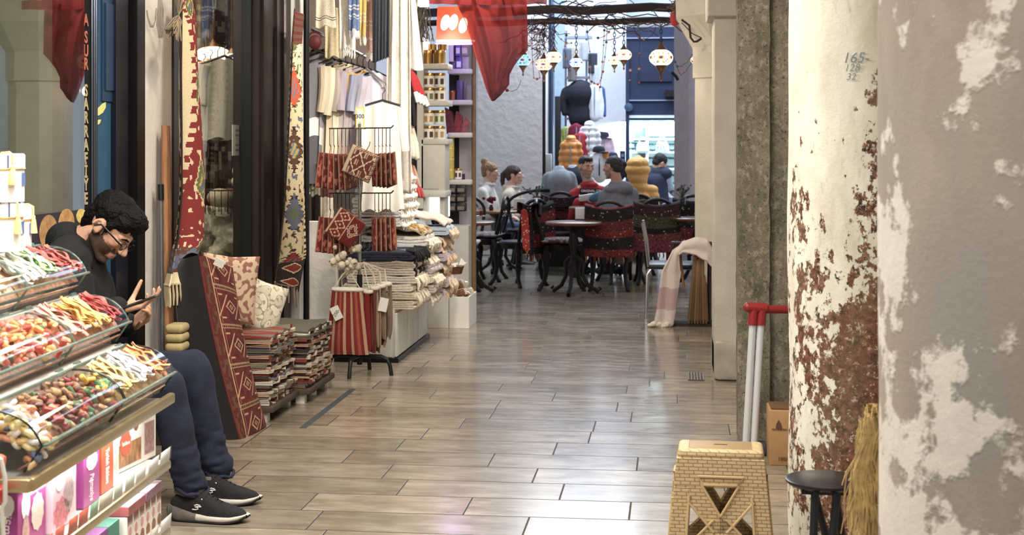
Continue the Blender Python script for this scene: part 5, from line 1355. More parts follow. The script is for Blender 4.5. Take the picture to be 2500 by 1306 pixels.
part('lining_paper',g,paper,bk,thick=.003)
for k,(x,y,rz)in enumerate(((-1.83,10.98,.3),(-1.80,11.15,-.4),(-1.84,11.24,.9))):
 g=MB();p=V3((x,y,bz+.075));g.prism([(-.055,0),(.055,0),(.045,.09),(0,.16),(-.045,.09)],.06,Matrix.Translation(p-V3((0,0,.07)))@Matrix.Rotation(rz,4,'Z')@Matrix.Rotation(PI/2,4,'X'));single('gift_packet',g,M('gift_pale%d'%k,[(206,196,170),(190,160,130),(214,206,196)][k],.25,var=.25,scale=40),['cream gabled gift packet on the tall white box, nearest','tan gabled gift packet in the middle of the tall white box','white gabled gift packet at the back of the tall white box'][k],'packet',loc=(x,y,bz))
 # shelves with tins
shelf_m=M('shelf_grey_white',(204,202,194),.55,var=.05);goldt=M('tin_gold',(176,138,84),.3,metal=.85,var=.15);tinw=M('tin_label_white',(226,222,212),.4,var=.06)
YS=11.55
def sx(px,Y=YS):return onY(px,345,Y).x
def sz(py,Y=YS,px=1060):return onY(px,py,Y).z
o=thing('tin_shelves','grey-white shelf unit with boxed cabinet below, stacked with tins, beside the hanging purses','shelf unit',(sx(1058),YS+.15,0))
g=MB();g.box((sx(1026),YS+.14,sz(300)),(.05,.30,sz(105)-sz(345)+.6));part('upright',g,shelf_m,o)
for py in(162,252,346):
 g=MB();g.rbox((sx(1061),YS+.12,sz(py)),(sx(1094)-sx(1028),.26,.045),.006);part('shelf_board',g,shelf_m,o)
g=MB();zt,zb=sz(346),sz(470);g.rbox((sx(1055),YS+.13,(zt+zb)/2),(sx(1086)-sx(1024),.26,zt-zb),.008);cb=part('cabinet_body',g,shelf_m,o)
g=MB();g.rbox((sx(1050),YS-.004,(zt+zb)/2),(sx(1074)-sx(1031),.012,zt-zb-.06),.004);part('cabinet_door',g,shelf_m,cb)
g=MB();g.rbox((sx(1055),YS+.12,sz(474)),(sx(1090)-sx(1022),.29,.05),.006);part('bottom_board',g,shelf_m,o)
g=MB();g.box((sx(1030),YS+.13,sz(474)/2),(.05,.2,sz(474)));part('leg_panel',g,shelf_m,o)
g=MB();g.box((sx(1078),YS+.13,sz(474)/2),(.04,.2,sz(474)));part('leg_panel',g,shelf_m,o)
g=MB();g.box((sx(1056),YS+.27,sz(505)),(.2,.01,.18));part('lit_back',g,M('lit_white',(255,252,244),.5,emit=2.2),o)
def stin(px,py,w,h,mat,label,Y,band=None,gold=False):
 p=onY(px,py,Y);sc_=(p-V3((0,0,CAMH))).length/F;r=w/2*Y/F*1.0;hh=h*Y/F
 o=thing('tin',label,'tin',p);g=MB();g.lathe([(r,0),(r,hh*.95),(r*.96,hh*.97),(0,hh*.97)]if not gold else[(r,0),(r,hh*.76),(r*1.03,hh*.77),(r*1.03,hh*.97),(r*.98,hh),(0,hh)],p,22);part('tin_body',g,mat,o)
 g=MB();g.lathe([(r*1.02,hh*.80),(r*1.03,hh*.97),(r*.98,hh),(0,hh)],p,22);part('tin_lid',g,goldt if not gold else mat,o)
 if band:
  for k in(-.5,.55):a=-PI/2+k;m=frame(p+V3((math.cos(a)*r*1.005,math.sin(a)*r*1.005,hh*.4)),(-math.sin(a),math.cos(a),0),(0,0,1));g=MB();g.prism([(-r*.32,-hh*.2),(r*.32,-hh*.2),(r*.32,hh*.2),(-r*.32,hh*.2)],.002,m);part('label',g,band,o)
 return o
lb=[M('lbl_olive',(104,122,74),.5),M('lbl_brown',(104,74,58),.5),M('lbl_dark',(74,62,60),.5),M('lbl_gold',(176,144,92),.5)]
pos=['left','right']
for i,px in enumerate((1044,1073)):stin(px,160,29,38,goldt,'large gold tin on the top board of the shelf unit, %s'%['beside the upright','at the open end'][i],YS+.06,gold=True)
for i,px in enumerate((1056,1080)):stin(px,122,23,14,goldt,'small gold tin on top of the large gold tins, %s'%['nearer the upright','at the open end'][i],YS+.07,gold=True)
for row,ys in((0,(249,213)),(1,(342,304))):
 for lv in(0,1):
  for i,px in enumerate((1048,1074)):stin(px,ys[lv],27,35,tinw,'white tin with gold lid on the %s board, %s layer, %s'%(('middle','lower')[row],('bottom','upper')[lv],('beside the upright','at the open end')[i]),YS+.06+.01*lv,lb[(row*2+lv+i)%4])
YT=12.5
def tx(px):return onY(px,345,YT).x
def tz(py):return onY(1120,py,YT).z
o=thing('corner_shelves','narrow white corner shelves with packets and yellow tins behind the tin shelf unit','shelf unit',(tx(1122),YT+.1,0))
for py in(174,250,330,445):
 g=MB();g.rbox((tx(1122),YT+.12,tz(py)),(tx(1150)-tx(1092),.26,.045),.01);part('shelf_board',g,shelf_m,o)
g=MB();g.box((tx(1100),YT+.3,1.2),(tx(1118)-tx(1086),.04,2.4));part('dark_back',g,M('back_black',(30,27,28),.5),o)
g=MB();g.box((tx(1130),YT+.29,1.2),(tx(1158)-tx(1118),.04,2.4));part('pale_back',g,M('back_lilac',(188,182,190),.7),o)
g=MB();g.box((tx(1116),YT+.14,.35),(tx(1146)-tx(1090),.28,.7));part('base_cabinet',g,shelf_m,o)
def pack(px0,px1,py0,py1,Y,c,label,name='packet',lab2=None,dpt=.06):
 a=onY(px0,py1,Y);b=onY(px1,py0,Y);o=thing(name,label,'box',V3(((a.x+b.x)/2,Y+dpt/2,a.z)))
 g=MB();g.rbox(((a.x+b.x)/2,Y+dpt/2,(a.z+b.z)/2),(b.x-a.x,dpt,b.z-a.z),.004);part('carton',g,M('pack_%d_%d_%d'%c,c,.4,var=.12,scale=30),o)
 if lab2:
  g=MB();g.box(((a.x+b.x)/2,Y-.001,lerp(a.z,b.z,.4)),((b.x-a.x)*.75,.003,(b.z-a.z)*.45));part('label',g,M('pack_%d_%d_%d'%lab2,lab2,.5),o)
for i,(a,b,c,d,cc,l2)in enumerate(((1096,1106,108,150,(226,222,230),None),(1112,1124,105,136,(112,96,176),(226,224,240)),(1126,1143,105,136,(146,130,132),(206,198,196)),(1113,1127,138,170,(96,80,160),(232,230,242)),(1128,1144,138,170,(170,166,176),None),(1098,1111,148,170,(110,106,124),None))):
 pack(a,b,c,d,YT+.02*i,cc,['pale tall packet on the top corner shelf, outermost','violet packet with white label on the upper layer of the corner shelf','brown and white packet on the upper layer of the corner shelf','violet packet on the lower layer of the top corner shelf','grey packet at the end of the top corner shelf','dark packet low on the top corner shelf'][i],lab2=l2)
stin(1104,246,17,25,M('tin_copper',(140,86,60),.35,metal=.6),'copper brown tin on the second corner shelf',YT+.08,gold=True)
pack(1115,1130,196,246,YT+.06,(84,74,110),'tall violet box on the second corner shelf');pack(1131,1138,200,246,YT+.06,(96,84,100),'narrow violet box on the second corner shelf')
for k in range(3):
 p=onY(1100+14*k,326,YT+.05+.02*k);g=MB();hs=(.24,.2,.16)[k]
 g.prism([(-.035,0),(.045,0),(.03,hs*.8),(-.03,hs)],.07,Matrix.Translation(p)@Matrix.Rotation(.25*(k-.4),4,'Y')@Matrix.Rotation(PI/2,4,'X')@Matrix.Translation((0,0,-.07)))
 single('wrapped_gift',g,M('gift_red_%d'%k,[(96,44,52),(126,50,56),(140,84,84)][k],.25,var=.45,scale=26,spec=.7),['tall dark red wrapped gift on the third corner shelf','red wrapped gift in the middle of the third corner shelf','pink and red wrapped gift at the end of the third corner shelf'][k],'gift',loc=p)
yel=M('tin_yellow',(206,188,98),.4,metal=.2,var=.15)
for k in range(4):stin(1100,437-26*k,18,26,yel,'yellow tin with dark lid, %s of the column on the corner shelf'%['lowest','second from below','third from below','topmost'][k],YT+.06,gold=True)
stin(1119,437,18,26,tinw,'white tin with dark emblem beside the yellow tins',YT+.06,lb[2]);stin(1131,438,9,14,M('jar_dark',(54,44,44),.3),'small dark jar beside the white tin',YT+.08,gold=True)
for r in range(3):
 for c in range(2):pack(1091+23*c,1113+23*c,452+22*r,472+22*r,YT-.02,(34,31,32),'black carton below the yellow tins, row %s, %s column'%(('one','two','three')[r],('first','second')[c]),lab2=(120,112,100),dpt=.1)
g=MB();p=onY(1157,500,YT+.1);g.rod((p.x,p.y,0),(p.x,p.y,2.9),.022);single('brown_pipe',g,M('pipe_brown',(120,96,66),.5,var=.15),'brown vertical pipe between the corner shelves and the white wall','pipe',loc=(p.x,p.y,0))
a=onY(984,345,11.9);b=onY(1030,345,11.9)
g=MB();g.box(((a.x+b.x)/2,12.0,1.9),(b.x-a.x,.06,2.4));g.box(((a.x+b.x)/2,11.95,2.05),((b.x-a.x)*.8,.05,.5));struct('wall_boards',g,M('board_grey',(92,84,82),.8,var=.25,scale=5))
g=MB();r_=random.Random(31)
for k in range(26):
 p=onY(1030+r_.uniform(-10,12),40,11.2);pts=[p+V3((.01*r_.uniform(-1,1),0,.1))]
 for j in range(6):pts.append(pts[-1]+V3((r_.uniform(-.03,.03),r_.uniform(-.03,.03),-.05)))
 g.tube(pts,.0045,5)
o=single('cable_tangle',g,M('cable_grey',(120,112,104),.6,var=.5,scale=30),'tangle of grey cables hanging above the tin shelves','cable',loc=onY(1030,110,11.2))
g=MB();p=onY(1033,8,10.8);g.rbox(p,(.075,.1,.05),.008);single('flood_lamp',g,M('lamp_lit',(255,250,236),.4,emit=6),'small lit white lamp at the top beside the white robe','lamp',loc=p-V3((0,0,.03)))
g=MB();g.tube([onY(x,y,10.6)for x,y in((1021,-20),(1017,20),(1006,48),(996,58),(975,58))],.006,6);g.tube([onY(x,y,10.6)for x,y in((1006,48),(1008,60),(1009,62))],.008,6);single('white_cable',g,M('cable_white',(226,216,186),.5),'white cable looping down beside the hanging robe','cable',loc=onY(1000,60,10.6))
def cloth_mat(name,c,tr=.12):
 m=bpy.data.materials.new(name);MATS[name]=m;nt,N,L=nodes(m);N.remove(N['Principled BSDF']);out=N['Material Output']
 d=N.new('ShaderNodeBsdfDiffuse');t=N.new('ShaderNodeBsdfTranslucent');x=N.new('ShaderNodeBsdfTransparent')
 tc=N.new('ShaderNodeTexCoord');w=N.new('ShaderNodeTexWave');w.inputs['Scale'].default_value=60;w.inputs['Distortion'].default_value=3;L.new(tc.outputs['Object'],w.inputs['Vector'])
 mx=N.new('ShaderNodeMix');mx.data_type='RGBA';L.new(w.outputs['Fac'],mx.inputs['Factor']);mx.inputs['A'].default_value=(*rgb(c),1);mx.inputs['B'].default_value=(*rgb(tuple(int(q*.88)for q in c)),1)
 for s in(d,t):L.new(mx.outputs['Result'],s.inputs['Color'])
 a=N.new('ShaderNodeMixShader');a.inputs[0].default_value=.35;L.new(d.outputs[0],a.inputs[1]);L.new(t.outputs[0],a.inputs[2])
 b=N.new('ShaderNodeMixShader');b.inputs[0].default_value=tr;L.new(a.outputs[0],b.inputs[1]);L.new(x.outputs[0],b.inputs[2]);L.new(b.outputs[0],out.inputs['Surface']);return m
redc=cloth_mat('red_cotton',(120,44,43),.05)
rows=[(1112,1284,0,-2),(1118,1285,14,10),(1134,1286,50,45),(1150,1287,95,85),(1163,1287,140,122),(1172,1271,168,138),(1180,1254,192,160),(1187,1243,215,182),(1195,1242,235,206),(1200,1222,245,232),(1203,1206,247,246)]
YR=9.0
def rclo(u,v):
 k=v*(len(rows)-1);i=min(int(k),len(rows)-2);t=k-i;a,b=rows[i],rows[i+1];l,r,pl,pr=[lerp(a[j],b[j],t)for j in range(4)]
 p=onY(lerp(l,r,u),lerp(pl,pr,u),YR);p.y+=(.035*math.sin(u*15-v*.5)+.015*math.sin(u*31+2))*(1-.5*v);return p
o=thing('red_cloth','large red cotton cloth hanging in a point over the passage','cloth',rclo(.5,1))
g=MB();g.sheet(rclo,60,60);part('hanging_point',g,redc,o)
g=MB();g.sheet(lambda u,v:onY(lerp(1048,1335,u),lerp(-14,lerp(9,12,math.sin(u*PI)),v),YR-.03)+V3((0,.02*math.sin(u*40),0)),60,4);part('top_band',g,redc,o)
g=MB();g.tube([rclo(0,i/30)+V3((0,-.003,0))for i in range(31)],.003,5);part('hem',g,M('hem_red',(140,40,42),.9),o)
cz=onY(1200,-20,YR).z;g=MB();g.rod((onY(1000,0,YR).x,YR,cz+.03),(.9,YR,cz+.03),.006);single('cloth_wire',g,wire_d,'wire stretched across the passage that carries the red cloth','wire',loc=(0,YR,cz))
YO=11.9
o=thing('lit_canopy','orange-red lit canopy over the shelves behind the red cloth','canopy',onY(1110,100,YO))
g=MB();g.sheet(lambda u,v:onY(lerp(1068,1160,u),lerp(16,99,v),YO)+V3((0,-.08*v,0)),12,10);part('canopy_cloth',g,cloth_mat('canopy_orange',(206,90,62),.02),o)
g=MB();g.rod(onY(1066,101,YO-.08),onY(1160,101,YO-.08),.012);part('lower_bar',g,M('bar_white',(226,220,222),.4),o)
for i,(px,py)in enumerate(((1087,55),(1107,54),(1131,62))):
 p=onY(px,py,YO-.16);g=MB();g.ell(p,(.035,.035,.065),rot=(0,.25,0));single('bulb_lamp',g,M('bulb_lit',(255,238,206),.4,emit=14),['bulb in front of the orange canopy, beside the cables','middle bulb in front of the orange canopy','bulb at the orange canopy next to the red cloth'][i],'lamp',loc=p-V3((0,0,.06)))
 pointl('bulb_light',p-V3((0,.08,0)),9,WARM,.04)
g=MB();g.rod(onY(1064,108,YO+.1),onY(1152,106,YO+.1),.010);single('blue_light_strip',g,M('strip_violet',(120,100,255),.4,emit=9),'blue-violet light strip under the orange canopy','lamp',loc=onY(1108,108,YO+.1))
pointl('violet_light',onY(1105,112,YO+.0),9,(.35,.25,1),.05)
beam=M('beam_black',(42,34,32),.8,var=.35,scale=9,stretch=(.5,4,4),bump=.5);YBm=12.2
for i,(a,b,hgt,Y)in enumerate((((1040,32),(1668,18),.075,YBm),((1040,57),(1690,50),.055,YBm+.5))):
 p=onY(a[0],a[1],Y);q=onY(b[0],b[1],Y);g=MB()
 g.tube([lerp(p,q,t/8)+V3((0,0,.012*math.sin(t*2.1)))for t in range(9)],hgt/2,8,flat=1);struct('beam_%d'%(i+1),g,beam)
g=MB();
for(px0,px1,py)in((1286,1345,38),):g.box((onY(1390,36,14).x,14,onY(1390,36,14).z),(1.0,.04,.09))
single('notched_strip',g,M('strip_white',(214,214,222),.6),'white notched strip behind the dark beams','strip',loc=(onY(1390,36,14).x,14,onY(1390,36,14).z))if False else None
vine=M('vine_brown',(84,66,58),.9,var=.3)
r_=random.Random(17)
g=MB()
for k in range(46):
 x0=r_.uniform(1290,1650);y0=r_.uniform(14,62);Y=YBm+r_.uniform(-.12,.6);pts=[onY(x0,y0,Y)];d=V3((r_.uniform(.06,.13)*r_.choice((-1,1)),0,0));sg=r_.uniform(-.03,.03)
 for j in range(7):pts.append(pts[-1]+d*.55+V3((0,r_.uniform(-.02,.02),r_.uniform(-.035,.035)+sg)))
 g.tube(pts,r_.uniform(.003,.006),5)
o=single('vine_stems',g,vine,'dry vine stems winding along the dark beams over the cafe','vine',loc=onY(1480,50,YBm));o['kind']='stuff'
g=MB();c_=onY(1312,85,YBm+.2)
for k in range(90):
 p=c_+V3((r_.gauss(0,.07),r_.gauss(0,.06),r_.gauss(.02,.07)));g.tube([p,p+V3((r_.uniform(-.07,.07),r_.uniform(-.05,.05),r_.uniform(-.06,.03))),p+V3((r_.uniform(-.09,.09),0,r_.uniform(-.12,.02)))],.003,4)
o=single('dry_vine_tuft',g,vine,'dry brown vine tuft hanging left of the lanterns','vine',loc=c_);o['kind']='stuff'
bead_c=[(150,60,60),(70,66,96),(160,110,90),(96,60,70),(178,70,66)]
STR=[((1298,40),(1299,120),(1303,190),(1317,190)),((1325,60),(1310,120),(1318,190)),((1272,195),(1262,218),(1238,220)),((1432,60),(1442,140),(1438,190),(1448,200),(1462,205),(1472,175),(1480,110),(1482,65)),((1476,60),(1473,120),(1468,190),(1463,222)),((1534,95),(1540,150),(1538,196)),((1562,80),(1561,140),(1561,202)),((1650,160),(1668,158),(1690,133)),((1645,140),(1662,184),(1690,150)),((1384,75),(1378,120),(1391,168)),((1350,70),(1375,100),(1395,105)),((1545,60),(1560,95),(1590,88),(1602,60)),((1455,92),(1480,85),(1496,60))]
for i,s_ in enumerate(STR):
 Y=YBm+.05+.06*(i%5);pts=[onY(x,y,Y)for x,y in s_];fine=[]
 for a,b in zip(pts,pts[1:]):
  for t in range(5):fine.append(lerp(a,b,t/5)-V3((0,0,.012*math.sin(PI*t/5))))
 fine.append(pts[-1])
 o=thing('bead_string',['bead string left of the orange lantern','bead string over the orange lantern','cord with a red flower below the teal lantern','looping bead string between the blue and the amber lanterns','bead string hanging down over the white wall','bead string right of the amber lantern','straight bead string before the navy boards','bead string to the right of the largest lantern, upper','bead string to the right of the largest lantern, sagging','bead string left of the blue lantern','short swag of beads over the blue lantern','swag of beads under the beam by the largest lantern','short swag of beads left of the amber lanterns'][i],'garland',pts[-1])
 g=MB();g.tube(fine,.0022,4);part('cord',g,M('cord_dark',(52,44,46),.8),o)
 for k in range(1,len(fine),3 if i!=2 else 9):
  g=MB();q=fine[-1]if i==2 else fine[k];rr=.012 if k%2 else.008;g.ell(q,rr if i!=2 else.016,nu=8,nv=6);part('bead',g,M('bead%d'%(k%5),bead_c[k%5],.5),o)
g=MB()
for k in range(40):
 p=onY(1672+r_.uniform(-14,18),r_.uniform(-10,15),11.9);pts=[p]
 for j in range(6):pts.append(pts[-1]+V3((r_.uniform(-.06,.06),r_.uniform(-.03,.03),r_.uniform(-.05,.03))))
 g.tube(pts,.004,5)
o=single('wire_tangle',g,M('wire_tan',(110,92,78),.8,var=.4),'tangle of old wires at the head of the eight-sided pillar','wire',loc=onY(1675,40,11.9));o['kind']='stuff'
g=MB();g.tube([onY(x,y,11.6)for x,y in((1664,48),(1683,62),(1686,92),(1694,102),(1702,101),(1712,94))],.009,6);g.tube([onY(x,y,11.65)for x,y in((1664,55),(1690,82),(1714,93))],.004,5);single('black_cable',g,M('cable_black',(46,36,32),.7),'black cable bent around the pillar head','cable',loc=onY(1700,100,11.6))
g=MB();p=onY(1647,46,12.0);g.lathe([(.002,.07),(.035,.05),(.04,0),(.03,-.05),(.004,-.065)],p,16);single('red_pendant',g,M('pendant_red',(178,44,48),.5),'small red pendant hanging at the end of the beams','pendant',loc=p-V3((0,0,.065)))
g=MB();g.tube([onY(x,y,15.8)for x,y in((1640,176),(1650,186),(1656,196))],.018,8);single('bullet_camera',g,black,'small black camera pointing down from the lilac wall end','camera',loc=onY(1650,186,15.8))
g=MB();p=onY(1656,268,16.15);g.box(p,(.08,.02,.03));single('wall_plate',g,MATS['grey_lilac_plaster'],'small plate on the grey pilaster beside the navy door','plate',loc=p)
brass=M('lantern_brass',(96,70,50),.4,metal=.7,var=.3,scale=40)
def lantern(px,py,rpx,Y,cols,base,label,st,chain_top=55):
 p=onY(px,py,Y);r=rpx*Y/F
 o=thing('mosaic_lantern',label,'lantern',p-V3((0,0,1.9*r)),'mosaic lanterns over the cafe')
 def pat(u,v):
  ff=(u*6)%1-.5;w=(v-.5)*2.0;d=math.hypot(ff*1.5,w*.62)
  if d<.12:return rgb(cols[0])
  if d<.26:return rgb(base)
  if d<.40 and math.cos(math.atan2(w,ff*2)*8)>0:return rgb(cols[1])
  if d<.5:return rgb(base)
  q=noise.noise(V3((math.cos(u*2*PI)*7,math.sin(u*2*PI)*7,v*11)))
  return rgb(cols[2%len(cols)])if q>.22 else rgb(base)
 g=MB();g.lathe([(r*math.sin(PI*(.06+.88*k/16)),-.74*r*math.cos(PI*(.06+.88*k/16)))for k in range(17)],p,48,colfn=pat);part('glass_globe',g,M('globe_%.1f'%st,attr=True,rough=.25,emit=st),o)
 g=MB();g.lathe([(.50*r,.66*r),(.42*r,.80*r),(.22*r,1.0*r),(.12*r,1.25*r),(.05*r,1.4*r)],p,16);part('top_cap',g,brass,o)
 g=MB();g.lathe([(.52*r,-.64*r),(.46*r,-.80*r),(.30*r,-1.0*r),(.16*r,-1.25*r),(.10*r,-1.4*r),(.05*r,-1.55*r)],p,16);part('lower_gallery',g,brass,o)
 g=MB();g.lathe([(.03*r,-1.5*r),(.14*r,-1.72*r),(.10*r,-1.85*r),(.01*r,-2.0*r)],p,10);part('drop_finial',g,brass,o)
 g=MB();top=onY(px,chain_top,Y).z;z=p.z+1.35*r;k=0
 while z<top:
  a=PI/2*(k%2);g.tube([(p.x+.010*math.cos(t)*math.cos(a),p.y+.010*math.cos(t)*math.sin(a),z+.016+.022*math.sin(t))for t in[2*PI*i/8 for i in range(8)]],.0032,4,closed=True);z+=.034;k+=1
 part('chain',g,M('chain_dark',(40,34,34),.5,metal=.5),o)
 pointl('lantern_glow',p-V3((0,.0,r*2.6)),1.3,(1,.85,.65)if base[0]>base[2]-5 else(.5,.7,1),.05)
lantern(1277,147,20.5,12.1,[(60,40,130),(190,60,70),(60,130,170)],(140,214,226),'teal and red mosaic lantern half behind the red cloth',0.7,95)
lantern(1328,158,21,12.3,[(60,60,140),(206,70,50),(226,110,70)],(255,214,168),'red and orange mosaic lantern, lowest of the left group',1.4,62)
lantern(1352,140,19.5,12.0,[(110,90,130),(214,150,80),(236,190,120)],(255,236,190),'amber mosaic lantern next to the red and orange one',1.6,45)
lantern(1407,153,16.5,12.4,[(40,60,160),(80,130,220),(110,160,230)],(214,232,255),'small blue mosaic lantern before the clothes shop',1.2,62)
lantern(1500,148,15.5,12.5,[(110,70,60),(206,130,80),(226,170,120)],(255,232,200),'small amber mosaic lantern behind the pair in the middle',1.4,62)
lantern(1523,134,19,12.1,[(160,70,60),(226,140,80),(240,190,130)],(255,240,214),'pink-amber mosaic lantern in the middle of the row',1.6,45)
lantern(1614,141,29,11.7,[(90,70,60),(206,160,80),(110,120,110)],(255,244,220),'largest mosaic lantern, hanging before the navy boards',1.5,55)
lantern(1699,147,13,13.0,[(160,70,60),(226,140,80),(240,190,130)],(255,240,214),'mosaic lantern almost hidden behind the eight-sided pillar',1.4,70)
iron=M('cast_iron',(34,31,31),.4,metal=.4,var=.2,scale=30);topw=M('table_wood',(104,66,44),.35,var=.3,scale=8,stretch=(.6,6,6))
def LM(c,yaw):return Matrix.Translation(V3((c.x,c.y,0)))@Matrix.Rotation(yaw,4,'Z')
def chair(c,yaw,label,cushion=None,sw=.40,top=.87,seat_z=.45,name='cafe_chair',cat='chair',arch=1.0):
 """faces local +x; back at -x"""
 m=LM(c,yaw);o=thing(name,label,cat,V3((c.x,c.y,0)),'cast-iron cafe chairs')
 g=MB();g.M=m;g.lathe([(.0,seat_z-.07),(.185,seat_z-.07),(.20,seat_z-.015),(.19,seat_z),(0,seat_z)],(0,0,0),24)if sw<=.42 else g.rbox((0,0,seat_z-.015),(.4,sw,.03),.012);part('seat',g,iron,o)
 for sx_ in(-1,1):
  for sy in(-1,1):
   g=MB();g.M=m;y=sy*sw*.36
   g.tube([(sx_*.13,y,seat_z-.02),(sx_*.17,y*1.12,seat_z-.12),(sx_*.15,y*1.08,seat_z-.26),(sx_*.17,y*1.14,.08),(sx_*.215,y*1.28,.012),(sx_*.235,y*1.33,.012)],[.026,.029,.021,.019,.021,.015],8);part('leg',g,iron,o)
 g=MB();g.M=m;hw=sw*.46
 arc=[(-.17-.0*0,-hw*.85,seat_z)]+[(-.17-.07*(k/3),-hw*(.9+.1*k/3),lerp(seat_z,top-.16,k/3))for k in range(1,4)]
 arc+=[(-.25,-hw*math.cos(PI*t/12),top-.16+.16*math.sin(PI*t/12))for t in range(1,12)]
 arc+=[(-.17-.07*(k/3),hw*(.9+.1*k/3),lerp(seat_z,top-.16,k/3))for k in(3,2,1)]+[(-.17,hw*.85,seat_z)]
 g.tube(arc,.018,8);part('back_frame',g,iron,o)
 for s in(-1,1):
  g=MB();g.M=m;g.tube([(-.25,s*(.02+.05*(1-t/14)*math.cos(t*.55)+.04),top-.115+.055*(1-t/18)*math.sin(t*.55))for t in range(14)],.0075,6);part('scroll',g,iron,o)
 g=MB();g.M=m;g.tube([(-.245,-hw,top-.2),(-.245,0,top-.18),(-.245,hw,top-.2)],.010,6);part('back_rail',g,iron,o)
 for s in(-.5,0,.5):g=MB();g.M=m;g.tube([(-.18,s*hw,seat_z),(-.21,s*hw*1.2,seat_z+.12),(-.245,s*hw*.8,top-.2)],.008,6);part('back_bar',g,iron,o)
 if cushion:
  g=MB();g.M=m
  def cf(u,v):
   k=noise.noise(V3((u*11,v*11,cushion[0][0])));return rgb(cushion[0])if k>-.05 else rgb(cushion[1])
  def fn(s):return lambda u,v:((u-.5)*.40,(v-.5)*min(.42,sw),seat_z+.03+s*.028*max(0,(1-(2*u-1)**4)*(1-(2*v-1)**4))**.5)
  g.sheet(fn(1),28,28,cf);g.sheet(fn(-1),28,28,cf)
  g2=single('seat_cushion',g,M('cushion_print',attr=True,rough=.95,bump=.3,bscale=150),cushion[2],'cushion',loc=V3((c.x,c.y,seat_z)))
 return o
def cover(c,yaw,label,bands,top=.90,low=.40,w=.44,tails=True,seed=0):
 """embroidered cloth hung over a chair back"""
 m=LM(c,yaw);r=random.Random(seed);o=thing('chair_cover',label,'cloth',m@V3((-.27,0,low)))
 def fn(u,v):
  y=(u-.5)*w;L_=top-low;s=v*1.35-.35
  dip=.05*(1-abs(2*u-1))**1.0 if False else-.045*math.cos((u-.5)*PI)
  z0=top-.05+dip*.9
  if s<0:return m@V3((-.25+.035+.01*math.sin(u*9),y,z0+s*L_*.6))
  k=clamp(s/.05)
  return m@V3((-.25+.035-.075*k-.05*s*.2-.012*math.sin(u*12+s*5)*s,y*(1+.04*s),z0+.02*math.sin(min(1,s/.08)*PI)*.6-s*(L_+dip*.6)))
 def cf(u,v):
  s=v*1.35-.35
  q=noise.noise(V3((u*26,s*30,seed)))
  if q>.62:return rgb((176,160,124))
  for a,b,cc in bands:
   if a<=s<b:return rgb(cc)if q<.18 else rgb(tuple(int(x*.6)for x in cc))
  return rgb((36,26,28))if q<.3 else rgb((96,40,42))
 g=MB();g.sheet(fn,50,80,cf);part('embroidery',g,M('embroidered',attr=True,rough=.9,bump=.7,bscale=60,var=.25,scale=40),o,thick=.010)
 for k in range(12):
  u=(k+.5)/12;q=fn(u,1);g=MB();g.tube([q,q+V3((.004,0,-.03)),q+V3((.003*math.sin(k),0,-.06))],[.006,.008,.003],5);part('tassel',g,M('tassel_%d'%(k%3),[(110,44,44),(50,38,40),(150,120,80)][k%3],.95),o)
 for k in range(14):
  u=r.uniform(.05,.95);v=r.uniform(.3,.95);q=fn(u,v);g=MB();g.ell(q+(m.to_3x3()@V3((-.009,0,0))),.007,nu=8,nv=6);part('sequin',g,M('sequin',(206,196,150),.25,metal=.6),o)
 return o
RB=(112,42,42);BK=(34,26,28);GR=(70,70,50)
cA=FL(1118,708);chair(cA,R(4),'cafe chair with a white seat pad, facing the nearest table on the left',top=.90)
g=MB();m_=LM(cA,R(4));g.M=m_;g.rbox((.0,0,.468),(.42,.40,.028),.012);single('seat_pad',g,M('pad_white',(214,208,196),.9,bump=.3),'white seat pad on the chair nearest the display boxes','cushion',loc=V3((cA.x,cA.y,.455)))
chair(FL(1128,686),R(-95),'cafe chair behind the nearest table on the left, arched back against the shelves',((150,140,132),(96,84,84),'grey patterned cushion on the chair behind the left table'))
chair(FL(1178,684),R(175),'cafe chair with grey cushion at the right of the nearest left table',((160,150,146),(120,108,108),'grey cushion on the chair between the left table and the covered chair'))
cC=FL(1266,697);chair(cC,R(140),'cafe chair under the red and black cover with the long red sash');cover(cC,R(140),'red and black embroidered cover on the chair with the long red sash',[(0,.12,BK),(.16,.36,RB),(.36,.58,BK),(.58,.86,RB),(.86,1.01,BK)],seed=1)
p=W(1279,510,13.3);g=MB();g.sheet(lambda u,v:p+V3(((u-.5)*(.055+.02*math.sin(v*PI)),.015*math.sin(v*5),-.42*v-.03*abs(u-.5)*(1 if v<.9 else-3)))+RV*(.03*v),8,40,lambda u,v:rgb((206,186,150))if noise.noise(V3((u*9,v*40,3)))>.45 else rgb((156,52,50)));single('hanging_scarf',g,MATS['embroidered'],'long red sash with sequins hanging from the covered chair','sash',loc=p-V3((0,0,.42)),thick=.008)
cD=FL(1372,706);chair(cD,R(3),'cafe chair at the left of the middle table, black cloth on its back',((150,132,122),(84,60,58),'pink-grey patterned cushion on the chair left of the middle table'));cover(cD,R(3),'black cloth over the back of the chair left of the middle table',[(0,.2,BK),(.2,.3,(70,40,40)),(.3,1.01,BK)],seed=2)
cE=FL(1487,707);chair(cE,R(92),'cafe chair with its back to the passage under the widest red striped cover');cover(cE,R(92),'red and black striped cover with sequins on the front middle chair',[(0,.06,(120,50,48)),(.06,.28,BK),(.28,.48,(96,40,42)),(.48,.62,RB),(.62,.84,BK),(.84,1.01,RB)],seed=3,w=.46)
cF=FL(1598,692);chair(cF,R(96),'cafe chair with its back to the passage, right of the striped one');cover(cF,R(96),'dark green and red beaded cover on the chair right of the striped one',[(0,.25,(60,36,38)),(.25,.5,GR),(.5,.62,BK),(.62,.75,(110,60,56)),(.75,1.01,(120,56,70))],seed=4,w=.46)
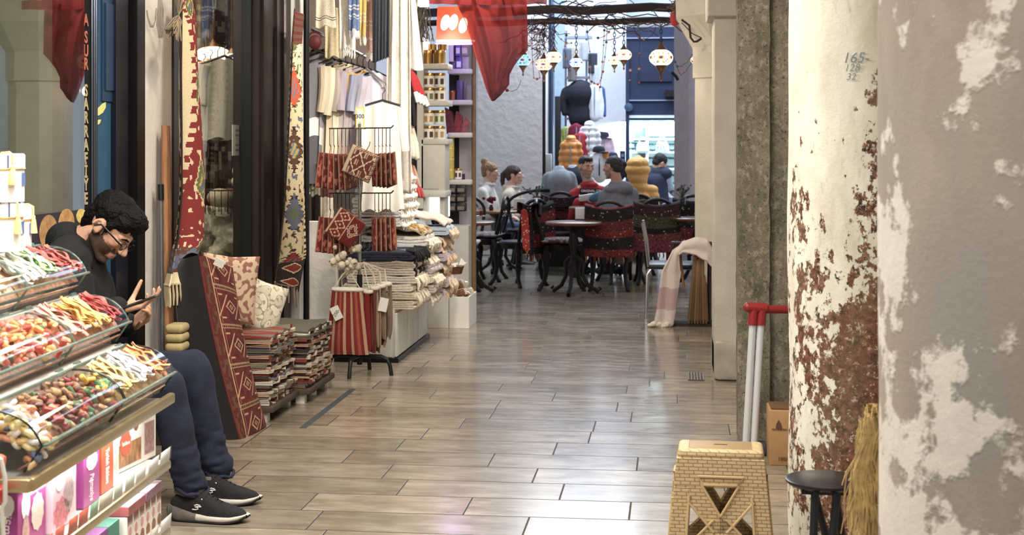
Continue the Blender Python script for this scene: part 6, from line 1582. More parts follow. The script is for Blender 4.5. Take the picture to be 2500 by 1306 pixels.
cG=FL(1692,672);chair(cG,R(90),'cafe chair half hidden behind the eight-sided pillar');cover(cG,R(90),'dark cover with red hem on the chair half behind the pillar',[(0,.6,BK),(.6,1.01,(110,44,46))],seed=5)
cH=FL(1548,668);chair(cH,R(100),'cafe chair behind the striped one, in front of the ochre coat');cover(cH,R(100),'dark red patterned cover on the chair in front of the ochre coat',[(0,.4,BK),(.4,.7,(104,44,46)),(.7,1.01,BK)],seed=6)
cJ=FL(1366,664);chair(cJ,R(-88),'cafe chair behind the middle table with a beaded red cover');cover(cJ,R(-88),'beaded red cover on the chair behind the middle table',[(0,.5,(120,46,50)),(.5,1.01,BK)],seed=7)
cI=W(1332,640,16.3);chair(cI,R(-80),'wide silver-grey iron settee with an arched back before the women',sw=.9,top=.88,name='iron_settee',cat='settee')
chair(FL(1062,672),R(10),'cafe chair at the far left under the shelf unit')
def table(c,r,z,label,col=None):
 o=thing('cafe_table',label,'table',V3((c.x,c.y,0)))
 g=MB();g.lathe([(0,z-.03),(r-.01,z-.03),(r,z-.02),(r,z-.006),(r-.008,z),(0,z)],V3((c.x,c.y,0)),36);part('tabletop',g,col or topw,o)
 g=MB();g.lathe([(.035,.16),(.05,.2),(.03,.26),(.025,.4),(.05,.5),(.03,z-.1),(.12,z-.03)],V3((c.x,c.y,0)),14);part('pedestal',g,iron,o)
 for k in range(3):
  a=2*PI*k/3+.4;d=V3((math.cos(a),math.sin(a),0));b_=V3((c.x,c.y,0))
  g=MB();g.tube([b_+d*.03+V3((0,0,.36)),b_+d*.10+V3((0,0,.30)),b_+d*.09+V3((0,0,.18)),b_+d*.15+V3((0,0,.08)),b_+d*.25+V3((0,0,.02)),b_+d*.28+V3((0,0,.045)),b_+d*.255+V3((0,0,.06))],[.02,.022,.018,.02,.02,.016,.012],8);part('leg',g,iron,o)
 return o
ZT=.69
tA=W(1142,540,F*(CAMH-ZT)/(540-HOR)*1.0);table(tA,.26,ZT,'round cafe table nearest on the left, with napkins and a tea glass')
tB=W(1400,541,F*(CAMH-ZT)/(541-HOR));table(tB,.27,ZT,'round cafe table in the middle, with a napkin holder')
tC=W(1215,517,15.7);table(tC,.26,ZT,'round cafe table in front of the two women',M('table_oak',(150,110,70),.4,var=.2))
tD=W(1456,512,15.42);table(tD,.30,.74,'cafe table between the two men')
tE=W(1702,531,14.2);table(tE,.26,ZT,'cafe table half hidden by the pillar on the right')
def napkins(p,label,hgt=.11,w=.13,holder=True):
 o=thing('napkin_holder',label,'napkin holder',p)
 g=MB();g.rbox(p+V3((0,0,hgt/2+.008)),(w,.035,hgt),.004);part('napkins',g,paper,o)
 if holder:
  g=MB();g.tube([p+V3((x*w,-.022,z*hgt+.012))for x,z in((-.42,.1),(-.40,.28),(-.16,.42),(-.10,.68),(0,.80),(.10,.68),(.16,.42),(.40,.28),(.42,.1),(0,.06))],.0065,6,closed=True);part('trefoil_wire',g,iron,o)
 g=MB();g.rbox(p+V3((0,0,.005)),(w*1.1,.06,.01),.003);part('base',g,iron,o)
def ontop(px,py,t,z):
 q=onZ(px,py,z);return q
napkins(ontop(1141,528,tA,ZT),'napkin holder with black trefoil wire on the left table')
napkins(onZ(1421,537,ZT),'napkin holder on the middle table',holder=False)
napkins(V3((W(1487,512,15.42).x,W(1487,512,15.42).y,.741)),'napkin holder on the table between the men',holder=False,hgt=.09)
napkins(W(1268,513,15.8),'napkin holder before the woman with the ponytail',holder=False,hgt=.12)
glassm=GLASS('drink_glass',(232,236,232),1.,.03)
p=onZ(1174,529,ZT);o=thing('tea_glass','small tulip glass of red tea on a saucer, on the left table','glass',p)
g=MB();g.lathe([(.0,0),(.05,.002),(.055,.012),(.05,.008),(0,.005)],p,20);part('saucer',g,M('china',(222,216,206),.3),o)
g=MB();g.lathe([(.018,.008),(.022,.03),(.017,.05),(.024,.085)],p,16);part('glass',g,glassm,o)
g=MB();g.lathe([(0,.01),(.017,.01),(.020,.03),(.0155,.05),(.017,.06),(0,.06)],p,16);part('tea',g,M('tea_red',(150,42,30),.2),o)
p=onZ(1117,527,ZT);o=thing('water_glass','clear waisted glass beside the napkins on the left table','glass',p);g=MB();g.lathe([(0,.001),(.022,.002),(.02,.04),(.026,.09)],p,16);part('glass',g,glassm,o)
p=W(1199,515,15.6);o=thing('flower_vase','small vase of dark red flowers before the blonde woman','vase',p);g=MB();g.lathe([(.02,0),(.028,.03),(.015,.06),(.02,.07)],p,12);part('vase',g,M('vase_dark',(60,34,36),.3),o)
g=MB()
for k in range(16):g.ell(p+V3((r_.gauss(0,.028),r_.gauss(0,.02),.09+r_.uniform(0,.06))),.018,nu=8,nv=6)
part('flowers',g,M('flower_red',(110,30,40),.8,var=.3),o)
p=W(1334,500,15.6);o=thing('water_glass','pair glass of water on the table by the settee','glass',p);g=MB();g.lathe([(0,.001),(.03,.002),(.034,.09)],p,16);part('glass',g,glassm,o)
for i,(px,py,dc,l)in enumerate(((1666,500,14.6,'small green plant in a glass on the right, before the grey pilaster'),(1309,500,15.5,'small green plant in a pot before the settee'))):
 p=W(px,py,dc);o=thing('potted_plant',l,'plant',p);g=MB();g.lathe([(0,0),(.035,.0),(.04,.09),(.036,.09),(.03,.01)],p,14);part('pot',g,glassm if i==0 else M('pot_clay',(150,104,80),.8),o)
 g=MB();rp=random.Random(i)
 for k in range(22):
  q=p+V3((rp.gauss(0,.05),rp.gauss(0,.04),.12+rp.uniform(0,.09)));g.tube([p+V3((0,0,.07)),lerp(p,q,.7)+V3((0,0,.03)),q],.002,4);g.ell(q,(.02,.012,.006),rot=(rp.uniform(-1,1),rp.uniform(-1,1),rp.uniform(0,3)),nu=8,nv=5)
 part('leaves',g,M('leaf_green',(70,84,56),.7,var=.3),o)
p=W(1405,515,13.8)
g=MB();q=W(1456,481,15.55);g.ell(q,(.09,.04,.05),rot=(0,-.4,0));g.ell(q+V3((.05,0,.03)),(.05,.03,.04));single('teal_bag',g,M('bag_teal',(74,110,124),.6,var=.3,scale=20),'crumpled teal bag held between the two men','bag',loc=q-V3((0,0,.05)))
g=MB();q=W(1432,482,15.62);g.rbox(q,(.16,.02,.07),.006,rot=(.3,-.15,.1));single('white_napkin',g,paper,'white napkin in the hands of the man in red','napkin',loc=q-V3((0,0,.04)))
mc=FL(1640,772);o=thing('metal_chair','chrome-legged chair with a black seat behind the draped shawl','chair',V3((mc.x,mc.y,0)))
sz_=.425
g=MB();g.rbox(V3((mc.x,mc.y,sz_)),(.40,.40,.045),.02);part('seat',g,M('vinyl_black',(34,34,40),.4),o)
for s in(-1,1):
 g=MB();g.tube([(mc.x-.17,mc.y+s*.17,sz_-.02),(mc.x-.20,mc.y+s*.18,sz_-.06),(mc.x-.21,mc.y+s*.18,0.0)],.012,8);part('leg',g,chrome,o)
 g=MB();g.tube([(mc.x+.17,mc.y+s*.17,sz_-.02),(mc.x+.20,mc.y+s*.18,sz_-.06),(mc.x+.21,mc.y+s*.18,0)],.012,8);part('leg',g,chrome,o)
 g=MB();g.tube([(mc.x-.19,mc.y+s*.2,sz_),(mc.x-.21,mc.y+s*.2,sz_+.2),(mc.x-.24,mc.y+s*.19,sz_+.36)],.011,8);part('back_post',g,chrome,o)
tb=FL(1690,800);o=thing('tray_stand','dark folding stand holding flattened cardboard under the pale shawl','stand',V3((tb.x,tb.y,0)))
xl,xr=onY(1641,345,tb.y).x,onY(1741,345,tb.y).x;zt=CAMH-(600-HOR)*10.9/F
for x in(xl,xr-.03):
 g=MB();g.rod((x,tb.y+.1,0),(x+.01,tb.y+.1,zt),.014);part('leg',g,dark_br,o)
 g=MB();g.rod((x,tb.y+.36,0),(x+.01,tb.y+.3,zt),.014);part('leg',g,dark_br,o)
g=MB();g.rod((xl-.01,tb.y+.1,zt),(xr,tb.y+.1,zt),.014);part('top_bar',g,dark_br,o)
g=MB();g.box(((xl+xr)/2,tb.y+.2,.012),(xr-xl,.28,.024));part('base_board',g,dark_br,o)
g=MB();g.rod((xl+.09,tb.y+.06,.30),(xl+.055,tb.y+.12,zt),.010);part('cross_bar',g,M('bar_brown',(126,84,56),.6),o)
kraft=[(112,88,64),(98,76,54),(124,98,72)]
for k in range(7):
 x=lerp(xl+.15,xr-.03,k/6);h=(.56,.58,.50,.60,.54,.59,.36)[k];g=MB();g.box((0,0,h/2),(.016,.26,h));g2=MB();
 mm=Matrix.Translation((x-.02,tb.y+.17,.026))@Matrix.Rotation(R(5-1.2*k),4,'Y');g2 .M=mm;g2 .rbox((0,0,h/2),(.017,.26,h),.004);g2 .box((.012,0,h*.45),(.006,.25,h*.8))
 single('flat_carton',g2,M('kraft%d'%(k%3),kraft[k%3],.85,var=.2,scale=12,stretch=(1,1,.3)),'flattened brown carton in the tray stand, %s from the shawl'%['first','second','third','fourth','fifth','sixth','last'][k],'cardboard',loc=(x-.02,tb.y+.17,.026))
shawl=M('shawl_pale',attr=True,rough=1.,bump=.5,bscale=160,var=.05)
def shw(u,v):
 path=[(1618,803),(1626,760),(1634,700),(1640,660),(1650,612),(1668,590),(1700,580),(1726,585),(1740,612)]
 k=v*(len(path)-1);i=min(int(k),len(path)-2);t=k-i;px,py=lerp(path[i][0],path[i+1][0],t),lerp(path[i][1],path[i+1][1],t)
 dc=tb.y*.995+.0;p=onY(px,py,tb.y+.02+.055*v)
 side=RV*((u-.5)*(.14+.03*math.sin(v*4))if v<.42 else 0)
 w2=clamp((v-.36)/.2);drop=V3((0,-.05*w2*u,-.15*w2*u**1.2*(.75+.35*math.sin(v*9))))
 if v<.55:side=RV*((u-.5)*.15*(1-w2))
 return V3((p.x,p.y,max(p.z,.012)))+side+drop+V3((0,-.010*math.sin(u*9+v*6),.006*math.sin(u*7)))
g=MB();g.sheet(shw,24,90,lambda u,v:rgb((196,168,172))if.13<v<.24 else rgb((222,208,204)))
o=single('pale_shawl',g,shawl,'pale pink shawl thrown over the tray stand, end trailing on the floor','shawl',loc=shw(.5,0),thick=.014)
g=MB()
for k in range(9):q=shw((k+.5)/9,0);g.ell(q+V3((-.01-.012*(k%3),-.01*(k%2),.008)),(.022,.022,.02));g.ell(q+V3((-.035,-.01,.0)),(.02,.02,.015))
me=g.mesh('shawl_tassels');fo=bpy.data.objects.new('tassel_fringe',me);COL.objects.link(fo);me.materials.append(M('wool_cream',(226,220,206),.95));fo.parent=o;fo.matrix_parent_inverse=Matrix.Translation(-V3(o.location))
def weave_mat():
 m=bpy.data.materials.new('woven_plastic');MATS['woven_plastic']=m;nt,N,L=nodes(m);b=N['Principled BSDF'];b.inputs['Roughness'].default_value=.5
 tc=N.new('ShaderNodeTexCoord');sp_=N.new('ShaderNodeSeparateXYZ');L.new(tc.outputs['Object'],sp_.inputs[0]);cb_=N.new('ShaderNodeCombineXYZ')
 ad=N.new('ShaderNodeMath');ad.operation='ADD';L.new(sp_.outputs['X'],ad.inputs[0]);L.new(sp_.outputs['Y'],ad.inputs[1]);L.new(ad.outputs[0],cb_.inputs[0]);L.new(sp_.outputs['Z'],cb_.inputs[1])
 br=N.new('ShaderNodeTexBrick');br.inputs['Scale'].default_value=1;br.inputs['Brick Width'].default_value=.030;br.inputs['Row Height'].default_value=.0115;br.inputs['Mortar Size'].default_value=.0016;br.inputs['Mortar Smooth'].default_value=.5
 br.inputs['Color1'].default_value=(*rgb(198,174,134),1);br.inputs['Color2'].default_value=(*rgb(188,163,122),1);br.inputs['Mortar'].default_value=(*rgb(150,124,86),1)
 L.new(cb_.outputs[0],br.inputs['Vector']);L.new(br.outputs['Color'],b.inputs['Base Color'])
 bp=N.new('ShaderNodeBump');bp.invert=True;bp.inputs['Strength'].default_value=.8;bp.inputs['Distance'].default_value=.004;L.new(br.outputs['Fac'],bp.inputs['Height']);L.new(bp.outputs[0],b.inputs['Normal']);return m
wv=weave_mat();plain=M('plastic_tan',(192,166,124),.45,var=.06)
sc=W(1759,1110,4.70);sc.z=0;hz=.44
o=thing('woven_stool','tan basket-weave plastic stool with crossed braces in the front right','stool',sc)
SMt=Matrix.Translation(sc)@Matrix.Rotation(R(-2),4,'Z')
wt,wb,dt,db=.140,.180,.085,.125
g=MB();g.M=SMt;g.rbox((0,0,hz-.012),(2*wt,2*dt,.036),.016,seg=4);g.rbox((0,0,hz+.002),(1.5*wt,1.5*dt,.012),.004);part('seat',g,wv,o)
g=MB();g.M=SMt;g.tube([(-.022,0,hz+.0086),(.022,0,hz+.0086)],.003,6,flat=.4);part('grip_slot',g,dark_br,o)
def hw(z):return lerp(wb,wt,z/hz)
def hd(z):return lerp(db,dt,z/hz)
def face(nm,fn):
 """fn(x, z) -> point on one sloping side; x from -1..1"""
 t=.010
 def plate(poly,name,mat=wv,push=0.):
  n=len(poly);g=MB();g.M=SMt
  f=[fn(x,z,push)for x,z in poly];bck=[fn(x,z,push-t)for x,z in poly]
  g.add(f+bck,[tuple(range(n)),tuple(range(2*n-1,n-1,-1))]+[(i,(i+1)%n,n+(i+1)%n,n+i)for i in range(n)],None,False);part(name,g,mat,o,bevel=.003)
 zt_=hz-.02;za=.328;zc=.206
 plate([(-1,zt_),(1,zt_),(1,za),(-1,za)],'apron')
 rec=[(-.50,.362),(.50,.362),(.36,.336),(-.36,.336)]
 g=MB();g.M=SMt;g.tube([fn(x,z,.002)for x,z in rec],.0045,6,closed=True);part('recess_rim',g,plain,o)
 for s in(-1,1):
  plate([(s*1,za),(s*.66,za),(s*.66,.0),(s*1,.0)],'leg')
  for up in(1,-1):
   q=[(s*.70,.335),(s*.40,.335),(0,.236),(0,.180),(s*.13,.186),(s*.70,.285)]
   q=[(x,z if up>0 else 2*zc-z)for x,z in q]
   plate(q,'crossed_brace',wv,-.001)
   g=MB();g.M=SMt;g.tube([fn(x,z,.001)for x,z in q[1:3]],.0045,6);part('rib',g,plain,o)
   g=MB();g.M=SMt;g.tube([fn(x,z,.001)for x,z in q[4:6]],.0045,6);part('rib',g,plain,o)
  g=MB();g.M=SMt;g.tube([fn(s*.66,z,.001)for z in(.30,.12)],.0045,6);part('rib',g,plain,o)
face('front',lambda x,z,p=0:(x*hw(z),-hd(z)-p,z))
face('back',lambda x,z,p=0:(-x*hw(z),hd(z)+p,z))
face('side',lambda x,z,p=0:(hw(z)+p,x*hd(z)*.96,z))
face('side',lambda x,z,p=0:(-hw(z)-p,-x*hd(z)*.96,z))
g=MB();g.rbox(sc+V3((.02,.02,.06)),(.16,.14,.11),.02);single('red_box',g,M('box_red_dark',(120,40,36),.5,var=.15),'dark red box kept under the woven stool','box',loc=sc+V3((.02,.02,.005)))
hp=W(1836,755,6.55);hq=W(1818,1085,6.6);redpl=M('plastic_red',(140,42,44),.35);tubew=M('tube_white',(220,222,226),.25,metal=.2)
fb=W(1808,1200,6.62);fb.z=0
o=thing('trolley_handle','red-handled trolley with two white tubes leaning at the stone pier','trolley',V3((hq.x,hq.y,0)))
for i,dx in enumerate((0,.045)):
 a=W(1838+20*i,792,6.55);b=W(1821+20*i,1082,6.58);d=(b-a).normalized();e=a+d*((a.z-.04)/-d.z)
 g=MB();g.rod(a+V3((0,0,.02)),e,.0165,n=14);part('white_tube',g,tubew,o)
 g=MB();g.rod(W(1841+20*i,752,6.55),W(1837+20*i,793,6.55),.021,.0225,n=14);part('red_socket',g,redpl,o)
g=MB();g.rod(W(1826,750,6.55),W(1872,752,6.55),.023,n=14);g.ell(W(1826,750,6.55),.023);g.rod(W(1868,755,6.56),W(1985,756,6.6),.019,n=14);part('red_handle',g,redpl,o)
g=MB();g.rbox(V3((hq.x-.0,hq.y,.03)),(.20,.10,.05),.01);part('foot_plate',g,M('plate_grey',(90,90,92),.4,metal=.5),o)
cc=FL(1878,1136);o=thing('kraft_carton','open kraft carton standing on the floor behind the painted column','carton',V3((cc.x+.15,cc.y+.1,0)));ht=CAMH-(1003-HOR)*6.36/F
g=MB();g.rbox(V3((cc.x+.15,cc.y+.10,ht/2)),(.30,.2,ht),.004);part('carton',g,M('kraft_light',(168,130,90),.8,var=.08),o)
g=MB();g.box(V3((cc.x+.15,cc.y+.11,ht+.004)),(.28,.17,.006));part('open_top',g,M('kraft_in',(104,74,50),.9),o)
kpr=M('print_dark',(96,66,44),.8)
g=MB();g.prism([(-.014,-.012),(-.012,-.02),(.012,-.02),(.014,-.012),(.010,.004),(0,.022),(-.010,.004)],.0012,frame(V3((cc.x+.042,cc.y-.001,ht*.75)),(1,0,0),(0,0,1)));part('drop_mark',g,kpr,o)
text('lettering','MANDARIN',.013,frame(V3((cc.x+.045,cc.y-.002,ht*.66)),(1,0,0),(0,0,1)),kpr,o);text('lettering','180/60',.024,frame(V3((cc.x+.07,cc.y-.002,ht*.12)),(1,0,0),(0,0,1)),kpr,o)
fs=W(2015,1172,4.25);zf=fs.z;rf_=.118
o=thing('folding_stool','black folding stool with a dark purple round seat before the painted column','stool',V3((fs.x,fs.y,0)))
g=MB();g.lathe([(0,zf-.012),(rf_-.01,zf-.012),(rf_,zf-.004),(rf_,zf+.003),(rf_-.006,zf+.005)],V3((fs.x,fs.y,0)),40);part('seat_rim',g,M('vinyl_rim',(30,28,34),.25),o)
g=MB();g.lathe([(rf_-.006,zf+.003),(rf_-.03,zf+.004),(0,zf+.005)],V3((fs.x,fs.y,0)),40);part('seat_pad',g,M('vinyl_purple',(72,46,74),.6,var=.08),o)
g=MB();g.box(V3((fs.x+.0,fs.y,zf-.022)),(.15,.12,.016));part('seat_bracket',g,iron,o)
for(x0_,y0_,x1_,y1_)in((-.035,-.05,-.055,-.10),(.03,-.05,-.028,-.12),(-.035,.05,.08,.12),(.03,.05,.10,.10)):
 g=MB();g.tube([(fs.x+x0_,fs.y+y0_,zf-.02),(fs.x+lerp(x0_,x1_,.3),fs.y+lerp(y0_,y1_,.3),zf*.65),(fs.x+x1_,fs.y+y1_,.0)],.012,8);part('leg',g,M('leg_black',(26,26,30),.25),o)
straw=M('straw',(176,150,100),.8,var=.35,scale=30);g=MB();rs_=random.Random(5);base=W(2120,1020,3.55)
for k in range(420):
 t=rs_.random();x0_=2128+rs_.gauss(0,7);a=W(x0_,985+rs_.uniform(0,60),3.5+rs_.uniform(-.08,.1));n=7;pts=[a];lean=rs_.gauss(-22,20)
 L_=rs_.uniform(220,420)
 for j in range(1,n):
  s=j/n;pts.append(W(x0_+lean*s**.9+8*math.sin(j*1.7+k),lerp(985,985+L_,s),3.5+.1*math.sin(k)))
 g.tube(pts,rs_.uniform(.0011,.002),4)
o=single('straw_bundle',g,straw,'loose hanging bundle of golden straw at the edge of the nearest column','straw',loc=base);o['kind']='stuff'
# people
def hframe(c,fwd,up):
 f=V3(fwd).normalized();u=V3(up);u=(u-f*u.dot(f)).normalized();l=u.cross(f)
 m=Matrix((f,l,u)).transposed().to_4x4();m.translation=V3(c);return m
def head(mb,H,fem=False,neck=None,nr=.054):
 old=mb.M;mb.M=H
 k=.94 if fem else 1.
 mb.ell((-.012*k,0,.035*k),(.097*k,.076*k,.088*k),nu=20,nv=14)
 mb.ell((.032*k,0,-.022*k),(.060*k,.060*k,.084*k),nu=20,nv=14)
 for s in(-1,1):
  mb.cap((-.012*k,s*.050*k,-.050*k),(.058*k,s*.012*k,-.104*k),.020*k,.018*k)
  mb.ell((.062*k,s*.040*k,-.016*k),(.030*k,.024*k,.022*k))
  mb.cap((.078*k,s*.044*k,.018*k),(.092*k,s*.006,.018*k),.011,.010)
  mb.ell((.106*k,s*.011,-.035*k),(.011,.009,.008))
  mb.ell((-.008,s*.076*k,-.012),(.019,.008,.031),rot=(0,.2,s*.35))
  mb.tube([(-.008+.019*math.cos(a)-.004,s*(.083*k+.004*math.cos(a)*-1),-.010+.031*math.sin(a))for a in[i*PI/7-1.2 for i in range(11)]],.0058,6)
  mb.ell((.079*k,s*.030*k,-.001),(.013,.015,.012))
 mb.ell((.066*k,0,-.104*k),(.021,.024,.017))
 mb.cap((.091*k,0,.012*k),(.118*k,0,-.030*k),.0085,.0125)
 mb.ell((.089*k,0,-.063*k),(.010,.022,.0065));mb.ell((.086*k,0,-.077*k),(.010,.019,.0075));mb.ell((.078*k,0,-.068*k),(.014,.028,.02))
 mb.M=old
 if neck is not None:mb.cap(H@V3((-.028,0,-.055)),neck,nr*.96,nr*1.08,16)
def hand(mb,w,fwd,nrm,size=1.,curl=(.5,.6,.7,.8),spread=.12,thumb=(1,.5),side=1):
 """palm from the wrist w along fwd; nrm is the way the palm faces; side 1 puts the thumb on nrm x fwd"""
 f=V3(fwd).normalized();n=V3(nrm);n=(n-f*n.dot(f)).normalized();s=n.cross(f)*side
 P=lambda a,b,c:V3(w)+(f*a+s*b+n*c)*size
 mb.chain([P(0,.012,0),P(.085,.030,0)],[.018*size,.013*size]);mb.chain([P(0,0,0),P(.09,.010,0)],[.019*size,.014*size]);mb.chain([P(0,-.008,0),P(.086,-.010,0)],[.018*size,.013*size]);mb.chain([P(0,-.014,0),P(.076,-.028,0)],[.016*size,.012*size])
 Ls=(.072,.08,.075,.058);xs=(.030,.010,-.010,-.028);bs=(.088,.092,.088,.078);rr=(.0088,.009,.0086,.0078)
 for i in range(4):
  a=0.;p=P(bs[i],xs[i],0);pts=[p];lat=(xs[i]/.03)*spread
  for k,fr in enumerate((.45,.3,.25)):
   a+=curl[i]*(.9 if k else.7)
   d=f*math.cos(a)+n*math.sin(a)+s*lat*(1 if k==0 else.4)
   p=p+d.normalized()*Ls[i]*fr*size;pts.append(p)
  mb.chain(pts,[rr[i]*size*1.06,rr[i]*size,rr[i]*size*.93,rr[i]*size*.82],10)
 o,c=thumb
 p=P(.025,.022,.006);d1=(f*.55+s*.75*o+n*.35*c).normalized();d2=(f*.85+s*.35*o+n*.55*c).normalized()
 mb.chain([p,p+d1*.042*size,p+d1*.042*size+d2*.034*size,p+d1*.042*size+d2*.062*size],[.0135*size,.0105*size,.0095*size,.008*size],10)
def skin_mat(name):return M(name,attr=True,rough=.55,spec=.35,bump=.06,bscale=260)
SKIN=skin_mat('skin')
def skincol(H,base,beard=None,bd=.0):
 Hi=H.inverted()
 def f(p):
  q=Hi@V3(p);c=base
  if abs(q.x)<.2 and abs(q.y)<.12 and abs(q.z)<.16:
   if q.x>.070 and abs(q.y)<.026 and-.084<q.z<-.056:c=tuple(lerp(a,b,.45)for a,b in zip(base,(172,112,100)))
   elif beard and q.x>-.018 and q.z<-.028-.30*max(0,q.x-.03)*(1 if abs(q.y)>.03 else.35)and not(q.x>.088 and q.z>-.050):
    nn=.5+.5*noise.noise(q*160);c=tuple(lerp(a,b,bd*(.75+.25*nn))for a,b in zip(base,beard))
   elif q.x>.04 and abs(q.y)>.02 and abs(q.z+.02)<.02:c=tuple(lerp(a,b,.25)for a,b in zip(base,(200,120,104)))
  return rgb(c)
 return f
def eyes(o,H,brow,fem=False):
 for s in(-1,1):
  g=MB();g.M=H;g.ell((.086,s*.031,-.001),(.0085,.011,.006));e=part('eye',g,M('eye_white',(206,200,194),.3),o)
  g=MB();g.M=H;g.ell((.0925,s*.031,-.002),(.003,.0048,.0048));part('iris',g,M('iris_dark',(40,28,22),.2),e)
  g=MB();g.M=H;g.tube([(.086,s*.050,.016),(.097,s*.034,.024),(.1,s*.014,.020)],[.0025,.0045,.004],6);part('eyebrow',g,brow,o)
def seated_man():
 D=5.56
 hf=(RV*.70-UV*.68-DV*.20);hu=(RV*.66+UV*.72-DV*.02)
 Hm=hframe(W(268,556,D),hf,hu)
 pel=W(186,925,D+.02);chest=W(178,745,D+.02);nb=W(186,590,D+.03)
 shR=W(158,645,D-.19);elR=W(212,800,D-.22);wrR=W(291,757,D-.13)
 shL=W(176,640,D+.21);elL=W(240,800,D+.2);wrL=W(318,792,D+.05)
 hipR=W(190,932,D-.09);knR=W(398,940,5.40);anR=W(466,1190,5.47)
 hipL=W(190,928,D+.10);knL=W(468,905,5.70);anL=W(530,1158,5.76)
 o=thing('person','man with black hair and glasses bent over his phone, dark jacket and jeans','person',V3((pel.x+.3,pel.y,0)))
 b=MB();head(b,Hm,neck=nb)
 b.chain([nb,chest,pel],[.060,.12,.13],18);b.ell(chest,(.13,.17,.17))
 b.chain([shR+RV*.01,elR,wrR],[.06,.045,.030]);b.chain([shL,elL,wrL],[.06,.045,.03]);b.chain([shR,nb-UV*.02,shL],[.06,.06,.06])
 for h_,k_,a_ in((hipR,knR,anR),(hipL,knL,anL)):
  b.chain([h_,k_,a_,V3((a_.x,a_.y,.06))],[.09,.056,.042,.04]);b.cap(V3((a_.x-.01,a_.y,.06)),V3((a_.x+.04,a_.y,.055)),.028,.022)
 ph=W(340,737,D-.13);pax=(RV*.943+UV*.332).normalized();pn=(UV*.943-RV*.332).normalized()
 hand(b,wrR+RV*.012+UV*.004,(RV*.9+UV*.22+DV*.05),(UV*.95-RV*.2-DV*.15),1.,(.34,.45,.55,.62),.1,(1.0,1.9),1)
 hand(b,wrL+RV*.01,(RV*.75+UV*.55-DV*.35),(UV*.6-DV*.6),1.,(.7,.8,.85,.9),.08,(1,.8),-1)
 me=fuse(b,.0047,3,skincol(Hm,(196,152,126),(40,30,26),.86),name='body')
 bo=mpart('body',me,SKIN,o)
 hairm=M('hair_black',(10,8,8),.6,var=.5,scale=90,bump=.8,bscale=120,spec=.15)
 hb=MB();hb.M=Hm
 hb.ell((-.020,0,.058),(.106,.087,.082),nu=20,nv=14);hb.ell((.050,0,.098),(.060,.066,.036),rot=(0,.15,0));hb.ell((-.072,0,.006),(.046,.070,.072));hb.ell((-.078,0,-.035),(.03,.056,.04))
 hb.ell((.086,0,.078),(.026,.055,.024))
 for s in(-1,1):hb.cap((.026,s*.070,.03),(.022,s*.072,-.02),.013,.007);hb.ell((.058,s*.052,.066),(.026,.024,.028))
 mpart('hair',fuse(hb,.006,2,disp=lambda p:.007*noise.noise(V3(p)*42)+.004*noise.noise(V3(p)*110),name='hair'),hairm,o)
 eyes(o,Hm,hairm)
 g=MB();g.M=Hm
 gl=part('glasses',(lambda q:(q.tube([(.108,s_*.034+.021*math.cos(a),-.004+.016*math.sin(a))for s_ in(-1,)for a in[i*PI/10 for i in range(20)]],.0016,6,closed=True),q)[1])(g),M('spectacle_frame',(26,24,26),.3),o)
 g=MB();g.M=Hm;g.tube([(.108,.034+.021*math.cos(a),-.004+.016*math.sin(a))for a in[i*PI/10 for i in range(20)]],.0016,6,closed=True);part('spectacle_rim',g,MATS['spectacle_frame'],gl)
 g=MB();g.M=Hm;g.tube([(.108,-.014,0),(.113,0,.004),(.108,.014,0)],.0016,6);part('bridge',g,MATS['spectacle_frame'],gl)
 for s in(-1,1):
  g=MB();g.M=Hm;g.tube([(.107,s*.055,.002),(.09,s*.074,.006),(.0,s*.086,.010),(-.022,s*.084,-.012)],.0022,6,flat=1.6);part('temple',g,MATS['spectacle_frame'],gl)
 jk=M('jacket_black',(15,15,17),.85,var=.25,scale=10,bump=.4,bscale=120)
 c=MB();c.cap(nb-UV*.002-RV*.03,nb-UV*.06,.086,.10);c.chain([nb-UV*.025,lerp(nb,chest,.5)-RV*.02,chest,pel],[.085,.135,.155,.165],20);c.ell(chest+UV*.01,(.155,.205,.19));c.chain([shR,nb-UV*.045,shL],[.085,.085,.085])
 c.chain([shR,elR,wrR-RV*.015],[.082,.066,.048]);c.chain([shL,elL,wrL-RV*.015],[.082,.066,.048])
 c.cap(lerp(nb,chest,.25)+RV*.06,pel+RV*.1,.06,.09)
 mpart('jacket',fuse(c,.009,3,disp=fold(.016,11,(1,1,.6),2),name='jacket'),jk,o)
 g=MB();cn=nb+RV*.012+UV*.006;ax=(RV*.5+UV*.85).normalized();e1=DV;e2=ax.cross(e1).normalized()
 ringp=lambda r,h,a:cn+ax*h+(e1*math.cos(a)*r*1.05+e2*math.sin(a)*r)
 g.sheet(lambda u,v:ringp(.098+.008*math.sin(v*PI)-.012*v,-.05+.075*v+.006*math.sin(u*12),2*PI*u),32,5);part('collar',g,jk,o,thick=.006)
 jn=M('denim_dark',(30,36,56),.85,var=.35,scale=14,bump=.5,bscale=340)
 c=MB();c.chain([hipR,hipL],[.12,.12]);c.ell(pel,(.16,.19,.13))
 for h_,k_,a_ in((hipR,knR,anR),(hipL,knL,anL)):
  c.chain([h_,lerp(h_,k_,.6),k_,lerp(k_,a_,.35),lerp(k_,a_,.75),a_+V3((0,0,.02)),V3((a_.x+.004,a_.y,.135))],[.115,.092,.081,.074,.062,.058,.060],18)
  for k in range(5):
   z=.14+.03*k;g0=lerp(k_,a_,clamp((k_.z-z)/(k_.z-a_.z)))
   c.tube([V3((g0 .x+(.060-.0015*k)*math.cos(a),g0 .y+(.060-.0015*k)*math.sin(a),z+.010*math.sin(a*2+k*1.7)))for a in[2*PI*i/16 for i in range(16)]],.009,6,closed=True)
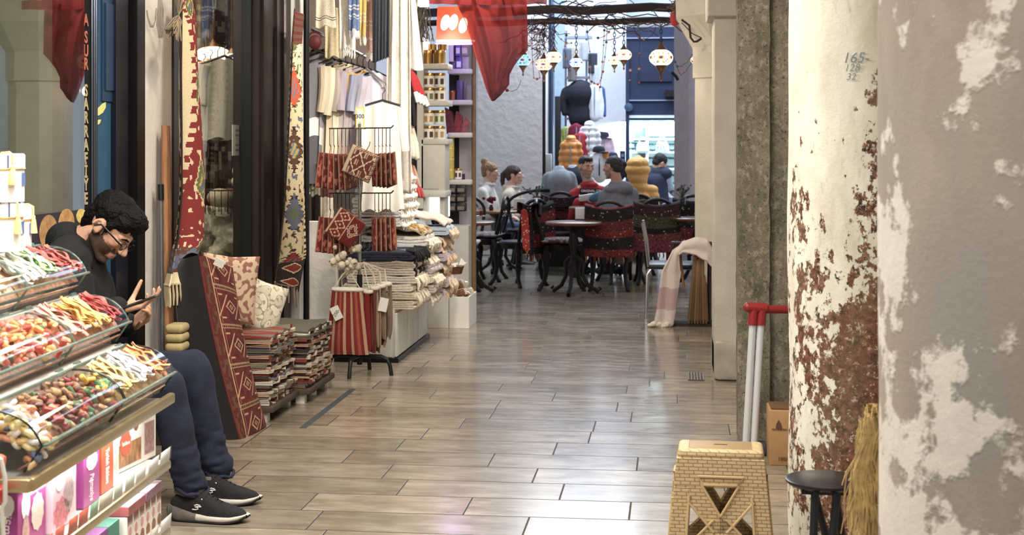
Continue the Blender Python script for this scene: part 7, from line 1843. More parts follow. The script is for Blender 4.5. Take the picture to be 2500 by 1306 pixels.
 mpart('jeans',fuse(c,.0075,3,disp=lambda p:fold(.010,13,(1,1,.8),4)(p)+(.007*noise.noise(V3((p[0]*20,p[1]*20,p[2]*34)))if p[2]<.3 else 0),name='jeans'),jn,o)
 for a_ in(anR,anL):
  g=MB();g.tube([V3((a_.x+.004+.062*math.cos(a),a_.y+.062*math.sin(a),.118+.018*math.cos(a-2.6)+.004*math.sin(a*5)))for a in[2*PI*i/24 for i in range(24)]],.007,8,closed=True);part('trouser_hem',g,jn,o)
 up_m=M('trainer_black',(28,26,28),.85,var=.3,scale=40,bump=.5,bscale=200);sole_w=M('sole_white',(206,200,190),.6,var=.1);heel_g=M('sole_grey',(112,106,100),.6,var=.2);mark=M('mark_silver',(214,212,210),.4)
 def interp(tab,x):
  for(xa,a),(xb,b_)in zip(tab,tab[1:]):
   if x<=xb:return lerp(a,b_,clamp((x-xa)/(xb-xa)))
  return tab[-1][1]
 WD=[(0,.018),(.02,.033),(.08,.037),(.14,.040),(.20,.047),(.25,.045),(.285,.030),(.305,.010)]
 HT=[(0,.075),(.02,.098),(.05,.108),(.09,.112),(.12,.120),(.15,.100),(.20,.074),(.25,.059),(.285,.047),(.305,.030)]
 MS=[(0,.046),(.03,.046),(.09,.038),(.16,.028),(.25,.027),(.305,.034)]
 BT=[(0,.014),(.04,.004),(.23,.004),(.28,.012),(.305,.024)]
 def shoe(heel,toe):
  d=(toe-heel);d.z=0;d.normalize();m=Matrix((d,UV.cross(d),UV)).transposed().to_4x4();m.translation=V3((heel.x,heel.y,0))
  def loft(zlo,zhi,wadd,x0=0.,x1=.305,roundtop=False,nx=36,nc=10):
   g=MB();g.M=m
   def fn(u,v):
    x=lerp(x0,x1,u);w=interp(WD,x)+wadd;a=PI*v
    if roundtop:y=-w*math.copysign(abs(math.cos(a))**.75,math.cos(a));z=zlo(x)+(zhi(x)-zlo(x))*math.sin(a)**.8
    else:y=-w*math.cos(a)if False else lerp(-w,w,v);z=zhi(x)
    return(x,y,z)
   if roundtop:g.sheet(fn,nx,18)
   else:
    g.sheet(fn,nx,6);g.sheet(lambda u,v:(lerp(x0,x1,u),lerp(-1,1,v)*(interp(WD,lerp(x0,x1,u))+wadd*.6),zlo(lerp(x0,x1,u))),nx,6)
    for s in(-1,1):g.sheet(lambda u,v:(lerp(x0,x1,u),s*(interp(WD,lerp(x0,x1,u))+wadd*(.6+.4*v)+.004*math.sin(v*PI)),lerp(zlo(lerp(x0,x1,u)),zhi(lerp(x0,x1,u)),v)),nx,5)
    for xe in(x0,x1):
     g.sheet(lambda u,v:(xe-(.006*math.sin(PI*v)*(1 if xe==x0 else-1)),lerp(-1,1,u)*(interp(WD,xe)+wadd),lerp(zlo(xe),zhi(xe),v)),4,4)
   return g
  ms=lambda x:interp(MS,x);bt=lambda x:interp(BT,x)
  def cut(x):return clamp((x-.015)/.10)
  sh=part('shoe',loft(lambda x:ms(x)-.006,lambda x:interp(HT,x),.0,roundtop=True),up_m,o)
  part('white_midsole',loft(lambda x:bt(x)+.004,ms,.004,.045,.306),sole_w,sh)
  part('grey_heel',loft(lambda x:bt(x)+.004,lambda x:ms(x)+.014*clamp(1-x/.1),.0065,-.006,.115),heel_g,sh)
  part('outsole',loft(lambda x:bt(x)-.004 if bt(x)>.004 else 0.,lambda x:bt(x)+.005,.005,.0,.308),M('rubber_black',(20,19,20),.8),sh)
  g=MB();g.M=m;g.tube([(.02+.052*(1-math.cos(a)),.030*math.sin(a),.104+.006*math.cos(a))for a in[2*PI*i/20 for i in range(20)]],.010,8,closed=True);part('ankle_collar',g,M('collar_grey',(96,90,86),.9),sh)
  for i in range(5):
   x=.128+.018*i;g=MB();g.M=m;z=interp(HT,x)+.002;g.tube([(x,-.022,z-.009),(x+.003,0,z+.001),(x,.022,z-.009)],.003,6);part('lace',g,up_m,sh)
  for s in(-1,):
   def side(x,z):return(x,s*(interp(WD,x)*(1-((z-ms(x)+.006)/(interp(HT,x)-ms(x)+.006))**2.4)**.45+.0022),z)
   for k in(0,1):
    q=[(.132,.066),(.118,.069),(.108,.065),(.112,.060),(.122,.058),(.124,.053),(.114,.050),(.100,.051)]if k==0 else[(.136,.062),(.126,.061),(.116,.062)]
    g=MB();g.M=m;g.tube([side(x,z)for x,z in q],.0022,6,flat=1.);part('side_mark',g,mark,sh)
   g=MB();g.M=m;g.ell(side(.135,.088),(.003,.002,.003));part('eyelet',g,mark,sh)
 shoe(W(428,1258,5.45)*V3((1,1,0)).x if False else FL(420,1266),FL(606,1276));hl=FL(632,1230);shoe(hl-RV*.30+DV*.02,hl)
 s_=thing('low_stool','low dark wooden stool under the seated man, behind the sweets stand','stool',V3((pel.x,pel.y,0)))
 g=MB();g.rbox((pel.x,pel.y,.36),(.34,.34,.035),.01);part('seat',g,M('stool_wood',(70,50,38),.6,var=.2),s_)
 for sx in(-1,1):
  for sy in(-1,1):g=MB();g.rod((pel.x+sx*.15,pel.y+sy*.15,0),(pel.x+sx*.12,pel.y+sy*.12,.35),.018);part('leg',g,MATS['stool_wood'],s_)
 p_=thing('mobile_phone','dark mobile phone held in the seated man\'s hand','phone',ph)
 m=frame(ph,pax,DV);m2=Matrix((pax,DV,pn)).transposed().to_4x4();m2 .translation=ph
 g=MB();g.M=m2;g.rbox((0,0,0),(.152,.074,.0085),.004,seg=3);part('case',g,M('phone_case',(52,48,48),.25,metal=.3),p_)
 g=MB();g.M=m2;g.box((0,0,.0046),(.144,.068,.0006));part('screen',g,M('phone_screen',(16,18,24),.08),p_)
seated_man()
def figure(label,D,J,Hf,Hu,skin,hair,hairprims,clothes,fem=False,vox=.012,beard=None,bd=0.,hands=None,face=True,name='person',extra=None):
 """J: joints as (px, py, depth offset); clothes: list of (name, material, radius growth, limbs)"""
 P={k:W(v[0],v[1],D+(v[2]if len(v)>2 else 0))for k,v in J.items()}
 Hm=hframe(P['head'],Hf,Hu);o=thing('person',label,'person',V3((P['pelvis'].x,P['pelvis'].y,0)))
 b=MB();head(b,Hm,fem,P['neck'],.048 if fem else.056)
 w=.9 if fem else 1.
 b.chain([P['neck'],P['chest'],P['pelvis']],[.07*w,.12*w,.12*w],16)
 for s in 'RL':
  b.chain([P['sh'+s],P['el'+s],P['wr'+s]],[.055*w,.042*w,.028*w]);b.cap(P['sh'+s],P['neck'],.055*w,.05*w)
  b.chain([P['pelvis'],P['kn'+s],P['an'+s]],[.09*w,.06*w,.04*w]);a=P['an'+s];t=V3((Hf[0],Hf[1],0))if V3((Hf[0],Hf[1],0)).length>.1 else-DV
  b.cap(a-UV*.03,a-UV*.04+t.normalized()*.13,.038,.03)
  hd=hands.get(s)if hands else None
  hand(b,P['wr'+s],hd[0]if hd else(P['wr'+s]-P['el'+s]),hd[1]if hd else-UV,.95*w,(.5,.55,.6,.65),.12,(1,.6),1 if s=='R' else-1)
 bo=mpart('body',fuse(b,.007,2,skincol(Hm,skin,beard,bd),name='body'),SKIN,o)
 hm=M('hair_%d_%d_%d'%hair,hair,.6,var=.4,scale=70,bump=.6,bscale=90)
 hb=MB();hb.M=Hm
 for q in hairprims:
  if q[0]=='e':hb.ell(q[1],q[2])
  else:hb.chain(q[1],q[2])
 mpart('hair',fuse(hb,.007,2,disp=lambda p:.005*noise.noise(V3(p)*45),name='hair'),hm,o)
 if face:eyes(o,Hm,hm,fem)
 for(nm,mat,gr,limbs,dsp)in clothes:
  c=MB()
  if 'torso' in limbs:
   nk=P['neck']-UV*.05
   c.chain([nk,P['chest'],P['pelvis']+UV*.02],[.085*w+gr,.135*w+gr,.145*w+gr],18)
   for s in 'RL':c.cap(P['sh'+s],nk-UV*.01,.065*w+gr,.06*w+gr)
  if 'skirt' in limbs:c.chain([P['pelvis'],P['pelvis']-UV*.16],[.15*w+gr,.165*w+gr])
  if 'arms' in limbs:
   for s in 'RL':c.chain([P['sh'+s],P['el'+s],lerp(P['el'+s],P['wr'+s],.93)],[.068*w+gr,.058*w+gr,.042*w+gr])
  if 'legs' in limbs:
   for s in 'RL':c.chain([P['pelvis'],P['kn'+s],lerp(P['kn'+s],P['an'+s],.95)],[.11*w+gr,.075*w+gr,.06*w+gr])
  if 'hood' in limbs:c.ell(Hm@V3((-.01,0,.02)),(.125+gr,.115+gr,.15+gr));c.cap(Hm@V3((-.03,0,-.08)),P['neck']-UV*.06,.105,.12)
  if 'cowl' in limbs:c.ell(P['neck']-V3(Hf).normalized()*.08-UV*.04,(.10,.10,.075));c.tube([P['neck']+V3((.10*math.cos(a),.10*math.sin(a),-.03+.02*math.sin(a+1)))for a in[2*PI*i/16 for i in range(16)]],.035,8,closed=True)
  if 'lapel' in limbs:c.tube([P['neck']+V3((.085*math.cos(a),.085*math.sin(a),-.02))for a in[2*PI*i/16 for i in range(16)]],.022,8,closed=True)
  mpart(nm,fuse(c,.010,3,disp=dsp,name=nm),mat,o)
 sm=MB()
 for s in 'RL':
  a=P['an'+s];t=V3((Hf[0],Hf[1],0))if V3((Hf[0],Hf[1],0)).length>.1 else-DV
  sm=MB();sm.cap(a-UV*.015,a-UV*.035+t.normalized()*.15,.052,.040);mpart('shoe',fuse(sm,.012,1,name='shoe'),M('shoe_dark',(34,30,30),.6),o)
 if extra:extra(o,P,Hm)
 return o,P,Hm
R_,L_=RV,-RV
coatw=M('coat_offwhite',(214,206,196),.9,var=.06,bump=.3,bscale=120);coatb=M('coat_beige',(206,190,172),.9,var=.06,bump=.3,bscale=120)
denim=M('denim_blue',(84,98,122),.9,var=.2,bump=.3,bscale=200);hat_b=M('trouser_black',(36,34,38),.9)
HAIRCAP=[('e',(-.018,0,.045),(.103,.083,.083)),('e',(-.06,0,0),(.05,.068,.07))]
figure('woman with a blonde bun in an off-white coat sitting at the far left table',16.85,dict(head=(1197,421),neck=(1190,446),chest=(1186,495),pelvis=(1180,545),shR=(1178,472,-.17),elR=(1192,524,-.2),wrR=(1232,528,-.16),shL=(1196,470,.17),elL=(1215,520,.2),wrL=(1246,528,.12),knR=(1262,556,-.09),anR=(1268,640,-.08),knL=(1268,552,.12),anL=(1272,636,.12)),R_*.96-DV*.22-UV*.06,UV*1.,(222,176,152),(150,116,84),HAIRCAP+[('e',(-.075,0,.125),(.05,.048,.045)),('e',(-.06,0,.09),(.05,.06,.05))],[('coat',coatw,.012,('torso','arms','skirt','lapel'),fold(.02,10)),('jeans',denim,0,('legs',),fold(.01,12))],fem=True)
figure('woman with a dark ponytail in a beige coat smiling at the far left table',17.25,dict(head=(1256,428),neck=(1248,452),chest=(1244,500),pelvis=(1240,545),shR=(1238,478,-.17),elR=(1250,528,-.2),wrR=(1285,526,-.16),shL=(1258,476,.17),elL=(1272,524,.2),wrL=(1296,526,.1),knR=(1316,554,-.09),anR=(1320,636,-.08),knL=(1320,550,.12),anL=(1324,632,.12)),R_*.97-DV*.18+UV*.08,UV*1.-R_*.05,(220,172,148),(62,42,36),HAIRCAP+[('c',[(-.09,0,.06),(-.14,0,.02),(-.155,0,-.06),(-.15,0,-.15)],[.03,.034,.03,.012])],[('blouse',M('blouse_white',(222,216,210),.9),0,('torso',),None),('coat',coatb,.014,('torso','arms','skirt','lapel'),fold(.02,10,seed=3)),('jeans',denim,0,('legs',),fold(.01,12))],fem=True)
redm=M('jersey_red',(168,52,54),.9,var=.06,bump=.3,bscale=160)
def red_extra(o,P,Hm):
 nrm=(-DV*.96+R_*.25).normalized();xd=V3((-nrm.y,nrm.x,0)).normalized()
 c=W(1442,470,15.92)
 def band(u,v):
  a=(u-.5)*1.5;return c+xd*math.sin(a)*.17+nrm*(math.cos(a)-1)*.14+UV*(.5-v)*.09
 g=MB();g.sheet(band,14,3);part('chest_band',g,M('band_black',(28,24,26),.9),o,thick=.004)
 text('chest_lettering','ORIGINAL CO',.036,frame(c+nrm*.006+UV*.018,xd,UV),M('print_white',(222,216,210),.8),o,bold=.0012);text('chest_lettering','KTFB',.032,frame(c+nrm*.006-UV*.02,xd,UV),MATS['print_white'],o,bold=.0012)
figure('bearded man in a red sweatshirt facing the grey hoodie across the table',16.1,dict(head=(1431,407),neck=(1437,446),chest=(1441,505),pelvis=(1442,556),shR=(1402,478,-.02),elR=(1400,532,-.12),wrR=(1413,490,-.36),shL=(1478,476,.02),elL=(1484,530,-.1),wrL=(1440,492,-.38),knR=(1420,560,-.42),anR=(1420,650,-.4),knL=(1466,560,-.42),anL=(1470,650,-.4)),R_*.42-DV*.88-UV*.06,UV*1.,(214,164,138),(44,36,34),[('e',(-.018,0,.048),(.100,.081,.082)),('e',(.045,0,.09),(.05,.058,.028)),('e',(-.06,0,0),(.045,.066,.06))],[('sweatshirt',redm,.01,('torso','arms','lapel'),fold(.016,11)),('trousers',hat_b,0,('legs',),None)],beard=(120,108,102),bd=.55,hands={'R':(UV*.5+R_*.6-DV*.2,R_),'L':(L_*.7+UV*.2-DV*.3,UV)},extra=red_extra)
greyh=M('jersey_grey',(128,126,132),.95,var=.15,scale=60,bump=.3,bscale=160)
figure('close-cropped man in a grey hoodie sitting with his back turned at the middle table',14.6,dict(head=(1496,409),neck=(1507,450),chest=(1512,505),pelvis=(1516,566),shR=(1540,478,.06),elR=(1545,535,.0),wrR=(1520,540,.2),shL=(1482,482,.05),elL=(1478,530,.12),wrL=(1476,520,.36),knR=(1530,568,.4),anR=(1530,655,.4),knL=(1490,568,.42),anL=(1488,655,.4)),L_*.72+DV*.68,UV*1.,(196,148,126),(56,48,46),[('e',(-.016,0,.042),(.099,.080,.082)),('e',(-.06,0,.005),(.045,.066,.062))],[('hoodie',greyh,.016,('torso','arms','skirt','cowl'),fold(.018,10)),('trousers',hat_b,0,('legs',),None)],face=False,beard=(110,90,80),bd=.4)
puff=M('puffer_ochre',(206,154,84),.55,var=.06,bump=.15,bscale=60)
def puffer(p):return.018*abs(math.sin(p[2]*PI/.105))-.008+.004*noise.noise(V3(p)*30)
figure('person in an ochre puffer coat with the hood up, seen from behind',17.2,dict(head=(1557,418),neck=(1560,450),chest=(1564,500),pelvis=(1566,552),shR=(1590,470,0),elR=(1594,530,.04),wrR=(1580,560,.2),shL=(1536,470,0),elL=(1532,530,.04),wrL=(1542,560,.2),knR=(1580,558,.4),anR=(1582,645,.4),knL=(1552,558,.4),anL=(1552,645,.4)),DV*.99-L_*.05,UV*1.,(206,160,136),(60,44,38),HAIRCAP,[('puffer_coat',puff,.022,('torso','arms','skirt','hood'),puffer),('trousers',hat_b,0,('legs',),None)],face=False)
navyv=M('gilet_navy',(36,42,66),.7,var=.1,bump=.2,bscale=80);bluesh=M('shirt_pale_blue',(176,194,216),.9,var=.05,bump=.2)
figure('man in a navy gilet over a pale shirt bending over the counter, seen from behind',18.6,dict(head=(1611,398),neck=(1603,414),chest=(1600,445),pelvis=(1604,492),shR=(1626,424,-.04),elR=(1634,456,.05),wrR=(1650,476,.2),shL=(1580,424,.02),elL=(1588,460,.25),wrL=(1624,478,.35),knR=(1648,500,.14),anR=(1650,570,.1),knL=(1640,500,.34),anL=(1640,572,.3)),R_*.75+DV*.45-UV*.45,UV*.9+R_*.4,(210,166,144),(34,30,32),HAIRCAP,[('shirt',bluesh,.004,('torso','arms','skirt'),fold(.012,10)),('gilet',navyv,.022,('torso',),fold(.012,12)),('trousers',M('trouser_grey',(104,108,118),.9),0,('legs',),None)],face=False)
p=W(1604,505,18.7);s_=thing('bar_stool','tall stool under the man in the navy gilet','stool',(p.x,p.y,0));zt_=W(1604,508,18.6).z-.08
g=MB();g.rbox((p.x,p.y,zt_),(.36,.36,.06),.02);part('seat',g,hat_b,s_)
for sx in(-1,1):
 for sy in(-1,1):g=MB();g.rod((p.x+sx*.17,p.y+sy*.17,0),(p.x+sx*.13,p.y+sy*.13,zt_-.03),.014);part('leg',g,hang_m,s_)
for(px,py,dc,yaw,l)in((1180,545,16.85,8,'cafe chair carrying the woman with the blonde bun'),(1240,545,17.25,8,'cafe chair carrying the woman with the ponytail'),(1442,556,16.1,-68,'cafe chair carrying the man in red'),(1516,566,14.6,112,'cafe chair carrying the man in the grey hoodie'),(1566,552,17.2,96,'cafe chair carrying the person in the ochre coat')):
 q=W(px,py,dc);chair(V3((q.x,q.y,0)),R(yaw),l,seat_z=max(.3,q.z-.12),top=.78)
 # the shops beyond the cafe
navyb=M('boards_navy',(34,44,72),.7,var=.25,scale=4,bump=.2)
YF=20.2
def fx(px,Y=YF):return onY(px,345,Y).x
def fzz(py,Y=YF,px=1580):return onY(px,py,Y).z
xl,xr=fx(1529),fx(1680)
g=MB();zb_,zt_=fzz(293),fzz(66);g.box(((xl+xr)/2,YF+.05,(zb_+zt_)/2),(xr-xl,.1,zt_-zb_));struct('wall_navy',g,navyb)
for i,py in enumerate((93,245)):
 g=MB();g.box(((xl+xr)/2,YF-.01,fzz(py)),(xr-xl,.04,.016));struct('trim_%d'%(20+i),g,M('moulding_pale',(150,160,186),.5))
g=MB();g.box((fx(1600),YF-.01,fzz(188)),(.47,.05,.13));struct('trim_22',g,M('panel_navy',(26,34,60),.6))
g=MB();g.box((fx(1637),YF-.1,fzz(229)),(.16,.16,.09));single('wall_lamp',g,black,'black box lamp fixed to the navy boards','lamp',loc=(fx(1637),YF-.1,fzz(229)))
g=MB();g.box((fx(1532),YF+.02,fzz(380)),(.05,.12,3.0));struct('trim_23',g,navyb)
g=MB();g.lathe([(0,0),(.05,0),(.06,.05),(.0,.06)],(fx(1535),YF-.04,fzz(262)),16,rot=(PI/2,0,0));single('wall_bell',g,M('bell_blue',(60,80,110),.4),'round blue bell on the navy boards beside the white wall','bell',loc=(fx(1535),YF-.05,fzz(262)))
g=MB();
for k in range(3):g.box((fx(1480),YF+1.5+.5*k,fzz(10)+.25*k),(5.5,.05,.10))
struct('beam_glass_roof',g,M('roof_bar',(206,214,226),.4))
YI=YF+.9
g=MB();g.box(((xl+xr)/2,YI+.02,1.1),(xr-xl,.04,2.2));struct('wall_shop_back',g,M('shop_white',(226,236,238),.7))
g=MB();g.box(((xl+xr)/2,YF+.45,fzz(290)+.03),(xr-xl,.95,.04));struct('ceiling_shop',g,M('shop_white2',(220,230,232),.7))
g=MB();g.box((fx(1590),YF+.02,(fzz(470)+zb_)/2),(xr-xl,.01,zb_-fzz(470)));struct('window_3',g,GLASS('far_glass',(236,244,244),.5))
g=MB();g.box(((xl+xr)/2,YF+.1,fzz(470)/2),(xr-xl,.25,fzz(470)));struct('wall_counter',g,M('counter_white',(206,214,222),.6))
area('eyewear_lamp',(fx(1590),YF+.45,fzz(296)),1.0,85,(.86,.97,1.0),sy=.7)
dis=thing('display_wall','white lit display shelves full of sunglasses behind the far shop window','display',(fx(1605),YI-.05,0))
for py in(412,372,340):g=MB();g.box((fx(1600),YI-.10,onY(1600,py,YI).z),(fx(1660,YI)-fx(1540,YI),.2,.02));part('shelf',g,M('shelf_lit',(240,248,248),.5,emit=.35),dis)
g=MB();x_=onY(1580,345,YI-.1).x;g.box((x_,YI-.12,onY(1580,380,YI).z),(.04,.22,1.0));part('divider',g,MATS['shelf_lit'],dis)
sgm=M('sunglass_dark',(38,58,66),.2);
def sunglass(p):
 g=MB()
 for s in(-1,1):g.ell(p+V3((s*.032,-.012,.022)),(.027,.008,.02),nu=10,nv=6);g.tube([p+V3((s*.062,-.005,.026)),p+V3((s*.066,.05,.022))],.004,5)
 g.tube([p+V3((-.01,-.014,.026)),p+V3((.01,-.014,.026))],.005,5)
 return g
sgp=sunglass(V3((0,0,0))).mesh('sunglasses')
for row,py in enumerate((338,355,370,389,410,430,450)):
 z=onY(1600,py,YI-.15).z
 for k in range(8):
  px=1588+8.2*k+(3 if row%2 else 0)
  if row in(2,3)and 1600<px<1630:continue
  o=bpy.data.objects.new('sunglasses',sgp);COL.objects.link(o);o.location=(onY(px,py,YI-.16).x,YI-.16,z)
  if len(sgp.materials)==0:sgp.materials.append(sgm)
  tag(o,'pair of sunglasses on the lit display shelves behind the far window','sunglasses','sunglasses on the lit shelves')
for row,py in enumerate((352,366,398,430,450)):
 for k in range(4):
  o=bpy.data.objects.new('sunglasses',sgp);COL.objects.link(o);p=onY(1541+9*k,py,YI-.18);o.location=p
  tag(o,'pair of sunglasses on the narrow display beside the door side of the far window','sunglasses','sunglasses on the narrow display')
def handbag(px,py,w,h,Y,c,label,quilt=False):
 p=onY(px,py,Y);o=thing('handbag',label,'bag',p)
 g=MB();g.prism([(-w/2,0),(w/2,0),(w*.46,h*.7),(w*.34,h),(-w*.34,h),(-w*.46,h*.7)],.1,Matrix.Translation(p)@Matrix.Rotation(PI/2,4,'X'));part('bag_body',g,M('bagc_%d'%c[0],c,.4,var=.1),o,bevel=.012)
 g=MB();g.tube([p+V3((w*.26*math.cos(a),-.05,h+.55*h*math.sin(a)))for a in[PI*i/12 for i in range(13)]],.010,6);part('handle',g,M('bag_handle',(120,150,150),.4),o)
 if quilt:
  for s in(-1,1):
   for k in range(4):g=MB();g.tube([p+V3((-w*.4+w*.2*k*(1),-.104,h*.1)),p+V3((-w*.4+w*.2*k+s*w*.2,-.104,h*.8))],.005,4);part('quilt_line',g,M('bag_line',(70,110,114),.5),o)
handbag(1569,371,.19,.14,YI-.2,(146,166,168),'grey dome handbag on the shelf of the far shop window')
handbag(1617,372,.20,.15,YI-.22,(226,234,236),'white quilted handbag with round handle in the far shop window',True)
g=MB();p=onY(1563,345,YI-.12);g.ell(p+V3((0,0,0)),(.09,.06,.20));g.box(p+V3((.06,.05,-.02)),(.12,.05,.44));single('draped_coat',g,M('coat_slate',(70,84,98),.9,var=.1),'slate grey coat hanging behind the grey handbag','coat',loc=p-V3((0,0,.3)))
for k,(px,py)in enumerate(((1601,298),(1634,299),(1612,309))):
 g=MB();p=onY(px,py,YI-.1);g.tube([p+V3((.075*math.cos(a),0,.05*math.sin(a)))for a in[2*PI*i/18 for i in range(18)]],.012,6,closed=True)
 for i in range(3):g.tube([p,p+V3((.07*math.cos(2.1*i),0,.046*math.sin(2.1*i)))],.008,5)
 single('wheel_ornament',g,M('ornament_pale',(230,240,240),.4),['round wheel ornament above the display, first from the white wall','round wheel ornament above the display, beside the grey pilaster','round wheel ornament hanging lower above the display'][k],'ornament',loc=p)
YC=18.4
frame_b=M('frame_steel',(150,160,176),.4,metal=.5)
struct('wall_clothes_side',MB().box((fx(1352,19.6),19.6,1.9),(fx(1388,19.6)-fx(1334,19.6),.06,3.8)),M('shop_blue_white',(176,196,216),.6,var=.1))
g=MB();g.box((fx(1339,18.6),18.6,1.9),(.05,.3,3.8));g.box((fx(1349,18.6),18.62,1.9),(.025,.25,3.8));struct('trim_24',g,M('frame_blue_grey',(66,84,112),.4))
g=MB();p=onY(1362,430,18.2);q=onY(1362,235,18.2);g.rbox((p.x,18.2,q.z/2),(.075,.075,q.z),.01);struct('column_black_post',g,M('post_black',(30,30,38),.5))
g=MB();g.rod(onY(1328,500,17.4)-V3((0,0,0)),onY(1328,150,17.4),.02,n=8);single('black_conduit',g,black,'thin black conduit running down the edge of the white end wall','conduit',loc=onY(1328,500,17.4))
p=onY(1336,405,17.6);g=MB();g.rbox(p,(.11,.14,.30),.01);single('meter_box',g,M('meter_grey',(190,188,186),.5),'grey meter box on the corner of the white end wall','box',loc=p-V3((0,0,.15)))
p=onY(1336,438,17.6);g=MB();g.rbox(p,(.07,.1,.08),.01);single('junction_box',g,M('meter_grey2',(160,156,152),.5),'small junction box under the grey meter box','box',loc=p-V3((0,0,.04)))
rk=thing('clothes_rack','tall steel clothes rack with shelves before the white wall','rack',onY(1410,600,YC)*V3((1,1,0)).length if False else V3((fx(1408,YC),YC,0)))
for px in(1381,1432):g=MB();x_=onY(px,345,YC).x;g.rod((x_,YC,0),(x_,YC,onY(px,75,YC).z),.014,n=8);part('upright',g,frame_b,rk)
for py in(92,190,290):g=MB();a=onY(1379,py,YC);b=onY(1445,py,YC);g.box(((a.x+b.x)/2,YC+.02,a.z),(b.x-a.x,.16,.03));part('shelf',g,frame_b,rk)
def torso(p,hgt,w,mat,label,neckc=None,yaw=0.,cat='mannequin',name='mannequin',head=None,arms=True):
 o=thing(name,label,cat,p)
 m=Matrix.Translation(p)@Matrix.Rotation(yaw,4,'Z')
 b=MB();b.M=m;b.chain([(0,0,hgt*.02),(0,0,hgt*.35),(0,-.01,hgt*.68),(0,0,hgt*.88)],[w*.40,w*.36,w*.45,w*.22],18)
 b.cap((-w*.36,0,hgt*.78),(w*.36,0,hgt*.78),w*.17,w*.17)
 if arms:
  for s in(-1,1):b.chain([(s*w*.44,0,hgt*.76),(s*w*.54,-.01,hgt*.45),(s*w*.50,-.05,hgt*.12)],[w*.15,w*.13,w*.10])
 mpart('torso',fuse(b,.014,3,disp=fold(.014,9),name='torso'),mat,o)
 g=MB();g.M=m;g.lathe([(w*.2,hgt*.86),(w*.17,hgt*.95),(w*.13,hgt*1.0),(0,hgt*1.0)],(0,0,0),16);part('neck',g,neckc or M('mannequin_white',(216,220,226),.5),o)
 return o
knit_g=M('sweater_grey',(140,146,152),.95,var=.1,bump=.4,bscale=120);knit_n=M('sweater_navy',(34,36,48),.95,var=.1,bump=.3,bscale=120)
p=W(1366,520,16.6);torso(p,115/209,.30*1.15,knit_g,'mannequin torso in a grey sweater beside the meter box')
p=W(1398,515,16.9);torso(p,112/205,.28*1.15,knit_n,'mannequin torso in a black sweater beside the grey one')
for x_,dc_ in((1366,16.6),(1398,16.9)):
 q=W(x_,520,dc_);g=MB();g.rbox((q.x,q.y,q.z/2-.01),(.3,.26,q.z),.01);single('pedestal_box',g,M('pedestal_dark',(52,50,56),.6),'dark pedestal under the %s mannequin torso'%('grey' if x_==1366 else 'black'),'pedestal',loc=(q.x,q.y,0))
p=onY(1418,288,YC-.02);torso(p,82/183,.42,knit_n,'black sweater on a torso form standing on the clothes rack',arms=True)
def jacket(p,hgt,w,mat,label,puff_=False,hood=False,yaw=0.,name='jacket',collar=None):
 o=thing(name,label,'jacket',p);m=Matrix.Translation(p)@Matrix.Rotation(yaw,4,'Z')
 b=MB();b.M=m;b.chain([(0,0,hgt*.05),(0,0,hgt*.5),(0,0,hgt*.82)],[w*.34,w*.36,w*.28],18);b.cap((-w*.26,0,hgt*.84),(w*.26,0,hgt*.84),w*.15,w*.15)
 for s in(-1,1):b.chain([(s*w*.36,0,hgt*.8),(s*w*.47,0,hgt*.4),(s*w*.46,-.03,hgt*.02)],[w*.14,w*.125,w*.10])
 z0=p.z
 dsp=(lambda q:.014*abs(math.sin((q[2]-z0)*PI/.085))-.006+.005*noise.noise(V3(q)*28))if puff_ else fold(.012,10)
 mpart('jacket_body',fuse(b,.012,2,disp=dsp,name='jacket_body'),mat,o)
 if hood:g=MB();g.M=m;g.ell((0,.02,hgt*.98),(w*.26,.09,hgt*.13));me_=fuse(g,.012,2,disp=fold(.01,20),name='hood');mpart('hood',me_,mat,o)
 g=MB();g.M=m;g.tube([(0,-w*.33,hgt*.06),(0,-w*.36,hgt*.5),(0,-w*.26,hgt*.85)],.008,6);part('zip',g,collar or frame_b,o)
 return o
orange_j=M('puffer_orange',(222,150,84),.5,var=.05,bump=.15,bscale=60);white_j=M('puffer_white',(222,226,234),.5,var=.04,bump=.15);red_j=M('jacket_red',(160,44,56),.7);pink_j=M('coat_pink',(216,188,206),.8);mar_j=M('shirt_maroon',(120,34,56),.9);lime_j=M('shirt_lime',(178,190,110),.9)
jacket(W(1394,413,17.6),76/197,.26*1.0,orange_j,'orange puffer jacket hanging in front of the clothes rack',True,True)
jacket(W(1394,352,18.2)+V3((-.07,.1,0)),46/190,.14,lime_j,'lime green shirt hanging above the orange puffer',name='shirt')
jacket(W(1408,358,18.2),56/190,.2,mar_j,'maroon shirt hanging above the orange puffer',name='shirt')
jacket(W(1416,392,17.95),72/193,.2,red_j,'red jacket with pale collar between the orange and the white puffer')
jacket(W(1439,385,18.0),82/193,.26,white_j,'white puffer jacket hanging before the clothes rack',True,True)
jacket(W(1452,290,18.3),92/190,.2,white_j,'white waistcoat hanging from the middle rack shelf beside the black torso');jacket(W(1463,285,18.5),84/188,.16,M('jacket_denim',(70,96,146),.8),'blue denim jacket hanging at the end of the middle rack shelf')
o=jacket(W(1476,388,18.3),56/190,.24,pink_j,'pink coat on a form wearing the dark felt hat',name='coat')
hp_=W(1473,338,18.3);felt=M('felt_navy',(36,42,58),.8);h_=thing('felt_hat','dark navy felt hat sitting on the pink coat form','hat',hp_-V3((0,0,.015)))
g=MB();g.lathe([(0,.0),(.11,.0),(.115,.01),(.06,.014)],hp_,24,rot=(0,.1,0));part('brim',g,felt,h_);g=MB();g.lathe([(.072,.008),(.07,.05),(.055,.085),(.02,.08),(0,.075)],hp_,20,rot=(0,.1,0));part('crown',g,felt,h_)
g=MB();g.ell(W(1476,345,18.3),(.05,.05,.06));single('head_form',g,pink_j,'pale head form under the dark felt hat','head form',loc=W(1476,358,18.3))
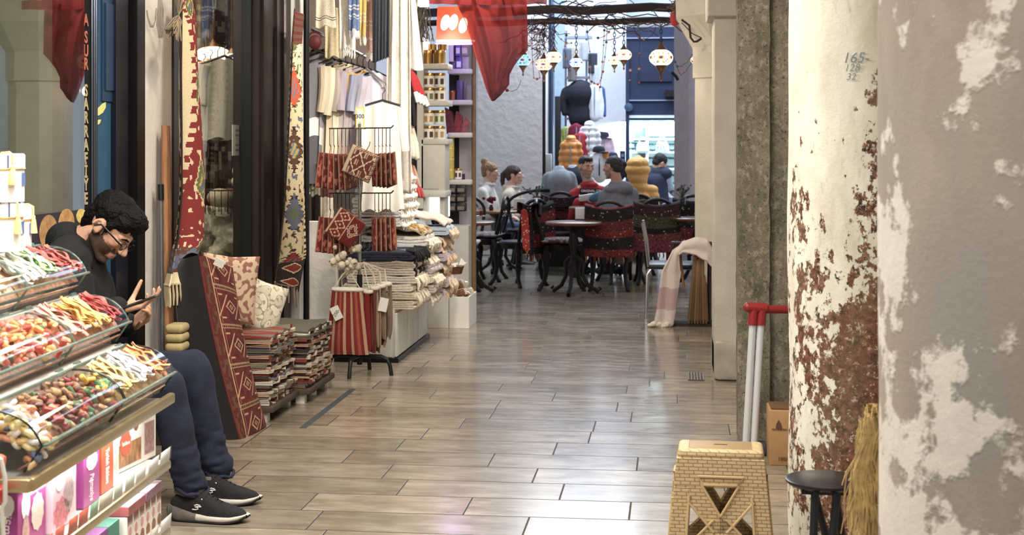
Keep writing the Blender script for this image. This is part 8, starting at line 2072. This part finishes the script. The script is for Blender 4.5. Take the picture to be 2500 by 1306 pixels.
jacket(W(1464,432,17.6),60/197,.26,white_j,'white and black sports jacket behind the red sweatshirt',collar=black);jacket(W(1480,425,17.7),46/196,.2,M('jacket_crimson',(150,40,70),.7),'crimson jacket behind the sports jacket')
jacket(W(1512,432,17.9),40/193,.2,M('jacket_black',(34,36,44),.7),'black jacket heaped between the grey hoodie and the ochre coat')
for i,(px,py,c,l)in enumerate(((1462,372,(40,44,56),'black and white cap with a D on the jackets'),(1494,387,(44,54,84),'navy cap above the grey hoodie'),(1478,386,(196,140,80),'ochre striped cap behind the red sweatshirt'))):
 p=W(px,py,17.6);o=thing('cap',l,'cap',p);g=MB();g.lathe([(.075,0),(.08,.03),(.06,.07),(.02,.085),(0,.085)],p,18);part('crown',g,M('cap%d'%i,c,.8),o)
 g=MB();g.ell(p+V3((.06,-.05,.005)),(.07,.06,.008));part('peak',g,M('cap%d'%i,c,.8),o)
for k,(px,py,c)in enumerate(((1384,118,(96,104,120)),(1404,112,(196,192,186)),(1424,100,(176,180,190)),(1396,150,(120,116,120)),(1446,130,(60,62,78)),(1450,160,(200,206,216)))):
 a=onY(px-8,py,YC-.1);g=MB();g.sheet(lambda u,v:a+V3((u*.1,.02*math.sin(u*8),-.26*v)),8,10,col=rgb(c));single('hung_garment',g,towm,['slate garment at the top of the clothes rack','pale garment at the top of the clothes rack, second','light garment at the top of the clothes rack, third','grey garment low under the top rack shelf','black garment at the end of the clothes rack','white garment at the end of the clothes rack, lower'][k],'garment',loc=a-V3((0,0,.26)),thick=.03)
area('shop_white_lamp',(fx(1430,18),17.6,3.6),1.4,60,(.78,.88,1.0),sy=1.2)
p=W(1520,392,19.2);o=thing('intercom','dark blue panel with three buttons on the white wall beside the navy door','panel',p);g=MB();g.box(p,(.07,.03,.26));part('panel',g,navyb,o)
for k in range(3):g=MB();g.box(p+V3((0,-.017,-.07+.07*k)),(.04,.006,.04));part('button',g,M('button_grey',(110,116,140),.5),o)
# unseen fill lights added under the passage roof, and spots over the stalls
area('fill_passage',(-.6,5.2,3.2),1.2,95,NEUT,sy=1.2)
area('fill_passage_front',(-.3,1.4,3.2),1.4,100,NEUT,sy=1.2)
area('fill_passage_deep',(-.7,9.6,3.2),.8,55,WARM,sy=.8)
area('daylight_court',(.2,19,5.0),5,480,(.72,.85,1.0),sy=4)
spot('stall_spot',(-1.15,8.0,3.1),(-2.15,9.5,1.8),230,NEUT,62,.6,.08)
spot('stall_spot_low',(-.9,8.6,3.1),(-1.95,9.9,.8),150,NEUT,55,.6,.08)
spot('front_spot',(-1.5,5.8,3.1),(-2.5,7.2,1.2),120,WARM,70,.7,.08)
